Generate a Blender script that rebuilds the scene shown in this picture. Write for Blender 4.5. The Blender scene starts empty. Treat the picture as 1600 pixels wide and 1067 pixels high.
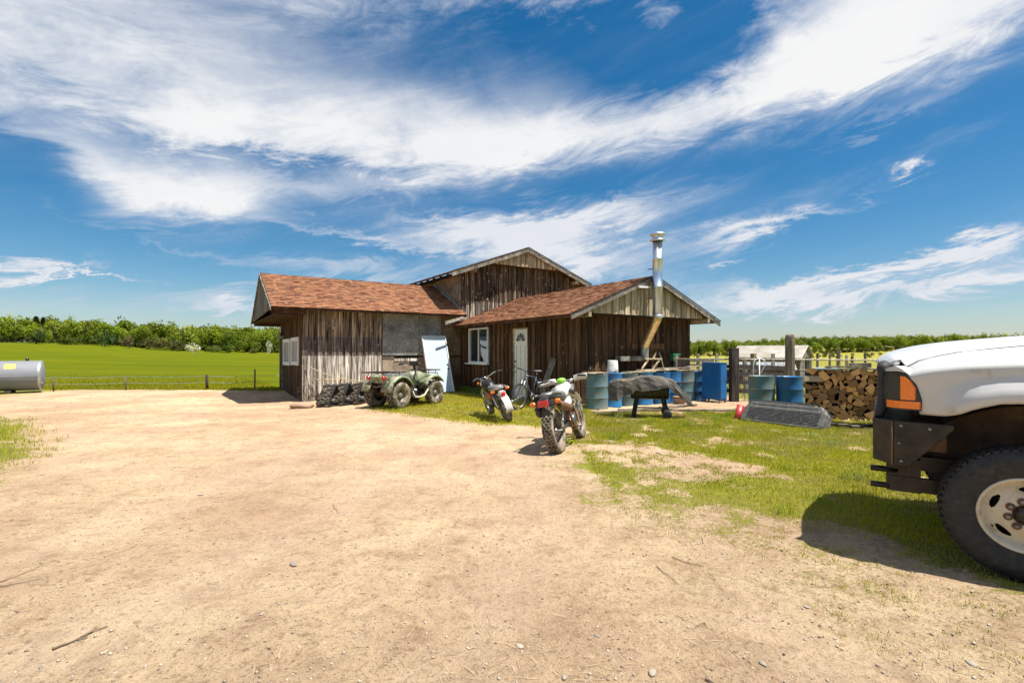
import bpy, math, random
import numpy as np
from mathutils import Vector, Matrix, noise as mnoise
random.seed(7); rng = np.random.default_rng(7)
R = math.radians
scene = bpy.context.scene
col = scene.collection

# ------------------------------------------------------------------ camera
FPX, HORIZON, EYE = 770.0, 550.0, 1.45          # focal length and horizon in pixels of the 1600 px photograph, eye height
cam_d = bpy.data.cameras.new('camera'); cam = bpy.data.objects.new('camera', cam_d); col.objects.link(cam)
cam.location = (0, 0, EYE); cam.rotation_euler = (R(90), 0, 0)
cam_d.sensor_width = 36; cam_d.lens = 36 * FPX / 1600
cam_d.shift_y = (HORIZON - 533.5) / 1600
cam_d.clip_start = 0.05; cam_d.clip_end = 6000
scene.camera = cam

# ------------------------------------------------------------------ sky, clouds and sun
SUN_DIR = Vector((0.955, -0.30, 2.50)).normalized()     # from the ground to the sun
SUN_EL = math.asin(SUN_DIR.z); SUN_AZ = math.atan2(SUN_DIR.x, SUN_DIR.y)
sun_d = bpy.data.lights.new('sun', 'SUN'); sun = bpy.data.objects.new('sun', sun_d); col.objects.link(sun)
sun_d.energy = 5.0; sun_d.angle = R(0.53); sun_d.color = (1.0, 0.95, 0.86)
sun.rotation_euler = (-SUN_DIR).to_track_quat('-Z', 'Y').to_euler(); sun.location = (20, -10, 40)

world = bpy.data.worlds.new("World"); scene.world = world; world.use_nodes = True
WN = world.node_tree.nodes; WL = world.node_tree.links; WN.clear()
def wmath(op, a, b=None, c=None, clamp=False):
    n = WN.new('ShaderNodeMath'); n.operation = op; n.use_clamp = clamp
    for i, v in enumerate((a, b, c)):
        if v is None: continue
        if isinstance(v, (int, float)): n.inputs[i].default_value = v
        else: WL.new(v, n.inputs[i])
    return n.outputs[0]
def wstep(x, lo, hi):
    n = WN.new('ShaderNodeMapRange'); n.interpolation_type = 'SMOOTHSTEP'
    WL.new(x, n.inputs[0]); n.inputs[1].default_value = lo; n.inputs[2].default_value = hi
    return n.outputs[0]
tc = WN.new('ShaderNodeTexCoord'); sep = WN.new('ShaderNodeSeparateXYZ'); WL.new(tc.outputs['Generated'], sep.inputs[0])
dx, dy, dz = sep.outputs
el = wmath('ARCSINE', dz); az = wmath('ARCTAN2', dx, dy)
sky = WN.new('ShaderNodeTexSky'); sky.sky_type = 'NISHITA'; sky.sun_disc = False
sky.sun_elevation = SUN_EL; sky.sun_rotation = SUN_AZ; sky.altitude = 250; sky.air_density = 1.0; sky.dust_density = 0.6; sky.ozone_density = 2.5
hs = WN.new('ShaderNodeHueSaturation'); hs.inputs['Hue'].default_value = 0.493; hs.inputs['Saturation'].default_value = 1.42; hs.inputs['Value'].default_value = 1.18
WL.new(sky.outputs[0], hs.inputs['Color'])
# a flat cloud layer seen in perspective, wind drawn
zc = wmath('ADD', wmath('MAXIMUM', dz, 0.0), 0.09)
cx = wmath('DIVIDE', dx, zc); cy = wmath('DIVIDE', dy, zc)
def wnoise(sx, sy, scale, detail, rough, dist, off):
    cmb = WN.new('ShaderNodeCombineXYZ'); WL.new(wmath('MULTIPLY', cx, sx), cmb.inputs[0]); WL.new(wmath('MULTIPLY', cy, sy), cmb.inputs[1]); cmb.inputs[2].default_value = off
    n = WN.new('ShaderNodeTexNoise'); n.inputs['Scale'].default_value = scale; n.inputs['Detail'].default_value = detail
    n.inputs['Roughness'].default_value = rough; n.inputs['Distortion'].default_value = dist
    WL.new(cmb.outputs[0], n.inputs['Vector']); return n.outputs[0]
def wnoise_dir(sa, se, scale, detail, rough, dist, off, shear=0.0):
    cmb = WN.new('ShaderNodeCombineXYZ')
    e2 = wmath('ADD', el, wmath('MULTIPLY', az, shear))
    WL.new(wmath('MULTIPLY', az, sa), cmb.inputs[0]); WL.new(wmath('MULTIPLY', e2, se), cmb.inputs[1]); cmb.inputs[2].default_value = off
    n = WN.new('ShaderNodeTexNoise'); n.inputs['Scale'].default_value = scale; n.inputs['Detail'].default_value = detail
    n.inputs['Roughness'].default_value = rough; n.inputs['Distortion'].default_value = dist
    WL.new(cmb.outputs[0], n.inputs['Vector']); return n.outputs[0]
n_big = wnoise(1, 1, 1.3, 10, 0.62, 0.5, 3.1)
n_fine = wnoise_dir(1.0, 3.2, 7.0, 12, 0.68, 0.6, 8.0, -0.15)
n_wisp = wnoise_dir(0.8, 6.5, 3.2, 12, 0.66, 0.9, 1.7, -0.22)
n_puff = wnoise_dir(1.0, 1.6, 11.0, 12, 0.7, 0.25, 5.0)
def ae(px, py):
    a = math.atan((px - 800) / FPX); return a, math.atan((HORIZON - py) / FPX * math.cos(a))
wob = wmath('MULTIPLY', wmath('SUBTRACT', n_puff, 0.5), 0.16)
wob2 = wmath('MULTIPLY', wmath('SUBTRACT', n_fine, 0.5), 0.16)
azw = wmath('ADD', az, wob); elw = wmath('ADD', el, wob2)
def blob(px, py, wx, wy, slope, amp):
    a0, e0 = ae(px, py); a1, e1 = ae(px + wx, py); sa = max(abs(a1 - a0), .01)
    _, e2 = ae(px, py - wy); se = abs(e2 - e0)
    da = wmath('SUBTRACT', azw, a0); de = wmath('SUBTRACT', wmath('SUBTRACT', elw, e0), wmath('MULTIPLY', da, slope))
    q = wmath('ADD', wmath('POWER', wmath('ABSOLUTE', wmath('DIVIDE', da, sa)), 2.0), wmath('POWER', wmath('ABSOLUTE', wmath('DIVIDE', de, se)), 2.0))
    return wmath('MULTIPLY', wmath('EXPONENT', wmath('MULTIPLY', q, -0.7)), amp)
# lower edge of the great bank of cloud as a curve of elevation over azimuth
edge = [(-60, 228), (60, 262), (140, 330), (230, 368), (320, 374), (430, 352), (560, 336), (700, 318), (820, 296), (930, 262), (1060, 244), (1200, 216), (1330, 190), (1430, 172), (1510, 146), (1640, 104)]
fc = WN.new('ShaderNodeFloatCurve'); cur = fc.mapping.curves[0]
pts = [(0.0, 0.36)] + [((ae(*p)[0] + 1.2) / 2.4, ae(*p)[1] / 1.0) for p in edge] + [(1.0, 0.40)]
while len(cur.points) < len(pts): cur.points.new(0.5, 0.5)
for cp, (x_, y_) in zip(cur.points, pts): cp.location = (x_, y_)
fc.mapping.update()
WL.new(wmath('MULTIPLY', wmath('ADD', az, 1.2), 1 / 2.4, clamp=True), fc.inputs['Value'])
d_edge = wmath('SUBTRACT', wmath('ADD', el, wmath('MULTIPLY', wmath('SUBTRACT', n_fine, 0.5), 0.10)), fc.outputs[0])
bank = wstep(d_edge, -0.03, 0.085)
holes = None
for b in [(1040, 85, 130, 65, 0.0, 1.0), (1110, 30, 60, 70, 0, .5), (640, 55, 170, 60, 0.05, .42), (870, 50, 150, 50, -0.1, .55), (330, 60, 230, 120, 0.0, .30), (450, 265, 130, 16, 0.03, .55), (760, 140, 200, 40, -0.05, .32), (190, 215, 160, 30, -.2, .25), (20, 235, 90, 22, -.35, .5), (1590, 90, 60, 40, .2, .35), (420, 150, 200, 60, 0, .12)]:
    h = blob(*b); holes = h if holes is None else wmath('ADD', holes, h)
body = wmath('ADD', 0.62, wmath('MULTIPLY', wmath('SUBTRACT', n_big, 0.5), 0.7))
body = wmath('ADD', body, wmath('MULTIPLY', wmath('SUBTRACT', n_fine, 0.5), 1.05))
body = wmath('ADD', body, wmath('MULTIPLY', wmath('SUBTRACT', n_puff, 0.5), 0.35))
core = None
for b in [(780, 240, 240, 55, 0.06, .42), (560, 160, 330, 60, -.05, .08), (1150, 160, 330, 70, 0.24, .40), (1400, 60, 260, 90, 0.2, .40), (330, 335, 180, 32, -0.12, .36), (340, 250, 70, 90, 0, .26), (250, 130, 240, 140, 0, .30), (600, 170, 240, 80, 0, .14), (430, 90, 300, 90, 0, .14)]:
    h = blob(*b); core = h if core is None else wmath('ADD', core, h)
dens = wmath('MULTIPLY', wmath('SUBTRACT', wmath('ADD', body, core), holes), bank)
low = None
for b in [(850, 350, 150, 24, 0.05, .95), (790, 385, 150, 26, -0.12, .7), (880, 415, 100, 20, 0.0, .5), (1000, 300, 110, 30, 0.35, .22), (1170, 360, 75, 17, 0.30, .62), (1270, 330, 120, 6, 0.22, .3), (1070, 380, 120, 26, 0.15, .4), (1080, 310, 120, 20, .1, .2),
          (1420, 268, 22, 8, 0.0, .8), (1330, 430, 230, 13, 0.17, .75), (1530, 395, 140, 16, 0.10, .7), (1400, 455, 300, 12, 0.08, .65), (1570, 425, 100, 16, .1, .5), (1100, 450, 120, 18, -.1, .4), (1135, 412, 18, 6, 0, .6), (1250, 480, 300, 16, .03, .3), (1290, 290, 120, 16, .08, .12), (1500, 215, 120, 22, .2, .22), (1370, 195, 120, 12, .2, .3),
          (60, 410, 75, 9, 0.16, .8), (100, 426, 120, 3.5, 0.07, .85), (25, 432, 60, 8, .1, .6), (330, 470, 80, 10, -0.05, .25), (540, 420, 160, 16, -.02, .55), (385, 450, 50, 8, .2, .5), (380, 478, 60, 8, .1, .5), (560, 370, 140, 8, -.12, .35), (100, 470, 260, 22, 0, .22), (200, 365, 160, 5, -.2, .25), (60, 355, 90, 5, .1, .15)]:
    h = blob(*b); low = h if low is None else wmath('ADD', low, h)
wispm = wmath('ADD', 0.25, wmath('MULTIPLY', n_wisp, 1.5))
low = wmath('MULTIPLY', low, wispm)
low = wmath('MULTIPLY', wmath('SUBTRACT', low, 0.10), 1.25)
low = wmath('MAXIMUM', low, 0.0)
veil = wmath('ADD', wmath('MULTIPLY', wstep(n_wisp, 0.42, 0.85), 0.16), wmath('MULTIPLY', wstep(el, 0.15, -0.02), 0.34))
dens = wmath('MAXIMUM', wmath('MAXIMUM', dens, 0.0), 0.0)
dens = wmath('ADD', wmath('ADD', dens, low), veil)
dens = wmath('MULTIPLY', wmath('ADD', wstep(dens, 0.0, 1.12), wmath('MULTIPLY', dens, 0.6, clamp=True)), 0.625, clamp=True)
hor = wstep(el, 0.0, 0.10)
cloudc = WN.new('ShaderNodeMix'); cloudc.data_type = 'RGBA'
cloudc.inputs[6].default_value = (5.6, 6.4, 8.0, 1); cloudc.inputs[7].default_value = (10.0, 10.05, 10.1, 1)
WL.new(wmath('MULTIPLY', dens, wmath('ADD', 0.35, wmath('ADD', wmath('MULTIPLY', n_big, 0.6), wmath('MULTIPLY', core, .6))), clamp=True), cloudc.inputs[0])
mix = WN.new('ShaderNodeMix'); mix.data_type = 'RGBA'
WL.new(dens, mix.inputs[0]); WL.new(hs.outputs[0], mix.inputs[6]); WL.new(cloudc.outputs[2], mix.inputs[7])
bg = WN.new('ShaderNodeBackground'); bg.inputs['Strength'].default_value = 0.05
WL.new(mix.outputs[2], bg.inputs['Color'])
wo = WN.new('ShaderNodeOutputWorld'); WL.new(bg.outputs[0], wo.inputs[0])

vs = scene.view_settings
scene.display_settings.display_device = 'sRGB'
vs.view_transform = 'Standard'; vs.look = 'None'; vs.exposure = 0.88; vs.gamma = 1.0; vs.use_curve_mapping = False
scene.cycles.max_bounces = 6; scene.cycles.transparent_max_bounces = 6

# ------------------------------------------------------------------ helpers
def tag(o, label=None, cat=None, group=None, kind=None):
    if label: o['label'] = label
    if cat: o['category'] = cat
    if group: o['group'] = group
    if kind: o['kind'] = kind
    return o
def thing(name, label, cat, loc=(0, 0, 0), rz=0.0, group=None):
    o = bpy.data.objects.new(name, None); col.objects.link(o); o.empty_display_size = .2
    o.location = loc; o.rotation_euler = (0, 0, rz); return tag(o, label, cat, group)
def gp(px, py, z=0.0):
    """point of the level z seen at pixel px, py of the 1600 px photograph"""
    Y = (EYE - z) * FPX / (py - HORIZON); return Vector(((px - 800) / FPX * Y, Y, z))
def at(px, py, Y):
    return Vector(((px - 800) / FPX * Y, Y, EYE - (py - HORIZON) / FPX * Y))
def Rx(a): return Matrix.Rotation(a, 4, 'X')
def Ry(a): return Matrix.Rotation(a, 4, 'Y')
def Rz(a): return Matrix.Rotation(a, 4, 'Z')
def T(x, y=0, z=0): return Matrix.Translation(Vector((x, y, z)))
def frame_to(p, q):
    d = Vector(q) - Vector(p); return T(*p) @ d.to_track_quat('Z', 'Y').to_matrix().to_4x4(), d.length

class MB:
    def __init__(s): s.V = []; s.Fc = []; s.S = []; s.C = []; s.c = None
    def add(s, vs_, fs, M=None, smooth=False):
        o = len(s.V)
        s.V += [tuple(M @ Vector(v)) for v in vs_] if M is not None else [tuple(v) for v in vs_]
        s.Fc += [tuple(i + o for i in f) for f in fs]; s.S += [smooth] * len(fs); s.C += [s.c] * len(fs); return s
    def box(s, x, y, z, sx, sy, sz, M=None, taper=1.0):
        a, b, c = sx / 2, sy / 2, sz / 2; t = taper
        v = [(x - a, y - b, z - c), (x + a, y - b, z - c), (x + a, y + b, z - c), (x - a, y + b, z - c), (x - a * t, y - b * t, z + c), (x + a * t, y - b * t, z + c), (x + a * t, y + b * t, z + c), (x - a * t, y + b * t, z + c)]
        return s.add(v, [(0, 3, 2, 1), (4, 5, 6, 7), (0, 1, 5, 4), (1, 2, 6, 5), (2, 3, 7, 6), (3, 0, 4, 7)], M)
    def bar(s, p, q, w, h, roll=0.0):
        Mx, L = frame_to(p, q); return s.box(0, 0, L / 2, w, h, L, Mx @ Rz(roll))
    def tube(s, pts, r, n=8, cap=True, smooth=True, closed=False):
        pts = [Vector(p) for p in pts]; k = len(pts); rr = r if isinstance(r, (list, tuple)) else [r] * k
        vs_, fs = [], []; up = None
        for i, p in enumerate(pts):
            if closed: t = (pts[(i + 1) % k] - pts[i - 1]).normalized()
            else: t = (pts[min(i + 1, k - 1)] - pts[max(i - 1, 0)]).normalized()
            if up is None: up = Vector((0, 0, 1)) if abs(t.z) < .9 else Vector((1, 0, 0))
            a = t.cross(up); 
            if a.length < 1e-4: a = t.cross(Vector((0.3, 1, 0.1)))
            a.normalize(); b = a.cross(t); up = b
            for j in range(n):
                th = 2 * math.pi * j / n; vs_.append(p + (a * math.cos(th) + b * math.sin(th)) * rr[i])
        m = k if closed else k - 1
        for i in range(m):
            i2 = (i + 1) % k
            for j in range(n): fs.append((i * n + j, i * n + (j + 1) % n, i2 * n + (j + 1) % n, i2 * n + j))
        if cap and not closed: fs += [tuple(range(n))[::-1], tuple(range((k - 1) * n, k * n))]
        return s.add(vs_, fs, None, smooth)
    def lathe(s, prof, seg=24, M=None, smooth=True, capends=False, a0=0, a1=2 * math.pi):
        """profile of (radius, height) round local z"""
        full = abs(a1 - a0 - 2 * math.pi) < 1e-6; m = seg if full else seg + 1
        vs_ = [(r * math.cos(a0 + (a1 - a0) * j / seg), r * math.sin(a0 + (a1 - a0) * j / seg), h) for r, h in prof for j in range(m)]
        fs = []
        for i in range(len(prof) - 1):
            for j in range(seg if full else m - 1): fs.append((i * m + j, i * m + (j + 1) % m, (i + 1) * m + (j + 1) % m, (i + 1) * m + j))
        if capends: fs += [tuple(range(m))[::-1], tuple(range((len(prof) - 1) * m, len(prof) * m))]
        return s.add(vs_, fs, M, smooth)
    def prism(s, poly, d0, d1, M=None, smooth=False):
        """polygon in x,z extruded along y from d0 to d1"""
        n = len(poly); v = [(x, d0, z) for x, z in poly] + [(x, d1, z) for x, z in poly]
        return s.add(v, [tuple(range(n)), tuple(range(n, 2 * n))[::-1]] + [(i, i + n, (i + 1) % n + n, (i + 1) % n) for i in range(n)], M, smooth)
    def loft(s, secs, closed=True, cap=True, M=None, smooth=True):
        n = len(secs[0]); v = [p for q in secs for p in q]; fs = []
        for i in range(len(secs) - 1):
            for j in range(n if closed else n - 1): fs.append((i * n + j, i * n + (j + 1) % n, (i + 1) * n + (j + 1) % n, (i + 1) * n + j))
        if cap and closed: fs += [tuple(range(n))[::-1], tuple(range((len(secs) - 1) * n, len(secs) * n))]
        return s.add(v, fs, M, smooth)
    def ball(s, x, y, z, rx, ry=None, rz=None, seg=12, rings=8, M=None):
        ry = ry or rx; rz = rz or rx
        prof = [(math.sin(math.pi * i / rings), -math.cos(math.pi * i / rings)) for i in range(rings + 1)]
        Mx = T(x, y, z) @ Matrix.Diagonal((rx, ry, rz, 1)); return s.lathe([(max(a, 1e-3), b) for a, b in prof], seg, (M @ Mx) if M is not None else Mx)
    def build(s, name, m, parent=None, label=None, cat=None, group=None, kind=None, bevel=0, loc=None):
        me = bpy.data.meshes.new(name); me.from_pydata(s.V, [], s.Fc); me.polygons.foreach_set('use_smooth', s.S)
        if any(c is not None for c in s.C):
            ca = me.color_attributes.new('Col', 'FLOAT_COLOR', 'CORNER'); arr = []
            for f, c in zip(s.Fc, s.C): arr += [*(c or (.5, .5, .5)), 1.0] * len(f)
            ca.data.foreach_set('color', arr)
        me.materials.append(m); me.validate(); me.update()
        o = bpy.data.objects.new(name, me); col.objects.link(o)
        if parent is not None: o.parent = parent
        if loc is not None: o.location = loc
        if bevel:
            b = o.modifiers.new('bevel', 'BEVEL'); b.width = bevel; b.segments = 2; b.limit_method = 'ANGLE'; b.angle_limit = R(40)
        return tag(o, label, cat, group, kind)
def copy_tree(o, parent=None):
    c = o.copy(); col.objects.link(c); c.parent = parent
    for ch in [x for x in o.children]: copy_tree(ch, c)
    return c
def share(name, src, parent, M):
    """another object with the mesh of src"""
    o = bpy.data.objects.new(name, src.data); col.objects.link(o); o.parent = parent; o.matrix_local = M; return o

# ------------------------------------------------------------------ materials
def newmat(name):
    m = bpy.data.materials.new(name); m.use_nodes = True; nt = m.node_tree; b = nt.nodes['Principled BSDF']; return m, nt, b
def mk(name, c1, c2=None, scale=8, rough=.6, metal=0, bump=.0, stretch=(1, 1, 1), detail=5, obj_var=0.0, dirt=None, dirt_amt=.5, dirt_scale=3.0, coat=0, bscale=None, contrast=(.35, .65), spec=.5, col_attr=None):
    m, nt, b = newmat(name); N = nt.nodes; L = nt.links
    c2 = c2 or tuple(x * .8 for x in c1)
    tcx = N.new('ShaderNodeTexCoord'); mp = N.new('ShaderNodeMapping'); mp.inputs['Scale'].default_value = stretch; L.new(tcx.outputs['Object'], mp.inputs[0])
    oi = N.new('ShaderNodeObjectInfo')
    if obj_var:
        vm = N.new('ShaderNodeVectorMath'); vm.operation = 'SCALE'; vm.inputs[0].default_value = (37, 51, 13); L.new(oi.outputs['Random'], vm.inputs['Scale']); L.new(vm.outputs[0], mp.inputs['Location'])
    n = N.new('ShaderNodeTexNoise'); n.inputs['Scale'].default_value = scale; n.inputs['Detail'].default_value = detail; n.inputs['Roughness'].default_value = .62; L.new(mp.outputs[0], n.inputs['Vector'])
    mr = N.new('ShaderNodeMapRange'); mr.inputs[1].default_value = contrast[0]; mr.inputs[2].default_value = contrast[1]; L.new(n.outputs[0], mr.inputs[0])
    mx = N.new('ShaderNodeMix'); mx.data_type = 'RGBA'; mx.inputs[6].default_value = (*c1, 1); mx.inputs[7].default_value = (*c2, 1); L.new(mr.outputs[0], mx.inputs[0])
    out = mx.outputs[2]
    if col_attr:
        at_ = N.new('ShaderNodeVertexColor'); at_.layer_name = 'Col'; mm = N.new('ShaderNodeMix'); mm.data_type = 'RGBA'; mm.blend_type = 'MULTIPLY'; mm.inputs[0].default_value = 1
        L.new(out, mm.inputs[6]); L.new(at_.outputs[0], mm.inputs[7]); out = mm.outputs[2]
    if obj_var:
        h = N.new('ShaderNodeHueSaturation'); mv = N.new('ShaderNodeMapRange'); mv.inputs[3].default_value = 1 - obj_var; mv.inputs[4].default_value = 1 + obj_var; L.new(oi.outputs['Random'], mv.inputs[0]); L.new(mv.outputs[0], h.inputs['Value']); L.new(out, h.inputs['Color']); out = h.outputs[0]
    rsock = None
    if dirt:
        n2 = N.new('ShaderNodeTexNoise'); n2.inputs['Scale'].default_value = dirt_scale; n2.inputs['Detail'].default_value = 9; n2.inputs['Roughness'].default_value = .7; L.new(tcx.outputs['Object'], n2.inputs['Vector'])
        m2 = N.new('ShaderNodeMapRange'); m2.inputs[1].default_value = .72 - .45 * dirt_amt; m2.inputs[2].default_value = .82 - .3 * dirt_amt; L.new(n2.outputs[0], m2.inputs[0])
        mx2 = N.new('ShaderNodeMix'); mx2.data_type = 'RGBA'; mx2.inputs[7].default_value = (*dirt, 1); L.new(m2.outputs[0], mx2.inputs[0]); L.new(out, mx2.inputs[6]); out = mx2.outputs[2]
        mr3 = N.new('ShaderNodeMapRange'); mr3.inputs[3].default_value = rough; mr3.inputs[4].default_value = .85; L.new(m2.outputs[0], mr3.inputs[0]); rsock = mr3.outputs[0]
    L.new(out, b.inputs['Base Color'])
    b.inputs['Roughness'].default_value = rough; b.inputs['Metallic'].default_value = metal; b.inputs['Specular IOR Level'].default_value = spec
    if rsock: L.new(rsock, b.inputs['Roughness'])
    if coat: b.inputs['Coat Weight'].default_value = coat; b.inputs['Coat Roughness'].default_value = .04
    if bump:
        nb = n
        if bscale: nb = N.new('ShaderNodeTexNoise'); nb.inputs['Scale'].default_value = bscale; nb.inputs['Detail'].default_value = 6; L.new(mp.outputs[0], nb.inputs['Vector'])
        bm = N.new('ShaderNodeBump'); bm.inputs['Strength'].default_value = bump; bm.inputs['Distance'].default_value = .02; L.new(nb.outputs[0], bm.inputs['Height']); L.new(bm.outputs[0], b.inputs['Normal'])
    return m
def wood(name, dark, light, grain=(26, 26, 1.1), var=.35, knots=(.75, .62, .45), knot_amt=.5, bands=None, contrast=(.36, .62)):
    """weathered boards: streaks along the board, knots, each board its own tone"""
    m, nt, b = newmat(name); N = nt.nodes; L = nt.links
    tcx = N.new('ShaderNodeTexCoord'); mp = N.new('ShaderNodeMapping'); mp.inputs['Scale'].default_value = grain; L.new(tcx.outputs['Object'], mp.inputs[0])
    oi = N.new('ShaderNodeObjectInfo'); vm = N.new('ShaderNodeVectorMath'); vm.operation = 'SCALE'; vm.inputs[0].default_value = (91, 47, 33); L.new(oi.outputs['Random'], vm.inputs['Scale']); L.new(vm.outputs[0], mp.inputs['Location'])
    n = N.new('ShaderNodeTexNoise'); n.inputs['Scale'].default_value = 1; n.inputs['Detail'].default_value = 8; n.inputs['Roughness'].default_value = .7; n.inputs['Distortion'].default_value = .5; L.new(mp.outputs[0], n.inputs['Vector'])
    mr = N.new('ShaderNodeMapRange'); mr.inputs[1].default_value = contrast[0]; mr.inputs[2].default_value = contrast[1]; L.new(n.outputs[0], mr.inputs[0])
    mx = N.new('ShaderNodeMix'); mx.data_type = 'RGBA'; mx.inputs[6].default_value = (*dark, 1); mx.inputs[7].default_value = (*light, 1); L.new(mr.outputs[0], mx.inputs[0]); out = mx.outputs[2]
    # broad patches of greying
    mpb = N.new('ShaderNodeMapping'); mpb.inputs['Scale'].default_value = (5, 5, .9); L.new(tcx.outputs['Object'], mpb.inputs[0]); L.new(vm.outputs[0], mpb.inputs['Location'])
    nb2 = N.new('ShaderNodeTexNoise'); nb2.inputs['Scale'].default_value = 1; nb2.inputs['Detail'].default_value = 4; L.new(mpb.outputs[0], nb2.inputs['Vector'])
    mrb = N.new('ShaderNodeMapRange'); mrb.inputs[1].default_value = .35; mrb.inputs[2].default_value = .7; mrb.inputs[3].default_value = .55; mrb.inputs[4].default_value = 1.25; L.new(nb2.outputs[0], mrb.inputs[0])
    h = N.new('ShaderNodeHueSaturation'); mv = N.new('ShaderNodeMapRange'); mv.inputs[3].default_value = 1 - var; mv.inputs[4].default_value = 1 + var; L.new(oi.outputs['Random'], mv.inputs[0])
    mu = N.new('ShaderNodeMath'); mu.operation = 'MULTIPLY'; L.new(mv.outputs[0], mu.inputs[0]); L.new(mrb.outputs[0], mu.inputs[1]); L.new(mu.outputs[0], h.inputs['Value']); L.new(out, h.inputs['Color']); out = h.outputs[0]
    if bands:   # strips multiplied across the boards, brown stain and painted roof shadow: (z0, z1, colour)
        sp = N.new('ShaderNodeSeparateXYZ'); L.new(tcx.outputs['Object'], sp.inputs[0])
        nz = N.new('ShaderNodeTexNoise'); nz.inputs['Scale'].default_value = 2.5; nz.inputs['Detail'].default_value = 5; L.new(tcx.outputs['Object'], nz.inputs['Vector'])
        az_ = N.new('ShaderNodeMath'); az_.operation = 'MULTIPLY_ADD'; az_.inputs[1].default_value = .10; L.new(nz.outputs[0], az_.inputs[0]); L.new(sp.outputs[2], az_.inputs[2])
        for z0, z1, cc, am in bands:
            a = N.new('ShaderNodeMapRange'); a.inputs[1].default_value = z0; a.inputs[2].default_value = z0 + .03; L.new(az_.outputs[0], a.inputs[0])
            c = N.new('ShaderNodeMapRange'); c.inputs[1].default_value = z1; c.inputs[2].default_value = z1 + .03; c.inputs[3].default_value = 1; c.inputs[4].default_value = 0; L.new(az_.outputs[0], c.inputs[0])
            q = N.new('ShaderNodeMath'); q.operation = 'MULTIPLY'; L.new(a.outputs[0], q.inputs[0]); L.new(c.outputs[0], q.inputs[1])
            q2 = N.new('ShaderNodeMath'); q2.operation = 'MULTIPLY'; q2.inputs[1].default_value = am; L.new(q.outputs[0], q2.inputs[0])
            mm = N.new('ShaderNodeMix'); mm.data_type = 'RGBA'; mm.blend_type = 'MULTIPLY'; mm.inputs[7].default_value = (*cc, 1); L.new(q2.outputs[0], mm.inputs[0]); L.new(out, mm.inputs[6]); out = mm.outputs[2]
    if knot_amt:
        mk_ = N.new('ShaderNodeMapping'); mk_.inputs['Scale'].default_value = (7, 7, 3.2); L.new(tcx.outputs['Object'], mk_.inputs[0]); L.new(vm.outputs[0], mk_.inputs['Location'])
        vo = N.new('ShaderNodeTexVoronoi'); vo.inputs['Scale'].default_value = 1.0; L.new(mk_.outputs[0], vo.inputs['Vector'])
        kr = N.new('ShaderNodeMapRange'); kr.inputs[1].default_value = .16; kr.inputs[2].default_value = .10; L.new(vo.outputs['Distance'], kr.inputs[0])
        kq = N.new('ShaderNodeMath'); kq.operation = 'MULTIPLY'; kq.inputs[1].default_value = knot_amt; L.new(kr.outputs[0], kq.inputs[0])
        mm = N.new('ShaderNodeMix'); mm.data_type = 'RGBA'; mm.inputs[7].default_value = (*knots, 1); L.new(kq.outputs[0], mm.inputs[0]); L.new(out, mm.inputs[6]); out = mm.outputs[2]
    L.new(out, b.inputs['Base Color']); b.inputs['Roughness'].default_value = .85; b.inputs['Specular IOR Level'].default_value = .25
    bm = N.new('ShaderNodeBump'); bm.inputs['Strength'].default_value = .55; bm.inputs['Distance'].default_value = .012; L.new(n.outputs[0], bm.inputs['Height']); L.new(bm.outputs[0], b.inputs['Normal'])
    return m
M = {}
M['board_dark'] = wood('weathered brown boards', (.012, .006, .003), (.17, .088, .042), var=.5, knots=(.50, .33, .17), knot_amt=.45)
M['board_grey'] = wood('sun bleached grey boards', (.020, .016, .013), (.78, .70, .60), var=.55, knots=(.70, .62, .50), knot_amt=.6, bands=[(1.36, 1.98, (.26, .20, .20), .85), (1.98, 2.95, (.50, .38, .27), .9)], contrast=(.40, .58))  # bands hold brown stain and the eave shadow, both put into the colour
M['board_tall'] = wood('dark and grey upper boards', (.014, .010, .008), (.46, .39, .31), var=.55, knots=(.66, .56, .44), knot_amt=.7, bands=[(3.42, 6.2, (.42, .33, .25), .85)], contrast=(.42, .6))  # band darkens the upper wall: shadow of the rake put into the colour
M['board_gable'] = wood('pale grey gable boards', (.15, .115, .07), (.60, .50, .34), var=.3, knots=(.12, .08, .05), knot_amt=.55, contrast=(.3, .6))
M['board_end'] = wood('grey end gable boards', (.07, .065, .065), (.30, .28, .26), var=.3, knot_amt=.0)
M['fascia'] = wood('grey fascia wood', (.10, .09, .075), (.33, .30, .25), grain=(4, 4, 9), var=.15, knot_amt=0)
M['beam'] = wood('reddish beam wood', (.03, .013, .007), (.13, .062, .032), grain=(4, 4, 12), var=.3, knot_amt=0)
M['tail'] = mk('pale rafter ends', (.50, .46, .40), (.18, .14, .1), 14, .8)
M['shade_wall'] = mk('gap shade backing', (.012, .008, .006), (.03, .02, .014), 6, .9)  # near black stands in for the shade in gaps and openings
M['post'] = wood('grey post wood', (.06, .045, .033), (.34, .28, .20), grain=(14, 14, 1.2), var=.2, knots=(.05, .035, .02), knot_amt=.5)
M['post_dark'] = wood('dark post wood', (.02, .016, .014), (.12, .095, .08), grain=(14, 14, 1.2), var=.2, knot_amt=0)
M['plank'] = wood('pale sawn planks', (.20, .15, .09), (.55, .46, .31), grain=(9, 2, 9), var=.25, knot_amt=.2, knots=(.1, .06, .03))
M['plank_grey'] = wood('grey planks', (.10, .08, .06), (.42, .36, .28), grain=(2, 9, 9), var=.25, knot_amt=0)
M['steel_dark'] = mk('dark painted steel', (.018, .017, .016), (.045, .038, .03), 9, .38, .5, .05, dirt=(.16, .11, .07), dirt_amt=.35)
M['steel'] = mk('bare steel', (.34, .34, .34), (.18, .17, .16), 14, .35, .9, .05, dirt=(.2, .14, .09), dirt_amt=.35)
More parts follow.
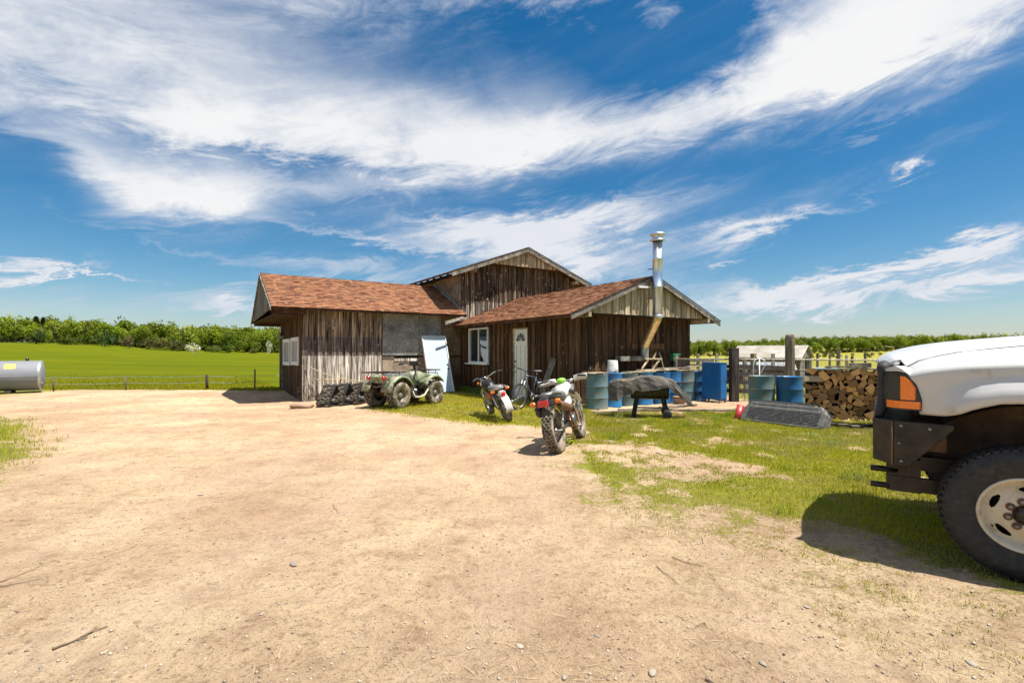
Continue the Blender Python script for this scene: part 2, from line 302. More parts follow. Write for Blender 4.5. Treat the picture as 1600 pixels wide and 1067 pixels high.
M['chrome'] = mk('chrome', (.75, .75, .75), (.6, .6, .6), 6, .12, 1.0)
M['stainless'] = mk('stainless chimney pipe', (.62, .70, .80), (.50, .56, .66), 3, .38, 1.0, .04, stretch=(3, 3, .5))
M['warm_reflect_pipe'] = mk('galvanised pipe with painted warm reflection', (.78, .66, .42), (.50, .33, .14), 5, .32, .85, .06)  # orange tone of reflected light put into the pipe colour
M['galv'] = mk('galvanised sheet', (.50, .52, .53), (.30, .31, .31), 4, .45, .6, .03, dirt=(.22, .17, .12), dirt_amt=.2)
M['rubber'] = mk('black rubber', (.012, .012, .013), (.03, .028, .026), 20, .7, 0, .2, dirt=(.075, .058, .045), dirt_amt=.32, dirt_scale=5)
M['rubber_mud'] = mk('rubber with dried mud', (.025, .022, .02), (.13, .105, .075), 12, .85, 0, .4, dirt=(.36, .29, .20), dirt_amt=.6, dirt_scale=9)
M['plastic_black'] = mk('black plastic', (.014, .014, .015), (.03, .03, .03), 10, .42, 0, .03, dirt=(.12, .095, .07), dirt_amt=.3)
M['white_plastic'] = mk('white plastic', (.66, .66, .65), (.52, .51, .48), 7, .4, 0, .0, dirt=(.34, .27, .19), dirt_amt=.42, dirt_scale=9)
M['white_paint'] = mk('white trim paint', (.78, .79, .80), (.66, .66, .66), 6, .5, 0, .05, dirt=(.35, .3, .24), dirt_amt=.15)
M['door_white'] = mk('white steel door', (.80, .79, .77), (.74, .73, .70), 5, .4, 0, .0)
M['door_blue'] = mk('pale blue white door', (.52, .61, .68), (.46, .54, .60), 5, .3, 0, .0)
M['truck_white'] = mk('white truck paint', (.52, .52, .52), (.49, .485, .475), 2, .35, 0, 0, coat=.35, dirt=(.33, .29, .23), dirt_amt=.30, dirt_scale=4)
M['rim_white'] = mk('dusty white wheel paint', (.66, .60, .48), (.56, .48, .34), 4, .45, 0, .05, dirt=(.38, .27, .15), dirt_amt=.45, dirt_scale=7)
M['lamp_amber'] = mk('amber lens', (.85, .20, .01), (.75, .15, .005), 60, .12, 0, .15, coat=.6)
M['lamp_red'] = mk('red lens', (.62, .01, .012), (.45, .008, .008), 60, .12, 0, .15, coat=.6)
M['lamp_black'] = mk('dark headlamp glass', (.012, .013, .014), (.02, .02, .02), 5, .05, 0, 0, coat=1)
M['glass'] = mk('dark window glass', (.015, .018, .02), (.02, .022, .024), 2, .03, 0, 0, coat=1, spec=1.0)
def lens(name, c):
    m, nt, b = newmat(name); b.inputs['Base Color'].default_value = (*c, 1); b.inputs['Roughness'].default_value = .15; b.inputs['Coat Weight'].default_value = .6; return m
M['blue_drum'] = mk('blue drum paint', (.012, .11, .30), (.02, .16, .34), 3, .45, 0, .06, obj_var=.3, dirt=(.15, .10, .06), dirt_amt=.36, dirt_scale=5)
M['teal_drum'] = mk('faded teal drum paint', (.065, .16, .18), (.12, .20, .20), 4, .5, 0, .06, obj_var=.25, dirt=(.20, .13, .08), dirt_amt=.45, dirt_scale=5)
M['blue_box'] = mk('blue painted cabinet', (.004, .085, .27), (.006, .12, .34), 2.5, .38, 0, .02, dirt=(.12, .16, .2), dirt_amt=.15, dirt_scale=8)
M['tarp'] = mk('weathered black vinyl cover', (.030, .027, .023), (.085, .072, .055), 3, .6, 0, .25, dirt=(.21, .17, .115), dirt_amt=.42, dirt_scale=3.5)
M['sled'] = mk('grey black moulded plastic', (.055, .054, .05), (.12, .115, .105), 9, .5, 0, .1, stretch=(1, 6, 6), dirt=(.20, .175, .145), dirt_amt=.45, dirt_scale=6)
M['camo'] = mk('pale green camouflage plastic', (.25, .30, .19), (.07, .08, .045), 8, .45, 0, .0, dirt=(.30, .24, .16), dirt_amt=.55, dirt_scale=6, contrast=(.46, .54))
M['orange_paint'] = mk('orange bike paint', (.42, .11, .02), (.30, .07, .015), 6, .35, 0, 0, dirt=(.2, .12, .07), dirt_amt=.4)
M['blue_frame'] = mk('dark blue bicycle paint', (.03, .05, .10), (.16, .20, .28), 6, .3, .3, 0)
M['green_plastic'] = mk('green plastic', (.04, .30, .14), (.03, .22, .10), 8, .45)
M['lime_plastic'] = mk('lime green plastic', (.25, .62, .05), (.2, .5, .04), 8, .4)
M['tank_grey'] = mk('grey tank paint', (.20, .21, .235), (.16, .17, .19), 2, .7, 0, .02, stretch=(.3, 1, 1), dirt=(.14, .12, .10), dirt_amt=.2)
M['yellow'] = mk('yellow label', (.80, .62, .03), (.8, .66, .1), 12, .5)
M['rope'] = mk('pale rope', (.52, .43, .30), (.35, .28, .19), 60, .9)
M['red_plastic'] = mk('red plastic', (.38, .02, .02), (.3, .015, .015), 6, .4)
M['tin'] = mk('pale corrugated tin', (.46, .44, .40), (.32, .28, .22), 1.2, .5, .3, .03, dirt=(.30, .22, .13), dirt_amt=.25)
M['stone'] = mk('pale field stone', (.20, .17, .14), (.40, .34, .27), 12, .8, 0, .3, obj_var=.35)
M['twig'] = mk('dry twig', (.16, .11, .07), (.26, .19, .12), 30, .9, obj_var=.3)
M['gauge'] = mk('grey seat vinyl', (.10, .10, .10), (.16, .155, .15), 10, .6, dirt=(.25, .2, .15), dirt_amt=.3)
M['brown_metal'] = mk('brown rusty metal', (.13, .065, .03), (.22, .12, .06), 12, .7, .3, .2)
M['clay'] = mk('tan clay pot', (.36, .24, .16), (.3, .19, .12), 9, .8)
M['well'] = mk('dark dusty wheel well', (.05, .028, .016), (.11, .065, .04), 7, .85, 0, .2, dirt=(.20, .14, .09), dirt_amt=.3)
M['rim_dark'] = mk('dusty dark steel rim', (.10, .10, .10), (.2, .18, .15), 12, .5, .5, .05, dirt=(.30, .24, .17), dirt_amt=.6, dirt_scale=9)
M['lamp_black'].node_tree.nodes['Principled BSDF'].inputs['Roughness'].default_value = .4; M['lamp_black'].node_tree.nodes['Principled BSDF'].inputs['Coat Weight'].default_value = .15
M['hose'] = mk('black hose', (.02, .02, .02), None, 8, .5)

# ------------------------------------------------------------------ terrain
def _hash(ix, iy, s): 
    h = (ix * 374761393 + iy * 668265263 + s * 982451653) & 0x7fffffff
    h = ((h ^ (h >> 13)) * 1274126177) & 0x7fffffff
    return ((h ^ (h >> 16)) & 0xffffff) / float(0xffffff)
def vnoise(x, y, s=0):
    x = np.asarray(x, float); y = np.asarray(y, float); ix = np.floor(x).astype(np.int64); iy = np.floor(y).astype(np.int64); fx = x - ix; fy = y - iy
    fx = fx * fx * (3 - 2 * fx); fy = fy * fy * (3 - 2 * fy)
    a = _hash(ix, iy, s); b = _hash(ix + 1, iy, s); c = _hash(ix, iy + 1, s); d = _hash(ix + 1, iy + 1, s)
    return (a * (1 - fx) + b * fx) * (1 - fy) + (c * (1 - fx) + d * fx) * fy
def fbm(x, y, oct=4, s=0, lac=2.1, g=.5):
    t = 0; a = 1; n = 0
    for i in range(oct): t = t + a * vnoise(x, y, s + i * 17); n += a; a *= g; x = np.asarray(x) * lac + 3.1; y = np.asarray(y) * lac + 1.7
    return t / n
def sst(x, a, b): t = np.clip((x - a) / (b - a), 0, 1); return t * t * (3 - 2 * t)
def smooth_height(x, y):
    x = np.asarray(x, float); y = np.asarray(y, float); d = np.hypot(x, y); yy = np.maximum(y, 1e-3)
    r = np.where(y > 1, x / yy, np.sign(x) * 3.0)
    zt = np.interp(r, [-1.6, -1.04, -.845, -.65, -.48, -.2, .2, .36, .7, 1.2, 2], [4.6, 3.9, 2.9, .95, .6, .2, -.8, -2.0, -2.2, -2.6, -2.0])
    far = np.interp(r, [-1.2, .0, .36], [220, 260, 420])
    z = zt * sst(d, 28, 1.0 * far)
    hill = np.interp(r, [-1.4, -1.04, -.5, 0, .36, .48, .62, .9, 1.3], [1, 2, 7, 8, 6, 7.5, 10, 9, 6])
    z = z + hill * sst(d, far * 1.0, far * 1.45)
    z = z - .13 * np.exp(-((x + 7.6) ** 2 + (y - 15.4) ** 2) / (2 * 2.4 ** 2)) + .05 * np.exp(-((x - 3.3) ** 2 + (y - 3.0) ** 2) / (2 * 1.0 ** 2))
    return z
def micro(x, y):
    near = 1 - sst(np.hypot(x, np.asarray(y) - 8), 14, 26)
    m = (fbm(x * 1.6, y * 1.6, 5, 5) - .5) * .055 + (fbm(x * 7, y * 7, 3, 9) - .5) * .030
    # old wheel ruts sweeping through the yard
    for off, w, dep in ((0.0, .13, .012), (1.6, .13, .012), (3.1, .1, .008), (4.6, .1, .008)):
        c = -3.2 + off + .10 * (y - 4) - .018 * (y - 6) ** 2
        m = m - dep * np.exp(-((x - c) / w) ** 2)
    return m * near
def height(x, y): return smooth_height(x, y) + micro(np.asarray(x, float), np.asarray(y, float))
def hz(x, y): return float(height(np.array([x]), np.array([y]))[0])
def ground_px(px, py):
    p = gp(px, py)
    for _ in range(4): p = gp(px, py, float(smooth_height(p.x, p.y)))
    return Vector((p.x, p.y, hz(p.x, p.y)))

def polyd(x, y, poly):
    """signed distance, positive inside"""
    P = np.array(poly); n = len(P); d = np.full(x.shape, 1e9); ins = np.zeros(x.shape, bool)
    for i in range(n):
        a = P[i]; b = P[(i + 1) % n]; e = b - a; wx = x - a[0]; wy = y - a[1]
        t = np.clip((wx * e[0] + wy * e[1]) / max(e @ e, 1e-9), 0, 1); d = np.minimum(d, np.hypot(wx - t * e[0], wy - t * e[1]))
        if a[1] != b[1]:
            c = ((a[1] > y) != (b[1] > y)) & (x < (b[0] - a[0]) * (y - a[1]) / (b[1] - a[1]) + a[0]); ins ^= c
    return np.where(ins, d, -d)
def PP(l): return [tuple(gp(*q)[:2]) for q in l]
G_MAIN = PP([(885, 650), (930, 682), (1000, 698), (1090, 711), (1180, 730), (1240, 765), (1300, 815), (1400, 868), (1500, 910), (1590, 940)]) + [(6.5, 2.2), (12, 2.5), (12, 14.5)] + PP([(1385, 640), (1140, 641), (1060, 645), (930, 643)])
G_SCRUB = PP([(850, 672), (870, 705), (900, 770), (1000, 810), (1090, 880), (1300, 910), (1430, 960), (1600, 1010)]) + [(6.5, 1.6), (6, 3.2)] + PP([(1420, 840), (1262, 752), (1100, 700)])
G_MID = PP([(585, 628), (600, 645), (690, 655), (780, 664), (860, 668), (930, 660), (930, 626), (720, 611)])
G_LEFT = PP([(-500, 640), (0, 645), (52, 660), (62, 690), (36, 735), (0, 760), (-500, 800)])
G_WEED = PP([(705, 613), (712, 622), (770, 626), (800, 626), (800, 619), (722, 610)])
def masks(x, y):
    def soft(poly, w): return sst(polyd(x, y, poly), -w, w)
    nz = fbm(x * 1.1, y * 1.1, 4, 31); nf = fbm(x * 4.5, y * 4.5, 4, 77)
    g = soft(G_MAIN, .38) * np.clip(1.05 - 1.5 * np.clip(fbm(x * 2.3 + 9, y * 2.3, 4, 63) - .50, 0, 1) * 2.6, .38, .95); g = np.maximum(g, soft(G_SCRUB, .8) * (.50 + 1.1 * (nz - .5))); g = np.maximum(g, soft(G_MID, .45) * .72); g = np.maximum(g, soft(G_LEFT, .5) * .62); g = np.maximum(g, soft(G_WEED, .25) * 1.0)
    field = sst(y, 18.6, 19.4) * (1 - sst(x, -5.5, -4.5)); back = sst(y, 21.5, 23); right = sst(x, 6.8, 7.6) * sst(y, 12.2, 13.5)
    g = np.maximum(g, field); g = np.maximum(g, np.maximum(back, right) * .85); d = np.hypot(x, y)
    g = np.maximum(g, sst(d, 26, 32)); g = np.maximum(g, sst(-y, 6, 12) * .8); g = np.maximum(g, sst(np.abs(x), 14, 20) * .8)
    g = np.clip(g + (nz - .5) * .55 * (g > .03) * (g < .985) + (nf - .5) * .5 * (g > .03) * (g < .985), 0, 1)
    dry = np.clip(.35 + (fbm(x * .55, y * .55, 3, 4) - .5) * 1.5 + sst(x, 6, 10) * sst(y, 14, 20) * .35, 0, 1) * (1 - field)
    return g, np.maximum(field, sst(y, 19, 30) * (1 - sst(x / np.maximum(y, 1), .25, .36))), dry
def axis(lo, hi, step, far, neg=True):
    a = list(np.arange(lo, hi, step)); s = step; v = a[-1]; out = []
    while v < far: s *= 1.12; v += s; out.append(v)
    lowl = []
    s = step; v = lo
    lim = -far if neg else -60
    while v > lim: s *= 1.12; v -= s; lowl.append(v)
    return np.array(lowl[::-1] + a + out)
xs = axis(-12.5, 9.0, .075, 2600); ys = axis(1.3, 19.5, .075, 2600, False)
GX, GY = np.meshgrid(xs, ys); gx = GX.ravel(); gy = GY.ravel(); gz = height(gx, gy)
gm, fm, dm = masks(gx, gy)
trk = np.zeros_like(gx)
for a_, c_ in ((-3.3, .14), (-1.7, .14), (.2, .05), (1.8, .05)):
    xc = a_ + c_ * (gy - 4) - .020 * (gy - 6) ** 2; trk += np.exp(-((gx - xc) / .30) ** 2)
for a_, c_ in ((5.6, -.0), (7.1, -.0)):
    yc = a_ + c_ * gx + .035 * (gx + 1) ** 2; trk += np.exp(-((gy - yc) / .28) ** 2) * .8
trk = np.clip(trk, 0, 1) * (.45 + .9 * fbm(gx * 1.2, gy * 1.2, 3, 41)); dm = np.where(gm < .25, np.clip(trk, 0, 1) * (1 - sst(gy, 15, 18)), dm); dm = np.where((gx > 7.5) & (gy > 14), .35 + .5 * fbm(gx * .12, gy * .12, 4, 88), dm)
nx, ny = len(xs), len(ys); idx = np.arange(nx * ny).reshape(ny, nx)
quads = np.stack([idx[:-1, :-1], idx[:-1, 1:], idx[1:, 1:], idx[1:, :-1]], -1).reshape(-1, 4)
def np_mesh(name, co, faces, nv, mat, color=None, smooth=False):
    me = bpy.data.meshes.new(name); me.vertices.add(len(co)); me.vertices.foreach_set('co', np.asarray(co, np.float32).ravel())
    me.loops.add(faces.size); me.loops.foreach_set('vertex_index', faces.astype(np.int32).ravel())
    me.polygons.add(len(faces)); me.polygons.foreach_set('loop_start', np.arange(0, faces.size, nv, dtype=np.int32))
    if smooth: me.polygons.foreach_set('use_smooth', np.ones(len(faces), bool))
    me.update(calc_edges=True)
    if color is not None:
        ca = me.color_attributes.new('Col', 'FLOAT_COLOR', 'POINT'); ca.data.foreach_set('color', np.concatenate([color, np.ones((len(color), 1))], 1).astype(np.float32).ravel())
    if mat: me.materials.append(mat)
    o = bpy.data.objects.new(name, me); col.objects.link(o); return o

# ground material: sandy dirt, patchy grass, farm field
gmat, nt, B = newmat('sandy yard and grass'); N = nt.nodes; L = nt.links
def nd(t, **k):
    n = N.new(t)
    for a, v in k.items(): setattr(n, a, v)
    return n
def tex(vec, scale, det=8, rough=.62, dist=0):
    n = N.new('ShaderNodeTexNoise'); n.inputs['Scale'].default_value = scale; n.inputs['Detail'].default_value = det; n.inputs['Roughness'].default_value = rough; n.inputs['Distortion'].default_value = dist; L.new(vec, n.inputs['Vector']); return n.outputs[0]
def ramp(v, a, b, o0=0., o1=1.):
    n = N.new('ShaderNodeMapRange'); n.inputs[1].default_value = a; n.inputs[2].default_value = b; n.inputs[3].default_value = o0; n.inputs[4].default_value = o1; L.new(v, n.inputs[0]); return n.outputs[0]
def mixc(f, a, b, mode='MIX'):
    n = N.new('ShaderNodeMix'); n.data_type = 'RGBA'; n.blend_type = mode
    for i, v in ((0, f), (6, a), (7, b)):
        if isinstance(v, tuple): n.inputs[i].default_value = (*v, 1)
        elif isinstance(v, (int, float)): n.inputs[i].default_value = v
        else: L.new(v, n.inputs[i])
    return n.outputs[2]
def mth(op, a, b=None, clamp=False):
    n = N.new('ShaderNodeMath'); n.operation = op; n.use_clamp = clamp
    for i, v in enumerate((a, b)):
        if v is None: continue
        if isinstance(v, (int, float)): n.inputs[i].default_value = v
        else: L.new(v, n.inputs[i])
    return n.outputs[0]
tco = nd('ShaderNodeTexCoord').outputs['Object']
att = nd('ShaderNodeVertexColor', layer_name='Col'); sepc = nd('ShaderNodeSeparateColor'); L.new(att.outputs[0], sepc.inputs[0]); aG, aF, aD = sepc.outputs[0], sepc.outputs[1], sepc.outputs[2]
n1 = tex(tco, .55, 6); n2 = tex(tco, 3.2, 8, .68, .3); n3 = tex(tco, 22, 6, .7); n4 = tex(tco, 95, 3, .6)
dirt = mixc(ramp(n1, .36, .64), (.64, .49, .30), (0.442, 0.304, 0.189))
dirt = mixc(ramp(n2, .50, .68, 0, .65), dirt, (0.308, 0.195, 0.118))
dirt = mixc(ramp(n2, .42, .24, 0, .7), dirt, (0.567, 0.413, 0.301))
n5 = tex(tco, 9, 9, .8, .4); dirt = mixc(ramp(n5, .56, .66, 0, .75), dirt, (0.250, 0.156, 0.092)); dirt = mixc(ramp(n3, .54, .68, 0, .75), dirt, (0.217, 0.133, 0.084)); dirt = mixc(ramp(n3, .42, .30, 0, .5), dirt, (0.584, 0.445, 0.342))
n6 = tex(tco, 48, 5, .75); dirt = mixc(ramp(n6, .57, .66, 0, .75), dirt, (0.192, 0.117, 0.076)); dirt = mixc(ramp(n4, .60, .75, 0, .6), dirt, (0.617, 0.476, 0.376))
dirt = mixc(ramp(n4, .42, .30, 0, .7), dirt, (0.167, 0.101, 0.067))
mpst = nd('ShaderNodeMapping'); mpst.inputs['Scale'].default_value = (3, 40, 1); mpst.inputs['Rotation'].default_value = (0, 0, .5); L.new(tco, mpst.inputs[0])
straw = tex(mpst.outputs[0], 1.6, 4, .6, 1.2)
dirt = mixc(ramp(straw, .66, .70, 0, .35), dirt, (0.250, 0.164, 0.101))
mpst2 = nd('ShaderNodeMapping'); mpst2.inputs['Scale'].default_value = (38, 3, 1); mpst2.inputs['Rotation'].default_value = (0, 0, .9); L.new(tco, mpst2.inputs[0])
straw2 = tex(mpst2.outputs[0], 1.6, 4, .6, 1.2)
dirt = mixc(ramp(straw2, .67, .71, 0, .35), dirt, (0.584, 0.437, 0.301))
dirt = mixc(mth('MULTIPLY', mth('MULTIPLY', aD, mth('SUBTRACT', 1.0, aG)), .22), dirt, (0.634, 0.484, 0.351)); rnz = tex(tco, .28, 5, .6, .5); dirt = mixc(ramp(rnz, .50, .68, 0, .45), dirt, (0.367, 0.226, 0.138))
dirt = mixc(1.0, dirt, (.95, .94, .97), 'MULTIPLY')
gn = tex(tco, 6, 6, .7); gn2 = tex(tco, 60, 4, .7)
grass = mixc(ramp(gn, .35, .65), (.21, .215, .018), (.13, .155, .013))
grass = mixc(ramp(gn2, .45, .75, 0, .6), grass, (.36, .33, .07))
grass = mixc(mth('MULTIPLY', aD, .75), grass, (.30, .26, .08))
mpf = nd('ShaderNodeMapping'); mpf.inputs['Scale'].default_value = (.02, .16, 1); mpf.inputs['Rotation'].default_value = (0, 0, -.12); L.new(tco, mpf.inputs[0])
fn = tex(mpf.outputs[0], 1.0, 6, .6, .4); fn2 = tex(tco, .12, 6, .65)
field = mixc(ramp(fn, .35, .62), (.105, .122, .008), (.066, .092, .007))
field = mixc(ramp(fn2, .45, .75, 0, .55), field, (.125, .135, .004))
ftx = tex(tco, 3.0, 6, .7); field = mixc(ramp(ftx, .4, .75, 0, .3), field, (.19, .18, .01))
grass = mixc(aF, grass, field)
gthr = mth('ADD', aG, mth('MULTIPLY', mth('SUBTRACT', tex(tco, 14, 6, .75), .5), .9))
gthr = mth('ADD', gthr, mth('MULTIPLY', mth('SUBTRACT', tex(tco, 42, 5, .8), .5), .7)); gfac = mth('MULTIPLY', ramp(gthr, .42, .54), ramp(aG, .02, .18))
scr = mth('MULTIPLY', ramp(aG, .05, .35), ramp(aG, .85, .5)); dirt = mixc(mth('MULTIPLY', scr, ramp(tex(tco, 17, 7, .8, .6), .50, .60, 0, .75)), dirt, (.20, .165, .055)); dirt = mixc(mth('MULTIPLY', scr, ramp(tex(tco, 33, 6, .8, .6), .55, .63, 0, .7)), dirt, (.13, .12, .03))
base = mixc(gfac, dirt, grass)
L.new(base, B.inputs['Base Color']); B.inputs['Roughness'].default_value = .95; B.inputs['Specular IOR Level'].default_value = .0
bmp = nd('ShaderNodeBump'); bmp.inputs['Strength'].default_value = 1.0; bmp.inputs['Distance'].default_value = .03
hsum = mth('ADD', mth('MULTIPLY', n3, .9), mth('ADD', mth('MULTIPLY', n4, .35), mth('MULTIPLY', n5, 1.4))); L.new(hsum, bmp.inputs['Height']); L.new(bmp.outputs[0], B.inputs['Normal'])
ground = np_mesh('ground', np.stack([gx, gy, gz], 1), quads, 4, gmat, np.stack([gm, fm, dm], 1), True)
tag(ground, kind='structure')

# ------------------------------------------------------------------ the barn workshop (local x runs along its gable ends, y along the right wing)
BX, BY = 1.52, 13.31; BANG = math.atan2(.544, .839)
barn = thing('barn_workshop', 'weathered board workshop with red brown shingle roofs and three joined gabled parts', 'workshop', (BX, BY, 0), BANG)
def BW(u, v, z=0):
    return Vector((BX + u * math.cos(BANG) - v * math.sin(BANG), BY + u * math.sin(BANG) + v * math.cos(BANG), z))
def wall_slab(p0, p1, n, poly, th=.08, name='wall', mat=None, parent=None):
    """wall panel: poly of (s, z) along p0-p1, thickness away from the outward normal n"""
    p0 = Vector((*p0, 0)); d = (Vector((*p1, 0)) - p0).normalized(); n = Vector((*n, 0)); mb = MB()
    k = len(poly); v = [p0 + d * s + Vector((0, 0, z)) for s, z in poly]; v += [q - n * th for q in v]
    mb.add(v, [tuple(range(k)), tuple(range(k, 2 * k))[::-1]] + [(i, i + k, (i + 1) % k + k, (i + 1) % k) for i in range(k)])
    return mb.build(name, mat or M['shade_wall'], parent or barn)
def board_mesh(p0, d, n, s0, s1, z0, za, zb, off, th):
    a = p0 + d * s0 + n * off; b = p0 + d * s1 + n * off
    v = [a + Vector((0, 0, z0)), b + Vector((0, 0, z0)), b + Vector((0, 0, zb)), a + Vector((0, 0, za))]
    v += [q + n * th for q in v]
    return v, [(0, 3, 2, 1), (4, 5, 6, 7), (0, 1, 5, 4), (1, 2, 6, 5), (2, 3, 7, 6), (3, 0, 4, 7)]
def boards(mat, p0, p1, n, zlo, zhi, pitch, wov, openings=(), parent=None, off=.004, seed=1, zj=.02):
    rr = random.Random(seed); p0 = Vector((*p0, 0)); p1 = Vector((*p1, 0)); d = (p1 - p0).normalized(); Ltot = (p1 - p0).length; n = Vector((*n, 0))
    zf = zhi if callable(zhi) else (lambda s: zhi); zl = zlo if callable(zlo) else (lambda s: zlo)
    k = int(math.ceil(Ltot / pitch)); items = []
    for i in range(k):      # boards behind, then boards laid over their joints
        items.append((i * pitch + .004, min((i + 1) * pitch - .004, Ltot), off, .02))
        c = i * pitch; w = wov * rr.uniform(.88, 1.1); items.append((max(c - w / 2, 0), min(c + w / 2, Ltot), off + .022, .022))
    for s0, s1, o_, th in items:
        if s1 - s0 < .02: continue
        segs = [(zl((s0 + s1) / 2) + rr.uniform(-zj, zj), None)]
        for (a, b, c, e) in openings:
            if s1 > a and s0 < b:
                if s0 < a - .03 and s1 < b: s1 = a - .002; continue
                if s1 > b + .03 and s0 > a: s0 = b + .002; continue
                segs = [(segs[0][0], c - .002), (e + .002, None)]
        if s1 - s0 < .02: continue
        for z0, z1 in segs:
            za, zb = (zf(s0), zf(s1)) if z1 is None else (z1, z1)
            if min(za, zb) - z0 < .03:
                if max(za, zb) - z0 < .06: continue
                za = max(za, z0 + .005); zb = max(zb, z0 + .005)
            v, f = board_mesh(p0, d, n, s0, s1, z0, za, zb, o_ + rr.uniform(0, .003), th)
            MB().add(v, f).build('board', mat, parent or barn)
SHC = [(.34, .158, .082), (.33, .150, .078), (.37, .18, .098), (.31, .14, .072), (.23, .10, .058), (.36, .185, .10), (.28, .13, .07), (.34, .16, .085), (.17, .08, .05)]
M['shingle'] = mk('red brown asphalt shingles', (1, 1, 1), (.62, .60, .60), 60, .92, 0, .5, col_attr=True, bscale=160, contrast=(.3, .75), spec=.2)
def roof_plane(e0, e1, r0, r1, th=.05, seed=3):
    """one slope: eave corners e0 e1, ridge corners r0 r1 above them; sheathing, then courses of shingle tabs"""
    rr = random.Random(seed); e0, e1, r0, r1 = map(Vector, (e0, e1, r0, r1)); n = (e1 - e0).cross(r0 - e0).normalized()
    if n.z < 0: n = -n
    v = [e0, e1, r1, r0]; v = v + [q - n * th for q in v]
    sh = MB().add(v, [(0, 1, 2, 3), (7, 6, 5, 4), (0, 4, 5, 1), (1, 5, 6, 2), (2, 6, 7, 3), (3, 7, 4, 0)]).build('roof', M['beam'], barn)
    mb = MB(); ex = .135; slope = ((r0 + r1) / 2 - (e0 + e1) / 2).length; rows = int(slope / ex) + 1; up0 = (r0 - e0) / slope; up1 = (r1 - e1) / slope
    for i in range(rows):
        t0 = i * ex - .02; t1 = min((i + 1) * ex + .01, slope); a = e0 + up0 * t0; b = e1 + up1 * t0; a2 = e0 + up0 * t1; b2 = e1 + up1 * t1; Lr = (b - a).length; s = -rr.uniform(0, .25)
        while s < Lr:
            w = rr.uniform(.10, .24); s0 = max(s, 0) / Lr; s1 = min(s + w - .006, Lr) / Lr; s += w
            if s1 <= s0: continue
            lift = .014 + rr.uniform(0, .010) + (.008 if rr.random() < .4 else 0); q0 = a.lerp(b, s0); q1 = a.lerp(b, s1); q2 = a2.lerp(b2, s1); q3 = a2.lerp(b2, s0)
            c = rr.choice(SHC); k = rr.uniform(.85, 1.1); mb.c = tuple(x * k for x in c)
            drop = up0 * rr.uniform(-.006, .006)
            mb.add([q0 + n * lift - drop, q1 + n * lift - drop, q2 + n * .003, q3 + n * .003, q0 + n * .0, q1 + n * .0], [(0, 1, 2, 3), (4, 5, 1, 0), (4, 0, 3), (1, 5, 2)])
    mb.build('shingles', M['shingle'], sh, kind='stuff'); return sh
# dimensions
RWu, RWv, TLu, LWu, FV = 5.05, 6.3, 5.5, -5.52, 6.3
zl = -.25
def gableline(u, ridge, zr, slope): return zr - abs(u - ridge) * slope
rwtop = lambda u: gableline(u, 2.7, 3.60, .397)
# right wing walls
wall_slab((0, 0), (RWu, 0), (0, -1), [(0, zl), (RWu, zl), (RWu, rwtop(RWu)), (2.7, rwtop(2.7)), (0, rwtop(0))])
wall_slab((0, RWv), (0, .08), (-1, 0), [(0, zl), (RWv - .08, zl), (RWv - .08, 2.5), (0, 2.5)])
wall_slab((RWu, .08), (RWu, RWv), (1, 0), [(0, zl), (RWv - .08, zl), (RWv - .08, 2.5), (0, 2.5)])
boards(M['board_dark'], (0, 0), (RWu, 0), (0, -1), -.1, lambda s: min(rwtop(s) - .05, 2.62), .25, .155, seed=5)
# door and window on the left side of the right wing; s runs from v = RWv down to 0
DO = (RWv - 2.66, RWv - 1.84, 0.0, 2.20); WO = (RWv - 5.60, RWv - 4.18, 1.05, 2.31)
boards(M['board_dark'], (0, RWv), (0, 0), (-1, 0), -.1, 2.48, .25, .155, openings=[DO, WO], seed=6)
boards(M['board_dark'], (RWu, 0), (RWu, RWv), (1, 0), -.1, 2.40, .25, .155, seed=7)
roof_plane((-.4, -.6, 2.43), (-.4, 6.3, 2.43), (2.7, -.6, 3.66), (2.7, 6.3, 3.66), seed=11)
roof_plane((5.8, -.6, 2.43), (5.8, 6.3, 2.43), (2.7, -.6, 3.66), (2.7, 6.3, 3.66), seed=12)
def rake(p, q, ridge_dir, mat='fascia', h=.15, th=.03, name='rake_board'):
    p = Vector(p); q = Vector(q); mb = MB(); o = Vector(ridge_dir) * th; dz_ = Vector((0, 0, .025)); D = Vector((0, 0, -h))
    v = [p - dz_, q - dz_, q + D, p + D]; v += [w + o for w in v]
    return mb.add(v, [(0, 1, 2, 3), (7, 6, 5, 4), (0, 4, 5, 1), (1, 5, 6, 2), (2, 6, 7, 3), (3, 7, 4, 0)]).build(name, M[mat], barn)
rake((-.42, -.605, 2.43), (2.7, -.605, 3.665), (0, -1, 0)); rake((2.7, -.605, 3.665), (5.82, -.605, 2.43), (0, -1, 0))
# drip edge lines on the rakes
for a, b in (((-.42, -.64, 2.445), (2.7, -.64, 3.68)), ((2.7, -.64, 3.68), (5.82, -.64, 2.445))):
    MB().bar(a, b, .03, .02).build('drip_edge', M['steel_dark'], barn)
boards(M['board_gable'], (.30, -.44), (5.10, -.44), (0, -1), 2.50, lambda s: rwtop(s + .30) - .02, .24, .15, seed=8, zj=.004)
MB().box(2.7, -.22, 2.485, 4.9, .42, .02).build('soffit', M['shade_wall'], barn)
for u in (.22, 5.22): MB().box(u, -.32, 2.44, .10, .62, .12).build('beam_end', M['plank'], barn)
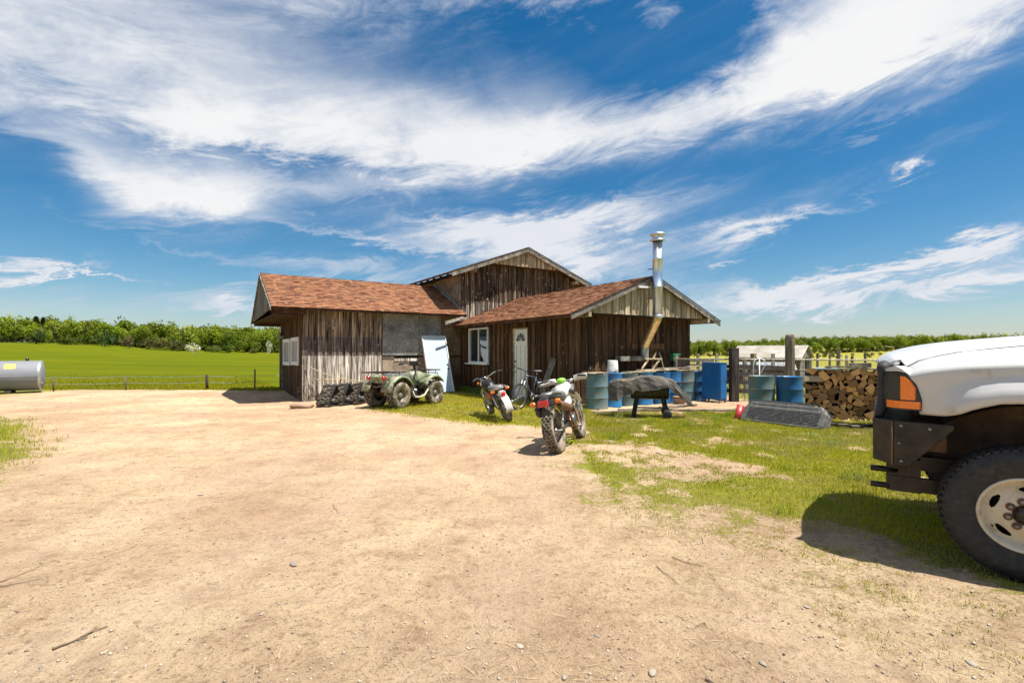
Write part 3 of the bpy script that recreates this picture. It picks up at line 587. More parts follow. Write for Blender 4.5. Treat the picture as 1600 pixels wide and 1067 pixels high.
# roof purlin near the ridge
MB().bar((2.0, -.66, 3.28), (2.45, -.66, 3.30), .05, .05).build('batten', M['white_paint'], barn)
def tails(n, a, b, d, mat='tail'):
    a = Vector(a); b = Vector(b)
    for i in range(n):
        p = a.lerp(b, (i + .5) / n); MB().box(p.x, p.y, p.z, .05 if abs(d[1]) > 0 else .20, .20 if abs(d[1]) > 0 else .05, .085).build('rafter_tail', M[mat], barn)
tails(10, (-.27, -.3, 2.40), (-.27, 5.9, 2.40), (1, 0))
MB().bar((-.39, -.6, 2.37), (-.39, 6.2, 2.37), .02, .07).build('fascia', M['beam'], barn)
# left wing
lwz = lambda v: 4.10 - (8.7 - v) * .477 if v < 8.7 else 4.10 - (v - 8.7) * .555
wall_slab((LWu, FV), (0, FV), (0, -1), [(0, zl), (-LWu, zl), (-LWu, 2.85), (0, 2.85)])
LE = 11.1
wall_slab((LWu, LE), (LWu, FV + .08), (-1, 0), [(0, zl), (LE - FV - .08, zl), (LE - FV - .08, lwz(FV)), (LE - 8.7, lwz(8.7)), (0, lwz(LE))])
wall_slab((0, LE), (LWu, LE), (0, 1), [(0, zl), (-LWu, zl), (-LWu, 2.7), (0, 2.7)])
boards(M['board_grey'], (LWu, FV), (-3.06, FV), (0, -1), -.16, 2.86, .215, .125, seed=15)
W1 = (LE - 8.60, LE - 7.18, .98, 1.97); W2 = (LE - 10.42, LE - 8.86, .94, 1.95); OP = (LE - 11.05, LE - 10.55, -.3, 2.3)
boards(M['board_dark'], (LWu, LE), (LWu, FV - .03), (-1, 0), -.16, lambda s: min(lwz(LE - s) - .03, 2.75), .24, .15, openings=[W1, W2, OP], seed=16)
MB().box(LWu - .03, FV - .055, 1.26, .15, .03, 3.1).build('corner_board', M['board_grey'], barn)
roof_plane((-6.55, 5.85, 2.82), (-.0, 5.85, 2.82), (-6.55, 8.7, 4.18), (-.0, 8.7, 4.18), seed=21)
roof_plane((-6.55, 11.55, 2.6), (-.0, 11.55, 2.6), (-6.55, 8.7, 4.18), (-.0, 8.7, 4.18), seed=22)
rake((-6.56, 5.83, 2.82), (-6.56, 8.7, 4.18), (-1, 0, 0), h=.13); rake((-6.56, 8.7, 4.18), (-6.56, 11.57, 2.6), (-1, 0, 0), h=.13)
boards(M['board_end'], (-6.50, 11.35), (-6.50, 5.95), (-1, 0), lambda s: 2.62 + .03 * s, lambda s: lwz(11.35 - s) - .02, .2, .11, seed=18, zj=.004)
MB().box(-6.02, 8.7, 2.60, .9, 5.2, .02).build('soffit', M['beam'], barn)
MB().box(-6.05, 5.98, 2.69, 1.0, .05, .15).build('beam', M['beam'], barn)
MB().box(-6.02, 11.35, 2.52, .95, .08, .12).build('beam', M['beam'], barn)
tails(13, (-6.40, 5.96, 2.79), (-.15, 5.96, 2.79), (0, 1))
MB().bar((-6.5, 5.865, 2.765), (0, 5.865, 2.765), .02, .05).build('fascia', M['beam'], barn)
MB().box(LWu + .05, 11.75, 1.15, .12, .12, 2.9).build('corner_post', M['post'], barn)
MB().box(LWu - .06, 10.95, 2.03, .05, 1.1, .09).build('door_rail', M['fascia'], barn)
MB().box(LWu - .03, 10.80, .95, .05, .09, 2.1).build('door_jamb', M['fascia'], barn)
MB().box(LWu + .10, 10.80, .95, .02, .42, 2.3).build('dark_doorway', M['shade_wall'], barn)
# tall part
tltop = lambda u: gableline(u, 2.75, 5.55, .367)
wall_slab((0, FV), (TLu, FV), (0, -1), [(0, 2.2), (TLu, 2.2), (TLu, tltop(TLu)), (2.75, tltop(2.75)), (0, tltop(0))])
wall_slab((0, 12.3), (0, FV + .08), (-1, 0), [(0, zl), (12.3 - FV - .08, zl), (12.3 - FV - .08, 4.5), (0, 4.5)])
wall_slab((TLu, FV + .08), (TLu, 12.3), (1, 0), [(0, zl), (5.9, zl), (5.9, 4.5), (0, 4.5)])
wall_slab((TLu, 12.3), (0, 12.3), (0, 1), [(0, zl), (TLu, zl), (TLu, 4.5), (2.75, 5.5), (0, 4.5)])
boards(M['board_tall'], (0, FV), (TLu, FV), (0, -1), lambda s: max(2.55 if s < 0 else min(rwtop(s), 9) - .05, 2.5) if s < 2.7 else max(rwtop(s) - .05, 2.3), lambda s: tltop(s) - .03, .215, .13, seed=25, zj=.0)
boards(M['board_gable'], (.75, 6.0), (4.75, 6.0), (0, -1), 4.86, lambda s: tltop(s + .75) - .02, .2, .12, seed=26, zj=.003)
MB().box(2.75, 6.12, 4.85, 3.6, .3, .02).build('soffit', M['beam'], barn)
roof_plane((-.6, 5.85, 4.38), (-.6, 12.7, 4.38), (2.75, 5.85, 5.61), (2.75, 12.7, 5.61), seed=31)
roof_plane((6.1, 5.85, 4.38), (6.1, 12.7, 4.38), (2.75, 5.85, 5.61), (2.75, 12.7, 5.61), seed=32)
rake((-.62, 5.845, 4.38), (2.75, 5.845, 5.615), (0, -1, 0), h=.18); rake((2.75, 5.845, 5.615), (6.12, 5.845, 4.38), (0, -1, 0), h=.18)
for a, b in (((-.62, 5.81, 4.395), (2.75, 5.81, 5.63)), ((2.75, 5.81, 5.63), (6.12, 5.81, 4.395))): MB().bar(a, b, .03, .025).build('drip_edge', M['steel_dark'], barn)
for u in (.35, 5.35): MB().box(u, 6.05, tltop(u) - .16, .16, .36, .12).build('beam_end', M['plank'], barn)
tails(9, (-.40, 6.2, 4.34), (-.40, 12.0, 4.34), (1, 0), 'beam')
# strand board
def osb(name, a, b, c=(1, 1, 1)):
    m, nt, b_ = newmat(name); N_ = nt.nodes; L_ = nt.links; t = N_.new('ShaderNodeTexCoord'); mp = N_.new('ShaderNodeMapping'); mp.inputs['Scale'].default_value = (30, 30, 30); L_.new(t.outputs['Object'], mp.inputs[0])
    n = N_.new('ShaderNodeTexNoise'); n.inputs['Scale'].default_value = .35; L_.new(mp.outputs[0], n.inputs['Vector']); av = N_.new('ShaderNodeVectorMath'); av.operation = 'MULTIPLY_ADD'; av.inputs[1].default_value = (4, 4, 4); L_.new(n.outputs[1], av.inputs[0]); L_.new(mp.outputs[0], av.inputs[2])
    v = N_.new('ShaderNodeTexVoronoi'); v.inputs['Scale'].default_value = 1.1; L_.new(av.outputs[0], v.inputs['Vector']); h = N_.new('ShaderNodeSeparateColor'); L_.new(v.outputs['Color'], h.inputs[0])
    mx = N_.new('ShaderNodeMix'); mx.data_type = 'RGBA'; mx.inputs[6].default_value = (*a, 1); mx.inputs[7].default_value = (*b, 1); L_.new(h.outputs[0], mx.inputs[0])
    g = N_.new('ShaderNodeTexNoise'); g.inputs['Scale'].default_value = 1.6; g.inputs['Detail'].default_value = 7; L_.new(t.outputs['Object'], g.inputs['Vector']); r = N_.new('ShaderNodeMapRange'); r.inputs[1].default_value = .4; r.inputs[2].default_value = .68; r.inputs[4].default_value = .75; L_.new(g.outputs[0], r.inputs[0])
    m3 = N_.new('ShaderNodeMix'); m3.data_type = 'RGBA'; m3.inputs[7].default_value = (a[0] * .3, a[1] * .3, a[2] * .3, 1); L_.new(r.outputs[0], m3.inputs[0]); L_.new(mx.outputs[2], m3.inputs[6]); L_.new(m3.outputs[2], b_.inputs['Base Color']); b_.inputs['Roughness'].default_value = .85
    bm = N_.new('ShaderNodeBump'); bm.inputs['Strength'].default_value = .4; bm.inputs['Distance'].default_value = .01; L_.new(h.outputs[0], bm.inputs['Height']); L_.new(bm.outputs[0], b_.inputs['Normal']); return m
M['osb_grey'] = osb('grey strand board', (.17, .165, .16), (.44, .42, .39)); M['osb_tan'] = osb('tan strand board', (.30, .21, .14), (.60, .50, .38)); M['osb_brown'] = osb('brown strand board', (.10, .060, .030), (.34, .24, .13)); M['osb_mid'] = osb('grey brown strand board', (.16, .11, .075), (.44, .36, .27))
def sheet(u0, u1, z0, z1, mat, d=.012): MB().box((u0 + u1) / 2, FV - .006 - d / 2, (z0 + z1) / 2, u1 - u0, d, z1 - z0).build('strand_board_sheet', M[mat], barn)
sheet(-3.04, -1.72, 1.34, 2.84, 'osb_grey', .03); sheet(-3.04, -1.72, -.1, .66, 'osb_tan'); sheet(-3.04, -2.62, .665, 1.29, 'osb_tan'); sheet(-2.615, -1.72, .665, 1.12, 'osb_tan')
sheet(-1.70, -.86, 1.32, 2.84, 'osb_grey', .02); sheet(-.855, -.0, 1.32, 2.84, 'osb_brown', .02); sheet(-1.70, -.86, -.1, 1.27, 'osb_mid'); sheet(-.855, -.0, -.1, 1.27, 'osb_brown')
MB().box(-2.16, FV - .02, 1.18, .92, .03, .10).build('trim_strip', M['board_grey'], barn); MB().box(-.42, FV - .03, 1.295, .84, .03, .045).build('trim_strip', M['beam'], barn)
MB().box(-2.4, FV - .05, 1.325, 1.3, .02, .03).build('trim_strip', M['steel_dark'], barn)
for i in range(5):
    v0 = FV + .0 + i * 1.2; MB().box(-.02, v0 + .6, 3.6, .03, 1.19, 1.55).build('strand_board_sheet', M['osb_mid'], barn)
MB().bar((-.055, FV + .02, 3.09), (-.055, 8.7, 4.24), .03, .09).build('flashing', M['galv'], barn)
# loose gutter end between the two eaves
gt = MB(); gt.add([(-.95, 5.72, 2.42), (-.2, 5.80, 2.66), (-.2, 5.80, 2.76), (-.95, 5.72, 2.54), (-.95, 5.69, 2.42), (-.2, 5.77, 2.66), (-.2, 5.77, 2.76), (-.95, 5.69, 2.54)], [(0, 1, 2, 3), (7, 6, 5, 4), (0, 4, 5, 1), (1, 5, 6, 2), (2, 6, 7, 3), (3, 7, 4, 0)]); gt.build('rake_board', M['tail'], barn)
# windows
def window(u, v0, v1, z0, z1, mull=1, sill=True, fw=.055, out=-1, grid=False):
    f = MB(); x = u + out * .045
    for a, b, c, e in ((v0, v1, z0, z0 + fw), (v0, v1, z1 - fw, z1), (v0, v0 + fw, z0 + fw, z1 - fw), (v1 - fw, v1, z0 + fw, z1 - fw)): f.box(x, (a + b) / 2, (c + e) / 2, .07, b - a, e - c)
    for i in range(mull): m_ = v0 + (v1 - v0) * (i + 1) / (mull + 1); f.box(x + .008, m_, (z0 + z1) / 2, .05, .045, z1 - z0 - 2 * fw)
    w = f.build('window', M['white_paint'], barn)
    for i in range(mull + 1):
        a = v0 + fw + (v1 - v0 - 2 * fw) * i / (mull + 1); b = v0 + fw + (v1 - v0 - 2 * fw) * (i + 1) / (mull + 1)
        MB().box(x + .02 + .006 * i, (a + b) / 2, (z0 + z1) / 2, .006, b - a - .03, z1 - z0 - 2 * fw + .01).build('pane', M['glass'], w)
    if sill: MB().box(u - .09, (v0 + v1) / 2 + .03, z0 - .022, .16, v1 - v0 + .2, .04).build('sill', M['white_paint'], w)
    return w
window(0, 4.20, 5.59, 1.06, 2.30)
for (a, b, c, e) in ((7.2, 8.58, 1.0, 1.95), (8.88, 10.4, .96, 1.93)): window(LWu, a, b, c, e, 1, False, .13)
# the white entrance door with a fan light
dr = MB(); D0, D1 = 1.87, 2.60; dr.box(-.015, (D0 + D1) / 2, 1.09, .045, D1 - D0, 2.12); dr.build('door', M['door_white'], barn, bevel=.004); door = bpy.context.scene.objects['door']
for k in range(3):
    vv = D0 + .13 + k * .235; MB().box(-.041, vv, .98, .006, .01, 1.35).build('groove', M['fascia'], door)
dc, dzb, dr_ = 2.235, 1.78, .245
arc = [(dr_ * math.cos(math.pi * i / 16), dr_ * math.sin(math.pi * i / 16)) for i in range(17)]
MB().add([(-.042, dc + a, dzb + b) for a, b in arc] + [(-.038, dc + a, dzb + b) for a, b in arc], [tuple(range(17))] + [(i, i + 1, i + 18, i + 17) for i in range(16)]).build('fan_light', M['glass'], door)
fr = MB(); fr.tube([(-.046, dc + a * 1.04, dzb + b * 1.04) for a, b in arc], .014, 6); fr.bar((-.046, dc - dr_, dzb), (-.046, dc + dr_, dzb), .02, .028)
for t in (36, 72, 108, 144): fr.bar((-.046, dc, dzb), (-.046, dc + dr_ * math.cos(R(t)), dzb + dr_ * math.sin(R(t))), .012, .012)
fr.build('fan_light_bars', M['white_paint'], door)
MB().ball(-.085, D1 - .07, 1.0, .032).build('handle', M['brown_metal'], door); MB().lathe([(.03, 0), (.03, .02)], 12, T(-.04, D1 - .07, 1.16) @ Ry(R(-90)), capends=True).build('lock', M['brown_metal'], door)
MB().lathe([(.022, 0), (.022, .015)], 10, T(-.04, D1 - .07, .83) @ Ry(R(-90)), capends=True).build('lock', M['brown_metal'], door)
jb = MB(); jb.box(-.03, D1 + .03, 1.1, .06, .05, 2.2); jb.box(-.03, D0 - .018, 1.1, .06, .03, 2.2); jb.box(-.03, (D0 + D1) / 2, 2.172, .055, D1 - D0 - .002, .035); jb.build('door_frame', M['plank'], barn)
MB().box(-.16, (D0 + D1) / 2, .03, .3, .95, .10).build('door_step', M['plank_grey'], barn)
# chimney
ch = MB(); ch.lathe([(.138, 2.50), (.138, 3.28), (.144, 3.285), (.144, 3.32), (.138, 3.325), (.138, 4.08), (.144, 4.085), (.144, 4.12), (.138, 4.125), (.138, 4.60)], 24, T(2.62, -.80, 0), capends=True); chim = ch.build('chimney', M['stainless'], barn)
cc = MB(); cc.lathe([(.15, 4.60), (.215, 4.62), (.215, 4.645), (.15, 4.66), (.15, 4.74), (.21, 4.77), (.225, 4.79), (.20, 4.83), (.10, 4.86), (.001, 4.87)], 24, T(2.62, -.80, 0)); cc.build('chimney_cap', M['stainless'], chim)
el_ = MB(); el_.lathe([(.150, 2.42), (.150, 2.50), (.138, 2.51)], 24, T(2.62, -.80, 0)); el_.build('collar', M['galv'], chim)
ep = MB(); ep.tube([(2.62, -.80, 2.47), (2.625, -.78, 2.38), (2.64, -.66, 2.22), (2.70, -.30, 1.72), (2.705, -.245, 1.63)], .125, 12, smooth=False); ep.build('sloping_pipe', M['warm_reflect_pipe'], chim)
for t in (.3, .6, .85):
    p = Vector((2.64, -.66, 2.22)).lerp(Vector((2.70, -.30, 1.72)), t); Mx, _ = frame_to(p, (2.70, -.30, 1.72) if t < .8 else (2.70, -.2, 1.58)); MB().lathe([(.128, -.01), (.134, 0), (.128, .01)], 12, Mx).build('pipe_band', M['warm_reflect_pipe'], chim)
vp = MB(); vp.lathe([(.118, 1.27), (.118, 1.60), (.128, 1.62), (.118, 1.66)], 14, T(2.71, -.24, 0)); vp.build('lower_pipe', M['galv'], chim)
for z in (3.0, 3.85): MB().bar((2.62, -.66, z), (2.62, -.45, z), .04, .02).build('chimney_bracket', M['steel_dark'], chim)
stand = thing('pipe_shelf', 'grey wooden shelf with sloping legs under the elbow of the stove pipe', 'shelf', (BX, BY, 0), BANG)
MB().box(2.15, -.20, 1.26, 1.0, .22, .13).build('shelf_board', M['fascia'], stand); MB().box(2.93, -.24, 1.245, .75, .3, .035).build('shelf_top', M['plank'], stand)
MB().box(2.9, -.07, 1.50, 1.75, .03, .08).build('rail', M['board_dark'], stand); MB().box(3.05, -.07, 1.62, 1.4, .03, .18).build('rail', M['board_dark'], stand)
for a, b in (((2.72, -.36, 1.22), (2.30, -.45, .90)), ((3.22, -.36, 1.22), (2.78, -.45, .90)), ((3.2, -.12, 1.22), (3.35, -.12, 1.46)), ((3.50, -.10, 1.45), (3.85, -.14, .5))): MB().bar(a, b, .045, .035).build('leg', M['plank'], stand)

# ------------------------------------------------------------------ wheels
def YM(x, y, z): return T(x, y, z) @ Rx(R(-90))          # lathe axis along local y, profile height grows towards +y
def tyre(r, w, rin, knob=.012, n=40, rows=4, x=0, y=0, z=0, chunky=1.0, seg=48):
    mb = MB(); h = w / 2
    prof = [(rin, -h * .78), (rin + .25 * (r - rin), -h * .96), (rin + .6 * (r - rin), -h * 1.02), (r * .955, -h * .93), (r - knob, -h * .72), (r - knob * .7, -h * .3), (r - knob * .7, h * .3), (r - knob, h * .72), (r * .955, h * .93), (rin + .6 * (r - rin), h * 1.02), (rin + .25 * (r - rin), h * .96), (rin, h * .78)]
    Mx = YM(x, y, z); mb.lathe(prof, seg, Mx)
    for k in range(rows):
        yy = -h * .72 + (2 * h * .72) * k / max(rows - 1, 1); rr_ = r - knob * .55 if 0 < k < rows - 1 else r - knob * .9
        for i in range(n):
            a = 2 * math.pi * (i + (.5 if k % 2 else 0)) / n; Q = Mx @ Rz(a) @ T(rr_, 0, yy) @ Rx(R(16 if k % 2 else -16))
            mb.box(0, 0, 0, knob * 1.3, 2 * math.pi * r / n * .62 * chunky, 2 * h * .72 / max(rows - 1, 1) * .74, Q)
    return mb
def spoked(name_parent, r, w, rin, mat, x, z, knob=.010, n=34, rows=4, rimmat='chrome', chunky=1.0, spokes=20, hubr=.045):
    t = tyre(r, w, rin, knob, n, rows, x, 0, z, chunky).build('tyre', M[mat], name_parent)
    h = w * .36; rm = MB(); rm.lathe([(rin + .006, -h), (rin - .006, -h), (rin - .014, -h * .4), (rin - .02, 0), (rin - .014, h * .4), (rin - .006, h), (rin + .006, h)], 40, YM(x, 0, z)); rim = rm.build('rim', M[rimmat], t)
    sp = MB()
    for i in range(spokes):
        a = 2 * math.pi * i / spokes; b = a + (.35 if i % 2 else -.35); s = 1 if (i // 2) % 2 else -1
        sp.tube([(x + hubr * math.cos(b), s * .03, z + hubr * math.sin(b)), (x + (rin - .012) * math.cos(a), 0, z + (rin - .012) * math.sin(a))], .0028, 4, smooth=False)
    sp.build('spokes', M[rimmat], t, kind='stuff'); hb = MB(); hb.lathe([(.02, -.06), (hubr, -.045), (hubr, .045), (.02, .06)], 16, YM(x, 0, z), capends=True); hb.build('hub', M['steel'], t); return t

# ------------------------------------------------------------------ the white truck, nose towards the barn
TG = .018
truck = thing('pickup_truck', 'white pickup truck with a black plate steel bumper, nose beside the grass', 'truck', (3.712, 3.769, TG), R(143))
def interp(x, xs_, ys_): return float(np.interp(x, xs_, ys_))
zb_ = lambda x: interp(x, [-.66, -.60, -.54, -.46, -.36, -.24, -.12, 0, .12, .24, .34, .45, .6], [.60, .78, .92, 1.0, 1.06, 1.10, 1.125, 1.13, 1.12, 1.08, 1.035, 1.02, 1.02])
zsm = lambda x: interp(x, [-1.1, -.05, .27, .43, .53, .59], [1.53, 1.465, 1.425, 1.385, 1.345, 1.295])
zcn = lambda x: interp(x, [-1.1, -.5, -.06, .26, .43, .54, .62, .66, .70], [1.59, 1.575, 1.545, 1.515, 1.485, 1.452, 1.415, 1.375, 1.32])
shd = lambda x: interp(x, [-1.1, 0, .3, .45, .52, .62], [1.37, 1.35, 1.33, 1.305, 1.285, 1.25])
wid = lambda x: interp(x, [-1.1, .2, .4, .5, .58, .66], [1.0, 1.0, .995, .985, .965, .93])
xf = lambda z: interp(z, [1.0, 1.1, 1.18, 1.24, 1.29, 1.4], [.495, .505, .53, .56, .585, .60])
for sd in (1, -1):
    secs = []; xs_ = [.60, .56, .5, .44, .38, .32, .26, .2, .12, .04, -.04, -.12, -.2, -.28, -.36, -.42, -.48, -.54, -.58, -.62, -.66, -.72, -.85, -1.05]
    for x in xs_:
        zb = zb_(max(x, -.66)); fl = .045 * sst(np.array(x), -.72, -.5) * (1 - sst(np.array(x), .22, .46)); fl = float(fl); S = shd(x); w = wid(x); zs = zsm(x); lip = min(.05, (S - zb) * .2)
        k_ = min(1.0, (S - zb) / .25)
        pts = [(.925, zb), (.945 + fl * 1.1, zb), (.950 + fl * 1.2, zb + .012), (.948 + fl * 1.15, zb + .05 * k_), (.945 + fl * .95, zb + .085 * k_), (.942 + fl * .25, zb + .135 * k_), (.941, zb + .165 * k_), (.941, S - .055 * k_), (.946, S - .018), (.941, S), (.905, S + .22 * (zs - S)), (.865, S + .60 * (zs - S)), (.818, zs)]
        sec = []
        for y, z in pts:
            xx = x + (xf(z) - .60) * float(sst(np.array(x), .2, .6)); sec.append((xx, sd * y * w, z))
        secs.append(sec)
    f = MB(); f.loft(secs if sd > 0 else secs[::-1], closed=False); o = f.build('fender', M['truck_white'], truck); so = o.modifiers.new('thick', 'SOLIDIFY'); so.thickness = .012; so.offset = -1
secs = []
for x in [.68, .66, .63, .6, .56, .5, .45, .38, .3, .2, .1, -.05, -.2, -.35, -.5, -.75, -1.05]:
    sec = []; zs = zsm(min(x, .59)); zc = zcn(x)
    if x > .59: zs = zc - .045
    for k in range(-12, 13):
        y = k / 12; xx = x + .07 * (1 - y * y) * float(sst(np.array(x), .1, .68)); bul = .012 * math.exp(-((abs(y) - .62) / .07) ** 2)
        sec.append((xx, y * (.805 if x < .6 else .805 - (x - .6) * .6) * wid(x), zc - (zc - zs) * abs(y) ** 2.6 + bul * float(sst(np.array(-x), -.6, -.2))))
    secs.append(sec)
h = MB(); h.loft(secs, closed=False); sm_ = MB(); [sm_.tube([(x, sd * .806 * wid(x), zsm(min(x, .59)) + .004) for x in (.57, .5, .4, .3, .15, 0, -.3, -.6, -1.0)], .011, 6) for sd in (1, -1)]; sm_.build('hood_gap', M['shade_wall'], truck); o = h.build('hood', M['truck_white'], truck); so = o.modifiers.new('thick', 'SOLIDIFY'); so.thickness = .008; so.offset = 0
plan = [(.50, .935), (.525, .932), (.55, .927), (.58, .918), (.60, .910), (.602, .909), (.635, .885), (.665, .845), (.675, .825), (.69, .78), (.70, .71), (.705, .60)]
def lamp_piece(a, b, z0f, z1f, mat, name, parent, push=0.0):
    for sd in (1, -1):
        pts = [p for p in plan if a - 1e-6 <= p[0] <= b + 1e-6]; v = []; n = len(pts)
        for p in pts: v += [(p[0] + push, sd * (p[1] + push), z0f(p[0])), (p[0] + push, sd * (p[1] + push), z1f(p[0])), (p[0] - .06, sd * (p[1] - .06), z0f(p[0])), (p[0] - .06, sd * (p[1] - .06), z1f(p[0]))]
        fs = []
        for i in range(n - 1): q = 4 * i; r = q + 4; fs += [(q, r, r + 1, q + 1), (q + 1, r + 1, r + 3, q + 3), (q + 2, q + 3, r + 3, r + 2), (q, q + 2, r + 2, r)]
        fs += [(0, 1, 3, 2), (4 * n - 4, 4 * n - 2, 4 * n - 1, 4 * n - 3)]
        MB().add(v, fs).build(name, M[mat], parent)
ztop = lambda x: interp(x, [.50, .525, .55, .58, .62, .705], [1.10, 1.20, 1.245, 1.272, 1.285, 1.275])
lamp_piece(.50, .705, lambda x: 1.035, lambda x: ztop(x) + .008, 'plastic_black', 'lamp_housing', truck, -.004)
lamp_piece(.55, .705, lambda x: ztop(x) + .016, lambda x: interp(x, [.55, .58, .60, .635, .665, .69, .705], [1.27, 1.295, 1.315, 1.335, 1.325, 1.312, 1.30]), 'truck_white', 'header_panel', truck, -.006)
lamp_piece(.525, .60, lambda x: 1.105, lambda x: ztop(x) - .012, 'lamp_amber', 'side_marker', truck, .003)
lamp_piece(.50, .675, lambda x: 1.045, lambda x: 1.095, 'lamp_amber', 'turn_signal', truck, .003)
lamp_piece(.602, .705, lambda x: 1.105, lambda x: ztop(x) - .012, 'lamp_black', 'headlight', truck, .003)
g = MB(); g.box(.68, 0, 1.15, .08, 1.16, .25); gr = g.build('grille', M['plastic_black'], truck)
for k in range(5): MB().box(.725, 0, 1.06 + k * .045, .02, 1.12, .015).build('grille_bar', M['plastic_black'], gr)
# steel bumper: centre plate, angled ends, triangular side plates
bm = MB(); zt, zb = .960, .655
pl = [(.35, .965), (.64, .955), (.735, .58), (.745, 0), (.735, -.58), (.64, -.955), (.35, -.965)]
def plate(mb, poly, th):
    a = [Vector(p) for p in poly]; n = (a[1] - a[0]).cross(a[2] - a[0]).normalized(); k = len(a); v = a + [p - n * th for p in a]
    mb.add(v, [tuple(range(k)), tuple(range(k, 2 * k))[::-1]] + [(i, i + k, (i + 1) % k + k, (i + 1) % k) for i in range(k)])
for sd in (1, -1):
    plate(bm, [(.33, sd * .965, zt - .005), (.64, sd * .957, zt), (.64, sd * .957, zb), (.56, sd * .96, zb), (.33, sd * .965, zt - .035)], .012 * sd)
    plate(bm, [(.644, sd * .955, zt), (.755, sd * .845, zt), (.755, sd * .845, zb + .01), (.644, sd * .955, zb)], .012 * sd)
plate(bm, [(.757, .842, zt), (.757, -.842, zt), (.757, -.842, zb + .01), (.757, .842, zb + .01)], .012)
bm.add([(.33, .955, zt - .012), (.63, .945, zt - .004), (.742, .835, zt - .004), (.742, -.835, zt - .004), (.63, -.945, zt - .004), (.33, -.955, zt - .012)], [(0, 1, 2, 3, 4, 5)])
bump = bm.build('bumper', M['steel_dark'], truck)
for sd in (1, -1):
    for bx_, bz_ in ((.60, .93), (.60, .69), (.45, .92), (.61, .81)): MB().lathe([(.011, 0), (.011, .008), (.001, .009)], 6, T(bx_, sd * .962, bz_) @ Rx(R(-90 * sd))).build('bolt', M['steel'], bump)
    MB().tube([(.648, sd * .957, .958), (.648, sd * .957, .658)], .005, 5).build('weld_bead', M['brown_metal'], bump); so = bump.modifiers.new('bevel', 'BEVEL'); so.width = .004
gg = MB()
gg.tube([(.72, .76, .955), (.715, .75, 1.0), (.70, .735, 1.04), (.695, .73, 1.10), (.695, .73, 1.26), (.695, .725, 1.31), (.69, .70, 1.335)], [.026, .034, .034, .034, .034, .042, .044], 12)
gg.tube([(.69, .70, 1.335), (.685, .64, 1.33), (.67, .0, 1.30), (.66, -.66, 1.30), (.66, -.70, 1.0)], [.036, .024, .022, .026, .028], 12); gg.build('grille_guard', M['rubber'], truck)
for yy in (.62, -.62):
    b2 = MB(); b2.box(.58, yy, .53, .20, .03, .24); b2.box(.48, yy, .47, .36, .05, .10); b2.box(.36, yy - .06, .62, .42, .06, .10)
    br = b2.build('plow_bracket', M['steel_dark'], truck)
    for zz in (.60, .48): MB().lathe([(.022, -.05), (.022, .11), (.018, .115)], 12, T(.66, yy, zz - .04) @ Ry(R(90)), capends=True).build('pin', M['steel_dark'], br)
MB().tube([(.73, -.15, .78), (.84, -.15, .78), (.86, -.15, .76)], .014, 8).build('tow_hook', M['steel_dark'], bump)
# underbody
ub = MB(); ub.box(-2.3, .43, .66, 5.6, .07, .14); ub.box(-2.3, -.43, .66, 5.6, .07, .14); ub.tube([(0, .74, .41), (0, -.74, .41)], .05, 10); ub.box(0, .15, .42, .22, .2, .2)
for s in (1, -1):
    ub.box(.02, s * .52, .55, .08, .10, .3); ub.bar((.0, s * .6, .50), (-.1, s * .6, .95), .05, .05); ub.box(-.1, s * .5, .58, 1.3, .06, .03)
ub.box(.4, 0, .80, .1, 1.5, .12); ub.box(-.1, 0, .92, 1.2, .9, .42); ub.build('chassis', M['brown_metal'], truck)
for sd in (1, -1):
    ln = MB(); a_ = [R(8 + 164 * i / 16) for i in range(17)]; pr = [(-.03 + .60 * math.cos(a), .50 + .60 * math.sin(a)) for a in a_]
    v = [(x, sd * .52, z) for x, z in pr] + [(x, sd * .945, z) for x, z in pr]; ln.add(v, [(i, i + 1, i + 18, i + 17) for i in range(16)], None, True)
    v = [(x, sd * .52, z) for x, z in pr]; ln.add(v, [tuple(range(17))]); ln.build('wheel_well', M['well'], truck)
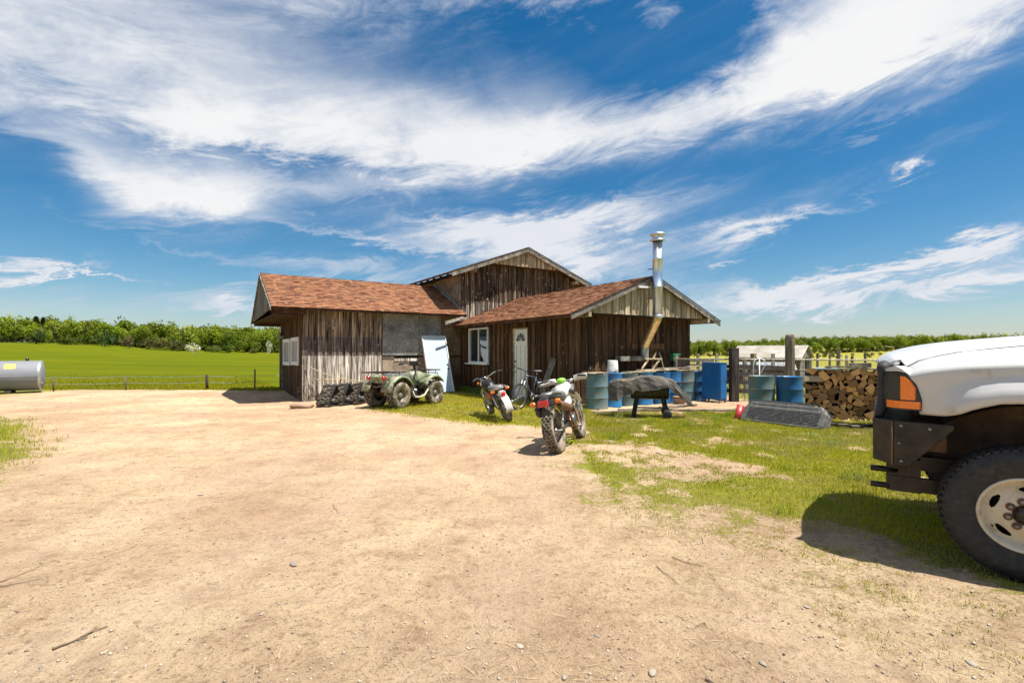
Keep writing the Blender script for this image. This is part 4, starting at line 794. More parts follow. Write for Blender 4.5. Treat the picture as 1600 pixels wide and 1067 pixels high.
def truck_wheel(x, y, sd, z=.437):
    t = tyre(.405, .235, .215, .013, 56, 5, x, y, z).build('tyre', M['rubber'], truck)
    Mx = T(x, y, z) @ (Rx(R(-90)) if sd > 0 else Rx(R(90)))
    rr_ = MB(); rr_.lathe([(.228, .088), (.230, .100), (.224, .108), (.214, .104), (.206, .088), (.200, .066), (.195, .052), (.188, .045)], 64, Mx)
    rad = [.188, .178, .170, .167, .163, .159, .155, .151, .147, .143, .139, .136, .124, .112, .100, .084, .066, .060]; hh = [float(np.interp(r, [.060, .066, .084, .100, .112, .124, .138, .188], [.070, .083, .083, .081, .078, .072, .064, .045])) for r in rad]; seg = 192
    v = [(r * math.cos(2 * math.pi * j / seg), r * math.sin(2 * math.pi * j / seg), q) for r, q in zip(rad, hh) for j in range(seg)]; fs = []
    for i in range(len(rad) - 1):
        for j in range(seg):
            rm_ = (rad[i] + rad[i + 1]) / 2; qq = 1 - ((rm_ - .153) / .017) ** 2; ad = abs(((j + .5) * 360 / seg - 12) % 72 - 36)
            if qq > 0 and ad < 17.5 * math.sqrt(qq): continue
            fs.append((i * seg + j, i * seg + (j + 1) % seg, (i + 1) * seg + (j + 1) % seg, (i + 1) * seg + j))
    rr_.add(v, fs, Mx, True); rim = rr_.build('rim', M['rim_white'], t)
    bk = MB(); bk.lathe([(.20, -.02), (.001, -.02)], 32, Mx); bk.lathe([(.20, -.02), (.20, .06)], 32, Mx); bk.build('slot_backing', M['shade_wall'], rim)  # dark backing behind the wheel slots, their shade put into its colour
    hb = MB(); hb.lathe([(.062, .068), (.058, .085), (.050, .10), (.046, .115), (.03, .122), (.001, .122)], 24, Mx); hb.build('hub_cap', M['steel_dark'], rim)
    for k in range(8):
        a = 2 * math.pi * (k + .3) / 8; MB().lathe([(.024, .0835), (.018, .0845), (.001, .0845)], 16, Mx @ T(.083 * math.cos(a), .083 * math.sin(a), 0)).build('lug_recess', M['brown_metal'], rim); MB().lathe([(.013, .080), (.014, .098), (.009, .104), (.001, .104)], 6, Mx @ T(.083 * math.cos(a), .083 * math.sin(a), 0)).build('lug_nut', M['steel'], rim)
    MB().lathe([(.005, 0), (.004, .03)], 8, Mx @ T(.150, .095, .055)).build('valve', M['rubber'], rim)
truck_wheel(0, .885, 1); truck_wheel(0, -.885, -1); truck_wheel(-3.6, .885, 1); truck_wheel(-3.6, -.885, -1)
# cab and box behind the camera's edge of view
cb = MB(); cb.prism([(-1.06, .60), (-1.06, 1.50), (-1.25, 1.56), (-1.75, 2.02), (-2.9, 2.05), (-3.02, 1.5), (-3.02, .60)], -.95, .95); cb.build('cab', M['truck_white'], truck, bevel=.03)
for sd in (1, -1):
    dd = MB(); dd.prism([(-1.42, .64), (-1.42, 1.50), (-1.85, 1.94), (-2.75, 1.96), (-2.85, 1.5), (-2.85, .64)], sd * .952, sd * .966); d_ = dd.build('door', M['truck_white'], truck)
    MB().prism([(-1.60, 1.50), (-1.92, 1.88), (-2.68, 1.90), (-2.76, 1.50)], sd * .968, sd * .974).build('side_window', M['glass'], d_); MB().box(-2.6, sd * .985, 1.32, .16, .03, .035).build('handle', M['plastic_black'], d_)
    MB().box(-1.5, sd * 1.06, 1.58, .09, .18, .24).build('mirror', M['plastic_black'], truck)
MB().add([(-1.24, -.78, 1.575), (-1.24, .78, 1.575), (-1.73, .72, 2.02), (-1.73, -.72, 2.02)], [(0, 1, 2, 3)]).build('windshield', M['glass'], truck)
bd = MB(); bd.box(-4.1, .93, 1.05, 2.1, .06, .56); bd.box(-4.1, -.93, 1.05, 2.1, .06, .56); bd.box(-5.13, 0, 1.05, .06, 1.8, .56); bd.box(-4.1, 0, .80, 2.1, 1.8, .05); bd.build('box', M['truck_white'], truck)
MB().box(-5.25, 0, .62, .12, 1.8, .2).build('rear_bumper', M['steel_dark'], truck)

# ------------------------------------------------------------------ all terrain vehicle
def arch(mb, xc, zc, r, a0, a1, y0, y1, th=.02, n=12, drop=.05):
    """fender: curved strip round a wheel, its outer edge turned down"""
    P_ = []
    for i in range(n + 1):
        a = R(a0 + (a1 - a0) * i / n); P_.append((xc + r * math.cos(a), zc + r * math.sin(a), math.cos(a), math.sin(a)))
    secs = []
    for x, z, c, s in P_: secs.append([(x, y0, z), (x, y0 + (y1 - y0) * .85, z + .01), (x - c * drop * .3, y1, z - s * drop * .3), (x - c * drop, y1 + math.copysign(.012, y1), z - s * drop), (x - c * (drop + .0), y1 - math.copysign(.01, y1), z - s * (drop + .005)), (x - c * (th + .01), y0 + (y1 - y0) * .8, z - s * th), (x - c * th, y0, z - s * th)])
    mb.loft(secs)
ga = ground_px(640, 632)
atv = thing('quad_bike', 'muddy pale green camouflage quad bike parked in front of the strand board wall', 'quad bike', (-2.93, 13.60, hz(-2.97, 13.7) - .01), R(57)); atv.scale = (1.05, 1.05, 1.13)
rng2 = random.Random(4)
for x, y, r, w, nm in ((-.64, -.40, .315, .25, 'r'), (-.64, .40, .315, .25, 'r'), (.66, -.40, .30, .19, 'f'), (.66, .40, .30, .19, 'f')):
    t = tyre(r, w, .155, .036, 18, 4, x, y, r, 1.0, 36).build('tyre', M['rubber_mud'], atv); sd = 1 if y > 0 else -1; Mx = T(x, y, r) @ Rx(R(-90 * sd))
    q = MB(); q.lathe([(.158, w * .40), (.150, w * .42), (.145, w * .3), (.12, w * .12), (.10, w * .10), (.07, w * .12), (.06, w * .3), (.03, w * .33), (.001, w * .33)], 28, Mx); rm = q.build('rim', M['rim_dark'], t)
    for k in range(4): MB().lathe([(.009, 0), (.009, .02)], 6, Mx @ Rz(R(90 * k + 45)) @ T(.085, 0, w * .11), capends=True).build('lug_nut', M['steel_dark'], rm)
for sd in (-1, 1):
    f = MB(); arch(f, -.62, .33, .44, 170, 20, sd * .20, sd * .53); f.build('rear_fender', M['camo'], atv)
    f = MB(); arch(f, .64, .33, .42, 155, 38, sd * .16, sd * .48); f.build('front_fender', M['camo'], atv)
    f = MB(); f.tube([(.37, sd * .44, .40), (.20, sd * .47, .26), (.0, sd * .48, .235), (-.15, sd * .48, .25), (-.24, sd * .46, .42)], .02, 8); f.build('foot_guard', M['rim_white'], atv)
    MB().box(.0, sd * .36, .25, .42, .24, .025).build('foot_rest', M['plastic_black'], atv)
bd = MB(); bd.loft([[(x, -w, z0), (x, -w * 1.1, (z0 + z1) / 2), (x, -w * .75, z1 - .02), (x, 0, z1), (x, w * .75, z1 - .02), (x, w * 1.1, (z0 + z1) / 2), (x, w, z0)] for x, w, z0, z1 in ((.02, .10, .58, .74), (.12, .14, .52, .82), (.25, .17, .50, .87), (.38, .17, .52, .86), (.52, .18, .60, .80), (.75, .22, .66, .78), (.92, .24, .62, .72), (.98, .2, .6, .66))]); bd.build('body_cover', M['camo'], atv)
bd = MB(); bd.loft([[(x, -w, z0), (x, -w * 1.1, z1 - .04), (x, -w * .8, z1), (x, w * .8, z1), (x, w * 1.1, z1 - .04), (x, w, z0)] for x, w, z0, z1 in ((-.72, .12, .70, .76), (-.62, .17, .68, .82), (-.35, .16, .66, .84), (-.1, .12, .62, .81), (.08, .09, .62, .80))]); bd.build('seat', M['gauge'], atv)
bd = MB(); bd.prism([(-.95, .60), (-.98, .74), (-.2, .76), (-.2, .60)], -.32, .32); bd.build('rear_deck', M['camo'], atv)
en = MB(); en.box(.02, 0, .42, .36, .30, .30); en.lathe([(.09, -.22), (.10, -.19), (.10, .19), (.09, .22)], 18, YM(.0, 0, .42), capends=True); en.lathe([(.055, -.235), (.055, .235)], 14, YM(.16, 0, .36), capends=True); en.bar((-.7, 0, .34), (-.2, 0, .4), .12, .1); en.box(.4, 0, .36, .4, .2, .1); en.build('engine', M['steel'], atv)
fr = MB()
for sd in (-1, 1):
    fr.tube([(-.75, sd * .16, .62), (-.3, sd * .17, .28), (.35, sd * .17, .26), (.85, sd * .14, .42), (.92, sd * .14, .66)], .016, 7); fr.bar((-.64, sd * .06, .315), (-.64, sd * .34, .315), .04, .04); fr.bar((.66, sd * .06, .33), (.66, sd * .34, .30), .04, .04); fr.bar((.66, sd * .18, .66), (.66, sd * .28, .34), .035, .035); fr.bar((-.5, sd * .14, .66), (-.64, sd * .24, .34), .035, .035)
fr.tube([(-.98, -.2, .55), (-1.0, 0, .50), (-.98, .2, .55)], .014, 7); fr.build('frame', M['brown_metal'], atv)
def rack(x0, x1, z, w, nm):
    mb = MB(); mb.tube([(x0, -w, z), (x0, w, z), (x1, w * .92, z), (x1, -w * .92, z)], .012, 7, closed=True)
    for k in range(5): y = -w + 2 * w * (k + .5) / 5; mb.bar((x0, y, z - .004), (x1, y, z - .004), .014, .01)
    for x in (x0 + .1, x1 - .1):
        for y in (-w * .7, w * .7): mb.tube([(x, y, z), (x, y * .9, z - .10)], .009, 6)
    mb.build(nm, M['steel_dark'], atv)
rack(-1.12, -.38, .84, .40, 'rear_rack'); rack(.52, 1.0, .86, .34, 'front_rack')
hb = MB(); hb.tube([(.16, .36, 1.0), (.24, .25, 1.03), (.30, .08, .98), (.30, -.08, .98), (.24, -.25, 1.03), (.16, -.36, 1.0)], .013, 8); hb.tube([(.30, 0, .98), (.36, 0, .82)], .025, 8); hb.box(.30, 0, 1.03, .16, .20, .10); hb.tube([(.18, -.3, 1.02), (.24, -.22, 1.06), (.30, -.1, 1.06), (.34, .1, 1.02), (.40, .1, .86)], .010, 6); hb.build('handlebar', M['plastic_black'], atv)
for sd in (-1, 1): MB().tube([(.19, sd * .26, 1.03), (.14, sd * .40, .995)], .026, 8).build('grip', M['rubber'], atv)
MB().tube([(.27, .2, 1.05), (.31, .22, 1.05), (.30, .34, 1.02)], .006, 5).build('brake_lever', M['steel'], atv)
for sd in (-1, 1):
    MB().lathe([(.048, 0), (.052, -.03), (.04, -.05)], 16, T(-1.0, sd * .27, .72) @ Ry(R(90)), capends=True).build('tail_light', M['lamp_red'], atv)
    MB().lathe([(.05, .0), (.055, .04), (.04, .05)], 14, T(.97, sd * .24, .60) @ Ry(R(90)), capends=True).build('headlight', M['lamp_black'], atv)
MB().tube([(-.35, -.2, .45), (-.6, -.17, .55), (-.95, -.16, .56)], [.03, .05, .05], 10).build('muffler', M['brown_metal'], atv)
fb = MB(); fb.tube([(.95, -.25, .45), (1.03, -.2, .55), (1.03, .2, .55), (.95, .25, .45)], .016, 7); fb.tube([(1.0, -.2, .55), (1.02, -.2, .78), (1.02, .2, .78), (1.0, .2, .55)], .014, 7); fb.build('front_bumper', M['steel_dark'], atv)

# ------------------------------------------------------------------ motorcycles
def bike(name, label, loc, rz, lean, c):
    b = thing(name, label, 'motorcycle', loc, rz); b.rotation_euler = (-lean, 0, rz); wb = c['wb'] / 2; rf, rr_ = c['rf'], c['rr']
    spoked(b, rr_, c['wr'], rr_ * .66, c['tyre'], -wb, rr_, c['knob'], c['n'], 5, c['rim'], chunky=1.1)
    spoked(b, rf, c['wf'], rf * .74, c['tyre'], wb, rf, c['knob'] * .8, c['n'] + 4, 4, c['rim'])
    fk = MB(); top = (wb - .30, c['hz'] - .12)
    for s in (-1, 1):
        fk.tube([(wb, s * .085, rf), (wb - .12, s * .085, rf + .27)], .024, 8); fk.tube([(wb - .11, s * .085, rf + .25), (top[0], s * .085, top[1])], .018, 8)
    fk.box(top[0] + .02, 0, top[1] - .02, .09, .22, .03); fk.box(top[0] + .07, 0, top[1] - .16, .09, .20, .03); fk.tube([(wb, -.1, rf), (wb, .1, rf)], .012, 6); fk.build('fork', M['chrome'], b)
    fr = MB(); hx, hz_ = top[0] - .02, top[1] - .10
    for s in (-1, 1):
        fr.tube([(hx, s * .02, hz_), (.05, s * .09, c['sz'] - .10), (-.25, s * .11, c['sz'] - .12), (-wb - .02, s * .10, c['sz'] - .06)], .014, 7)
        fr.tube([(hx, s * .02, hz_ - .08), (.20, s * .10, .34), (-.18, s * .12, .30), (-.24, s * .11, c['sz'] - .14)], .015, 7); fr.tube([(-.24, s * .11, .42), (-wb, s * .10, c['sz'] - .09)], .011, 6)
    fr.build('frame', M[c['frame']], b)
    sw = MB()
    for s in (-1, 1): sw.bar((-.18, s * .10, .36), (-wb, s * .105, rr_), .022, .045)
    sw.tube([(-wb, -.13, rr_), (-wb, .13, rr_)], .012, 8); sw.build('swingarm', M['steel'], b)
    for s in (-1, 1):
        sh = MB(); sh.tube([(-wb + .04, s * .125, rr_ + .04), (-wb * .62, s * .125, c['sz'] - .12)], .016, 7)
        for k in range(9): p = Vector((-wb + .04, s * .125, rr_ + .04)).lerp(Vector((-wb * .62, s * .125, c['sz'] - .12)), .25 + k * .07); sh.ball(p.x, p.y, p.z, .028, .028, .009, 8, 4)
        sh.build('shock_absorber', M['chrome'], b)
    e = MB(); e.box(.02, 0, .40, .34, .20, .20); e.lathe([(.085, -.135), (.095, -.12), (.095, .12), (.085, .135)], 18, YM(.08, 0, .38), capends=True); e.lathe([(.05, -.13), (.05, .13)], 14, YM(-.10, 0, .38), capends=True)
    for k in range(8): e.box(.10 + k * .006, 0, .52 + k * .024, .17, .17, .010, None)
    e.box(.13, 0, .60, .12, .12, .22); e.build('engine', M['steel'], b)
    ex = MB(); ex.tube([(.2, -.05, .62), (.30, -.10, .50), (.24, -.15, .30), (.0, -.16, .27), (-.20, -.17, .33), (-.32, -.17, c['ez'] - .08)], .02, 8); ex.build('exhaust_pipe', M['brown_metal'], b)
    mf = MB(); mf.tube([(-.22, -.165, c['ez'] - .14), (-.30, -.17, c['ez'] - .08), (-wb - .02, -.185, c['ez']), (-wb - .06, -.188, c['ez'] + .01)], [.03, c['er'], c['er'], c['er'] * .85], 14); mu_ = mf.build('muffler', M[c['muff']], b)
    MB().lathe([(c['er'] * .45, 0), (c['er'] * .45, .012)], 12, T(-wb - .062, -.188, c['ez'] + .01) @ Ry(R(-90)), capends=True).build('muffler_tip', M['shade_wall'], mu_)
    tk = MB(); tz = c['sz'] + .02
    tk.loft([[(x, -w, z0), (x, -w * 1.15, (z0 + z1) / 2), (x, -w * .7, z1 - .015), (x, 0, z1), (x, w * .7, z1 - .015), (x, w * 1.15, (z0 + z1) / 2), (x, w, z0), (x, 0, z0 - .02)] for x, w, z0, z1 in ((-.06, .05, tz - .04, tz + .04), (.0, .09, tz - .07, tz + .10), (.12, .125, tz - .09, tz + .16), (.24, .13, tz - .08, tz + .18), (.34, .10, tz - .02, tz + .16), (.40, .05, tz + .02, tz + .10))]); tk.build('fuel_tank', M[c['tank']], b)
    MB().lathe([(.035, 0), (.035, .02), (.02, .03), (.001, .03)], 12, T(.2, 0, tz + .175)).build('fuel_cap', M['steel'], b)
    for s in (-1, 1):
        MB().loft([[(x, s * y, z0), (x, s * (y + .02), (z0 + z1) / 2), (x, s * y, z1), (x, s * (y - .03), (z0 + z1) / 2)] for x, y, z0, z1 in ((-.30, .13, tz - .24, tz - .10), (-.15, .145, tz - .28, tz - .06), (.0, .14, tz - .22, tz - .05))]).build('side_panel', M[c['panel']], b)
    st = MB(); st.loft([[(x, -w, z0), (x, -w, z1 - .02), (x, -w * .7, z1), (x, w * .7, z1), (x, w, z1 - .02), (x, w, z0)] for x, w, z0, z1 in ((.0, .07, tz - .04, tz + .05), (-.12, .11, tz - .05, tz + .04), (-.3, .12, tz - .05, tz + .055), (-.5, .12, tz - .04, tz + .075), (-wb - .02, .10, tz - .01, tz + .08))]); sb = st.build('seat', M['gauge'], b)
    if c.get('seat_trim'):
        for s in (-1, 1): MB().tube([(.0, s * .10, tz + .0), (-.3, s * .125, tz - .01), (-wb - .03, s * .105, tz + .02)], .010, 6).build('seat_trim', M['chrome'], sb)
    rk = MB()
    for s in (-1, 1): rk.tube([(-.35, s * .13, tz + .02), (-wb - .05, s * .12, tz + .06), (-wb - .20, s * .11, tz + .05)], .009, 6)
    rk.tube([(-wb - .20, -.11, tz + .05), (-wb - .20, .11, tz + .05)], .009, 6); rk.tube([(-wb - .08, -.12, tz + .055), (-wb - .08, .12, tz + .055)], .009, 6); rk.build('grab_rail', M[c['rail']], b)
    rfm = MB(); n = 9; secs = []
    for i in range(n + 1):
        a = R(c['rfa'][0] + (c['rfa'][1] - c['rfa'][0]) * i / n); r_ = rr_ + c['rfg']; secs.append([(-wb + r_ * math.cos(a), y, rr_ + r_ * math.sin(a) - abs(y) * .25) for y in (-.075, -.06, -.03, 0, .03, .06, .075)])
    rfm.loft(secs, closed=False); o = rfm.build('rear_fender', M[c['rfm']], b); o.modifiers.new('t', 'SOLIDIFY').thickness = .008
    ffm = MB(); secs = []
    for i in range(9):
        a = R(35 + 95 * i / 8); r_ = rf + c['ffg']; secs.append([(wb + r_ * math.cos(a) - c['ffg'] * .3, y, rf + r_ * math.sin(a) - abs(y) * .3) for y in (-.055, -.03, 0, .03, .055)])
    ffm.loft(secs, closed=False); o = ffm.build('front_fender', M[c['ffm']], b); o.modifiers.new('t', 'SOLIDIFY').thickness = .008
    st_ = c.get('steer', 0); hM = T(top[0], 0, top[1]) @ Rz(st_)
    def hp(x, y, z): return tuple(hM @ Vector((x, y, z)))
    hbm = MB(); hbm.tube([hp(-.16, .40, .10), hp(-.09, .25, .12), hp(.0, .12, .06), hp(.01, .05, .02), hp(.01, -.05, .02), hp(.0, -.12, .06), hp(-.09, -.25, .12), hp(-.16, -.40, .10)], .012, 8); hbm.tube([hp(-.02, .15, .075), hp(-.02, -.15, .075)], .009, 6); hbm.build('handlebar', M['chrome'], b)
    for s in (-1, 1):
        MB().tube([hp(-.10, s * .27, .12), hp(-.165, s * .41, .10)], .018, 8).build('grip', M['rubber'], b); MB().tube([hp(-.06, s * .20, .12), hp(-.0, s * .24, .11), hp(-.05, s * .36, .09)], .006, 5).build('lever', M['chrome'], b)
        if c.get('guards'):
            gd = MB(); gd.loft([[hp(x, s * y, z - .05), hp(x + .03, s * y, z), hp(x, s * y, z + .05), hp(x - .012, s * y, z)] for x, y, z in ((.0, .16, .08), (.03, .24, .09), (.015, .32, .08), (-.05, .40, .08), (-.13, .425, .09))]); gd.build('hand_guard', M['white_plastic'], b)
        if c.get('signals'):
            q = (-wb - .16, s * .19, tz - .06) if c['big'] else (-wb - .02, s * .17, tz - .02)
            sg = MB(); sg.tube([(q[0] + .02, s * .08, q[2]), q], .008, 6); so_ = sg.build('signal_stalk', M['plastic_black'], b)
            MB().ball(q[0], q[1], q[2], .028, .048, .034, 12, 8).build('turn_signal', M['lamp_amber'], so_)
            if not c['big']: MB().ball(*hp(.06, s * .16, -.02), .03, .03, .03, 10, 6).build('turn_signal', M['lamp_amber'], b)
    hl = MB(); hl.lathe([(.03, -.06), (.075, -.02), (.085, .03), (.07, .05), (.001, .055)], 20, hM @ T(.10, 0, -.07) @ Ry(R(90))); hl.build('headlight', M[c['hlm']], b)
    MB().lathe([(.04, 0), (.04, .04)], 14, hM @ T(.03, .045, .03), capends=True).build('gauge', M['plastic_black'], b); MB().lathe([(.04, 0), (.04, .04)], 14, hM @ T(.03, -.05, .03), capends=True).build('gauge', M['plastic_black'], b)
    tl = MB(); w, hh = (.15, .09) if c['big'] else (.085, .09); tl.box(-wb - .25 if c['big'] else -wb - .17, 0, tz - .07 if c['big'] else tz - .10, .06, w, hh); tl.build('tail_light', M['lamp_red'], b, bevel=.012)
    bx = MB(); bx.box(-wb - .12, 0, tz - .06, .14, .12, .06); bx.build('tail_bracket', M['plastic_black' if c['big'] else 'white_plastic'], b)
    for s in (-1, 1): MB().tube([(-.05, s * .1, .30), (-.06, s * .24, .30)], .014, 6).build('foot_peg', M['steel'], b)
    MB().tube([(-.0, .12, .30), (-.05, .12 + .30 * math.sin(lean) + .12, .02)], .011, 6).build('kickstand', M['steel_dark'], b)
    ch_ = MB(); ch_.tube([(-wb, .075, rr_ + .07), (-.12, .075, .44)], .007, 4); ch_.tube([(-wb, .075, rr_ - .07), (-.12, .075, .34)], .007, 4); ch_.lathe([(.075, .07), (.075, .078)], 20, YM(-wb, 0, rr_), capends=True); ch_.build('chain', M['brown_metal'], b)
    return b, tz, wb
big = dict(big=True, wb=1.40, rf=.345, rr=.325, wr=.165, wf=.105, tyre='rubber_mud', knob=.026, n=22, rim='rim_dark', frame='brown_metal', hz=1.06, sz=.80, ez=.69, er=.060, muff='brown_metal', tank='white_plastic', panel='white_plastic', rail='steel', rfa=(118, 70), rfg=.21, rfm='plastic_black', ffg=.12, ffm='white_plastic', guards=True, signals=True, hlm='white_plastic', steer=-.06)
B1 = ground_px(892, 692); lo = Vector((.93, 7.77, 0)); lo.z = hz(lo.x, lo.y) - .012
dirt_bike, tzb, wbb = bike('dirt_bike', 'muddy white motorcycle with fat knobby rear tyre leaning on its stand in the dirt', lo, math.atan2(1.37, .54), R(12), big)
MB().ball(.18, 0, 1.02, .09, .08, .05, 14, 8).build('front_cowl', M['lime_plastic'], dirt_bike)
for s in (-1, 1): MB().loft([[(x, s * y, z0), (x, s * (y + .01), z1), (x, s * (y - .03), (z0 + z1) / 2)] for x, y, z0, z1 in ((.05, .155, .80, .90), (.18, .165, .76, .92), (.34, .15, .78, .95))]).build('tank_pad', M['gauge'], dirt_bike)
MB().box(-.90, .0, .60, .012, .12, .10).build('plate_holder', M['plastic_black'], dirt_bike)
MB().tube([(.14, .30, 1.05), (.10, .33, 1.13)], .006, 5).build('mirror_stalk', M['plastic_black'], dirt_bike)
sb_bag = MB(); sb_bag.loft([[(x, .14, z0), (x, .22, z0 + .01), (x, .23, z1 - .02), (x, .15, z1)] for x, z0, z1 in ((-.70, .58, .70), (-.64, .54, .73), (-.52, .54, .74), (-.45, .58, .72))]); sb_bag.build('side_cover', M['plastic_black'], dirt_bike)
small = dict(big=False, wb=1.24, rf=.30, rr=.295, wr=.095, wf=.08, tyre='rubber_mud', knob=.012, n=34, rim='steel', frame='steel_dark', hz=.98, sz=.70, ez=.38, er=.035, muff='chrome', tank='steel_dark', panel='orange_paint', rail='chrome', rfa=(185, 60), rfg=.045, rfm='white_plastic', ffg=.05, ffm='white_plastic', signals=True, hlm='chrome', steer=.30, seat_trim=True)
lo = Vector((-.27, 11.0, 0)); lo.z = hz(lo.x, lo.y) - .008
trail_bike, _, _ = bike('trail_bike', 'small orange and black trail motorcycle with chrome handlebar leaning on the grass before the window', lo, R(109), R(17), small)

# ------------------------------------------------------------------ bicycle by the door
lo = Vector((.46, 12.75, 0)); bc = thing('bicycle', 'dark blue bicycle standing against the barn beside the white door', 'bicycle', (lo.x, lo.y, hz(lo.x, lo.y)), R(232)); bc.rotation_euler = (R(-7), 0, R(232))
spoked(bc, .335, .045, .305, 'rubber', -.52, .335, .003, 50, 3, 'steel', spokes=16, hubr=.02); spoked(bc, .335, .045, .305, 'rubber', .52, .335, .003, 50, 3, 'steel', spokes=16, hubr=.02)
f = MB(); f.tube([(.34, 0, .86), (-.12, 0, .80)], .016, 7); f.tube([(.36, 0, .80), (-.04, 0, .30)], .02, 7); f.tube([(-.04, 0, .30), (-.16, 0, .86)], .016, 7)
for s in (-1, 1): f.tube([(-.13, 0, .78), (-.52, s * .06, .335)], .009, 6); f.tube([(-.04, 0, .30), (-.52, s * .06, .335)], .010, 6)
f.build('frame', M['blue_frame'], bc)
f = MB(); f.tube([(.33, 0, .92), (.38, 0, .74)], .018, 7)
for s in (-1, 1): f.tube([(.38, s * .045, .74), (.52, s * .05, .335)], .013, 7)
f.build('fork', M['steel'], bc)
MB().tube([(.28, .30, 1.0), (.34, .12, 1.0), (.34, 0, .96), (.34, -.12, 1.0), (.28, -.30, 1.0)], .012, 7).build('handlebar', M['steel_dark'], bc)
for s in (-1, 1): MB().tube([(.31, s * .20, 1.0), (.275, s * .315, 1.0)], .017, 7).build('grip', M['rubber'], bc)
MB().tube([(-.155, 0, .84), (-.185, 0, .95)], .012, 6).build('seat_post', M['chrome'], bc); f = MB(); f.loft([[(x, -w, .955), (x, 0, .935), (x, w, .955), (x, 0, .98)] for x, w in ((-.32, .06), (-.26, .075), (-.16, .05), (-.02, .018))]); f.build('saddle', M['gauge'], bc)
f = MB(); f.lathe([(.09, .02), (.09, .026)], 22, YM(-.04, 0, .30), capends=True); f.tube([(-.04, .07, .30), (.06, .08, .16)], .01, 6); f.tube([(-.04, -.07, .30), (-.14, -.08, .44)], .01, 6); f.build('crank', M['steel'], bc)
for s, x, z in ((1, .06, .16), (-1, -.14, .44)): MB().box(x, s * .13, z, .09, .09, .025).build('pedal', M['plastic_black'], bc)

# ------------------------------------------------------------------ drums along the gable wall
def drum(label, mat, x, y, group='steel drums in a row along the gable wall', h=.88, r=.29, rust=True, rz=0):
    t = thing('drum', label, 'drum', (x, y, hz(x, y)), rz, group)
    b = MB(); b.lathe([(r * .98, 0), (r, .008), (r, .02), (r * .985, .03), (r * .985, h * .33 - .02), (r * 1.012, h * .33), (r * .985, h * .33 + .02), (r * .985, h * .66 - .02), (r * 1.012, h * .66), (r * .985, h * .66 + .02), (r * .985, h - .03), (r, h - .015), (r, h)], 36); b.build('body', M[mat], t)
    l = MB(); l.lathe([(r, h), (r * .97, h - .002), (r * .96, h - .015), (.001, h - .013)], 36); l.build('lid', M[mat], t)
    for zz in (h * .33, h * .66): MB().lathe([(r * 1.013, zz - .006), (r * 1.02, zz), (r * 1.013, zz + .006)], 36).build('rib', M['galv' if mat == 'teal_drum' else mat], t)
    MB().lathe([(.03, h - .013), (.03, h + .004), (.001, h + .004)], 10, T(r * .65, 0, 0)).build('bung', M['steel'], t); return t
DL = [('teal_drum', 'faded teal drum standing first in the row, nearest the dirt bike'), ('blue_drum', 'bright blue drum under the white pail'), ('teal_drum', 'dark teal drum half hidden behind the covered grill, third in the row'),
      ('blue_drum', 'cyan blue drum seen between the grill legs, fourth in the row'), ('blue_drum', 'blue drum behind the middle of the draped grill cover, fifth in the row'), ('blue_drum', 'blue drum just right of the grill cover top'), ('teal_drum', 'pale blue grey ribbed drum at the right end of the grill cover'), ('blue_drum', 'blue drum standing against the barn corner next to the blue cabinet')]
for k, (m_, lab) in enumerate(DL):
    p = BW(.22 + .60 * k, -.78 - (.10 if k in (0, 4) else 0)); drum(lab, m_, p.x, p.y, rz=k * 1.3)
drum('teal blue drum behind the plastic sleds, left of the pair', 'teal_drum', 6.05, 11.95, 'drums behind the plastic sleds'); drum('blue drum beside the firewood stack, right of the pair', 'blue_drum', 6.62, 11.75, 'drums behind the plastic sleds', rz=2)
def plank(label, u0, u1, v, z, w, th=.028, ang=0, mat='plank'):
    c = BW((u0 + u1) / 2, v, z); o = MB().box(0, 0, 0, u1 - u0, w, th).build('plank', M[mat]); o.location = c; o.rotation_euler = (0, 0, BANG + ang); return tag(o, label, 'plank', 'planks laid over the drums')
plank('pale plank across the first drum beside the white pail', -.05, .62, -.74, .905, .30); plank('pale worn plank over the drums just right of the white pail', 1.25, 2.35, -.86, .905, .26, ang=.04)
plank('wide bright plank over the drums behind the grill cover', 2.0, 3.4, -.72, .935, .34, ang=-.03); plank('reddish plank lying over the blue drum near the green box', 2.9, 4.4, -.62, .97, .24, ang=.02, mat='plank_grey'); plank('thin grey plank on the last drums by the barn corner', 3.3, 4.75, -.82, .912, .24)
plank('short bleached board lying at the barn corner above the blue cabinet', 4.3, 5.2, -.50, 1.00, .2)
p = BW(.86, -.80, .885); pl = thing('pail', 'white plastic pail standing upside down on the blue drum', 'pail', p, 0)
b = MB(); b.lathe([(.150, 0), (.155, .01), (.152, .05), (.156, .055), (.150, .07), (.132, .33), (.12, .345), (.001, .345)], 28); b.build('pail_body', M['white_plastic'], pl); b = MB(); b.tube([(.155 * math.cos(R(a)), .155 * math.sin(R(a)), .05 + .06 * math.sin(R(a + 100))) for a in range(-100, 81, 12)], .004, 5); b.build('wire_handle', M['steel'], pl)
# blue cabinet
cbx = thing('blue_cabinet', 'tall bright blue steel cabinet standing between the drums and the dark fence post', 'cabinet', (5.91, 14.0, hz(6, 14.2)), BANG)
b = MB(); b.box(.16, .30, .60, .32, .60, 1.04); b.build('body', M['blue_box'], cbx, bevel=.008)
MB().box(.16, .30, 1.135, .345, .63, .025).build('top', M['blue_box'], cbx, bevel=.005); MB().box(.16, -.006, .60, .28, .012, .96).build('door', M['blue_box'], cbx, bevel=.003); MB().box(.28, -.02, .62, .015, .02, .10).build('handle', M['steel'], cbx)
for x in (.03, .29):
    for y in (.03, .57): MB().box(x, y, .04, .04, .04, .08).build('foot', M['steel'], cbx)
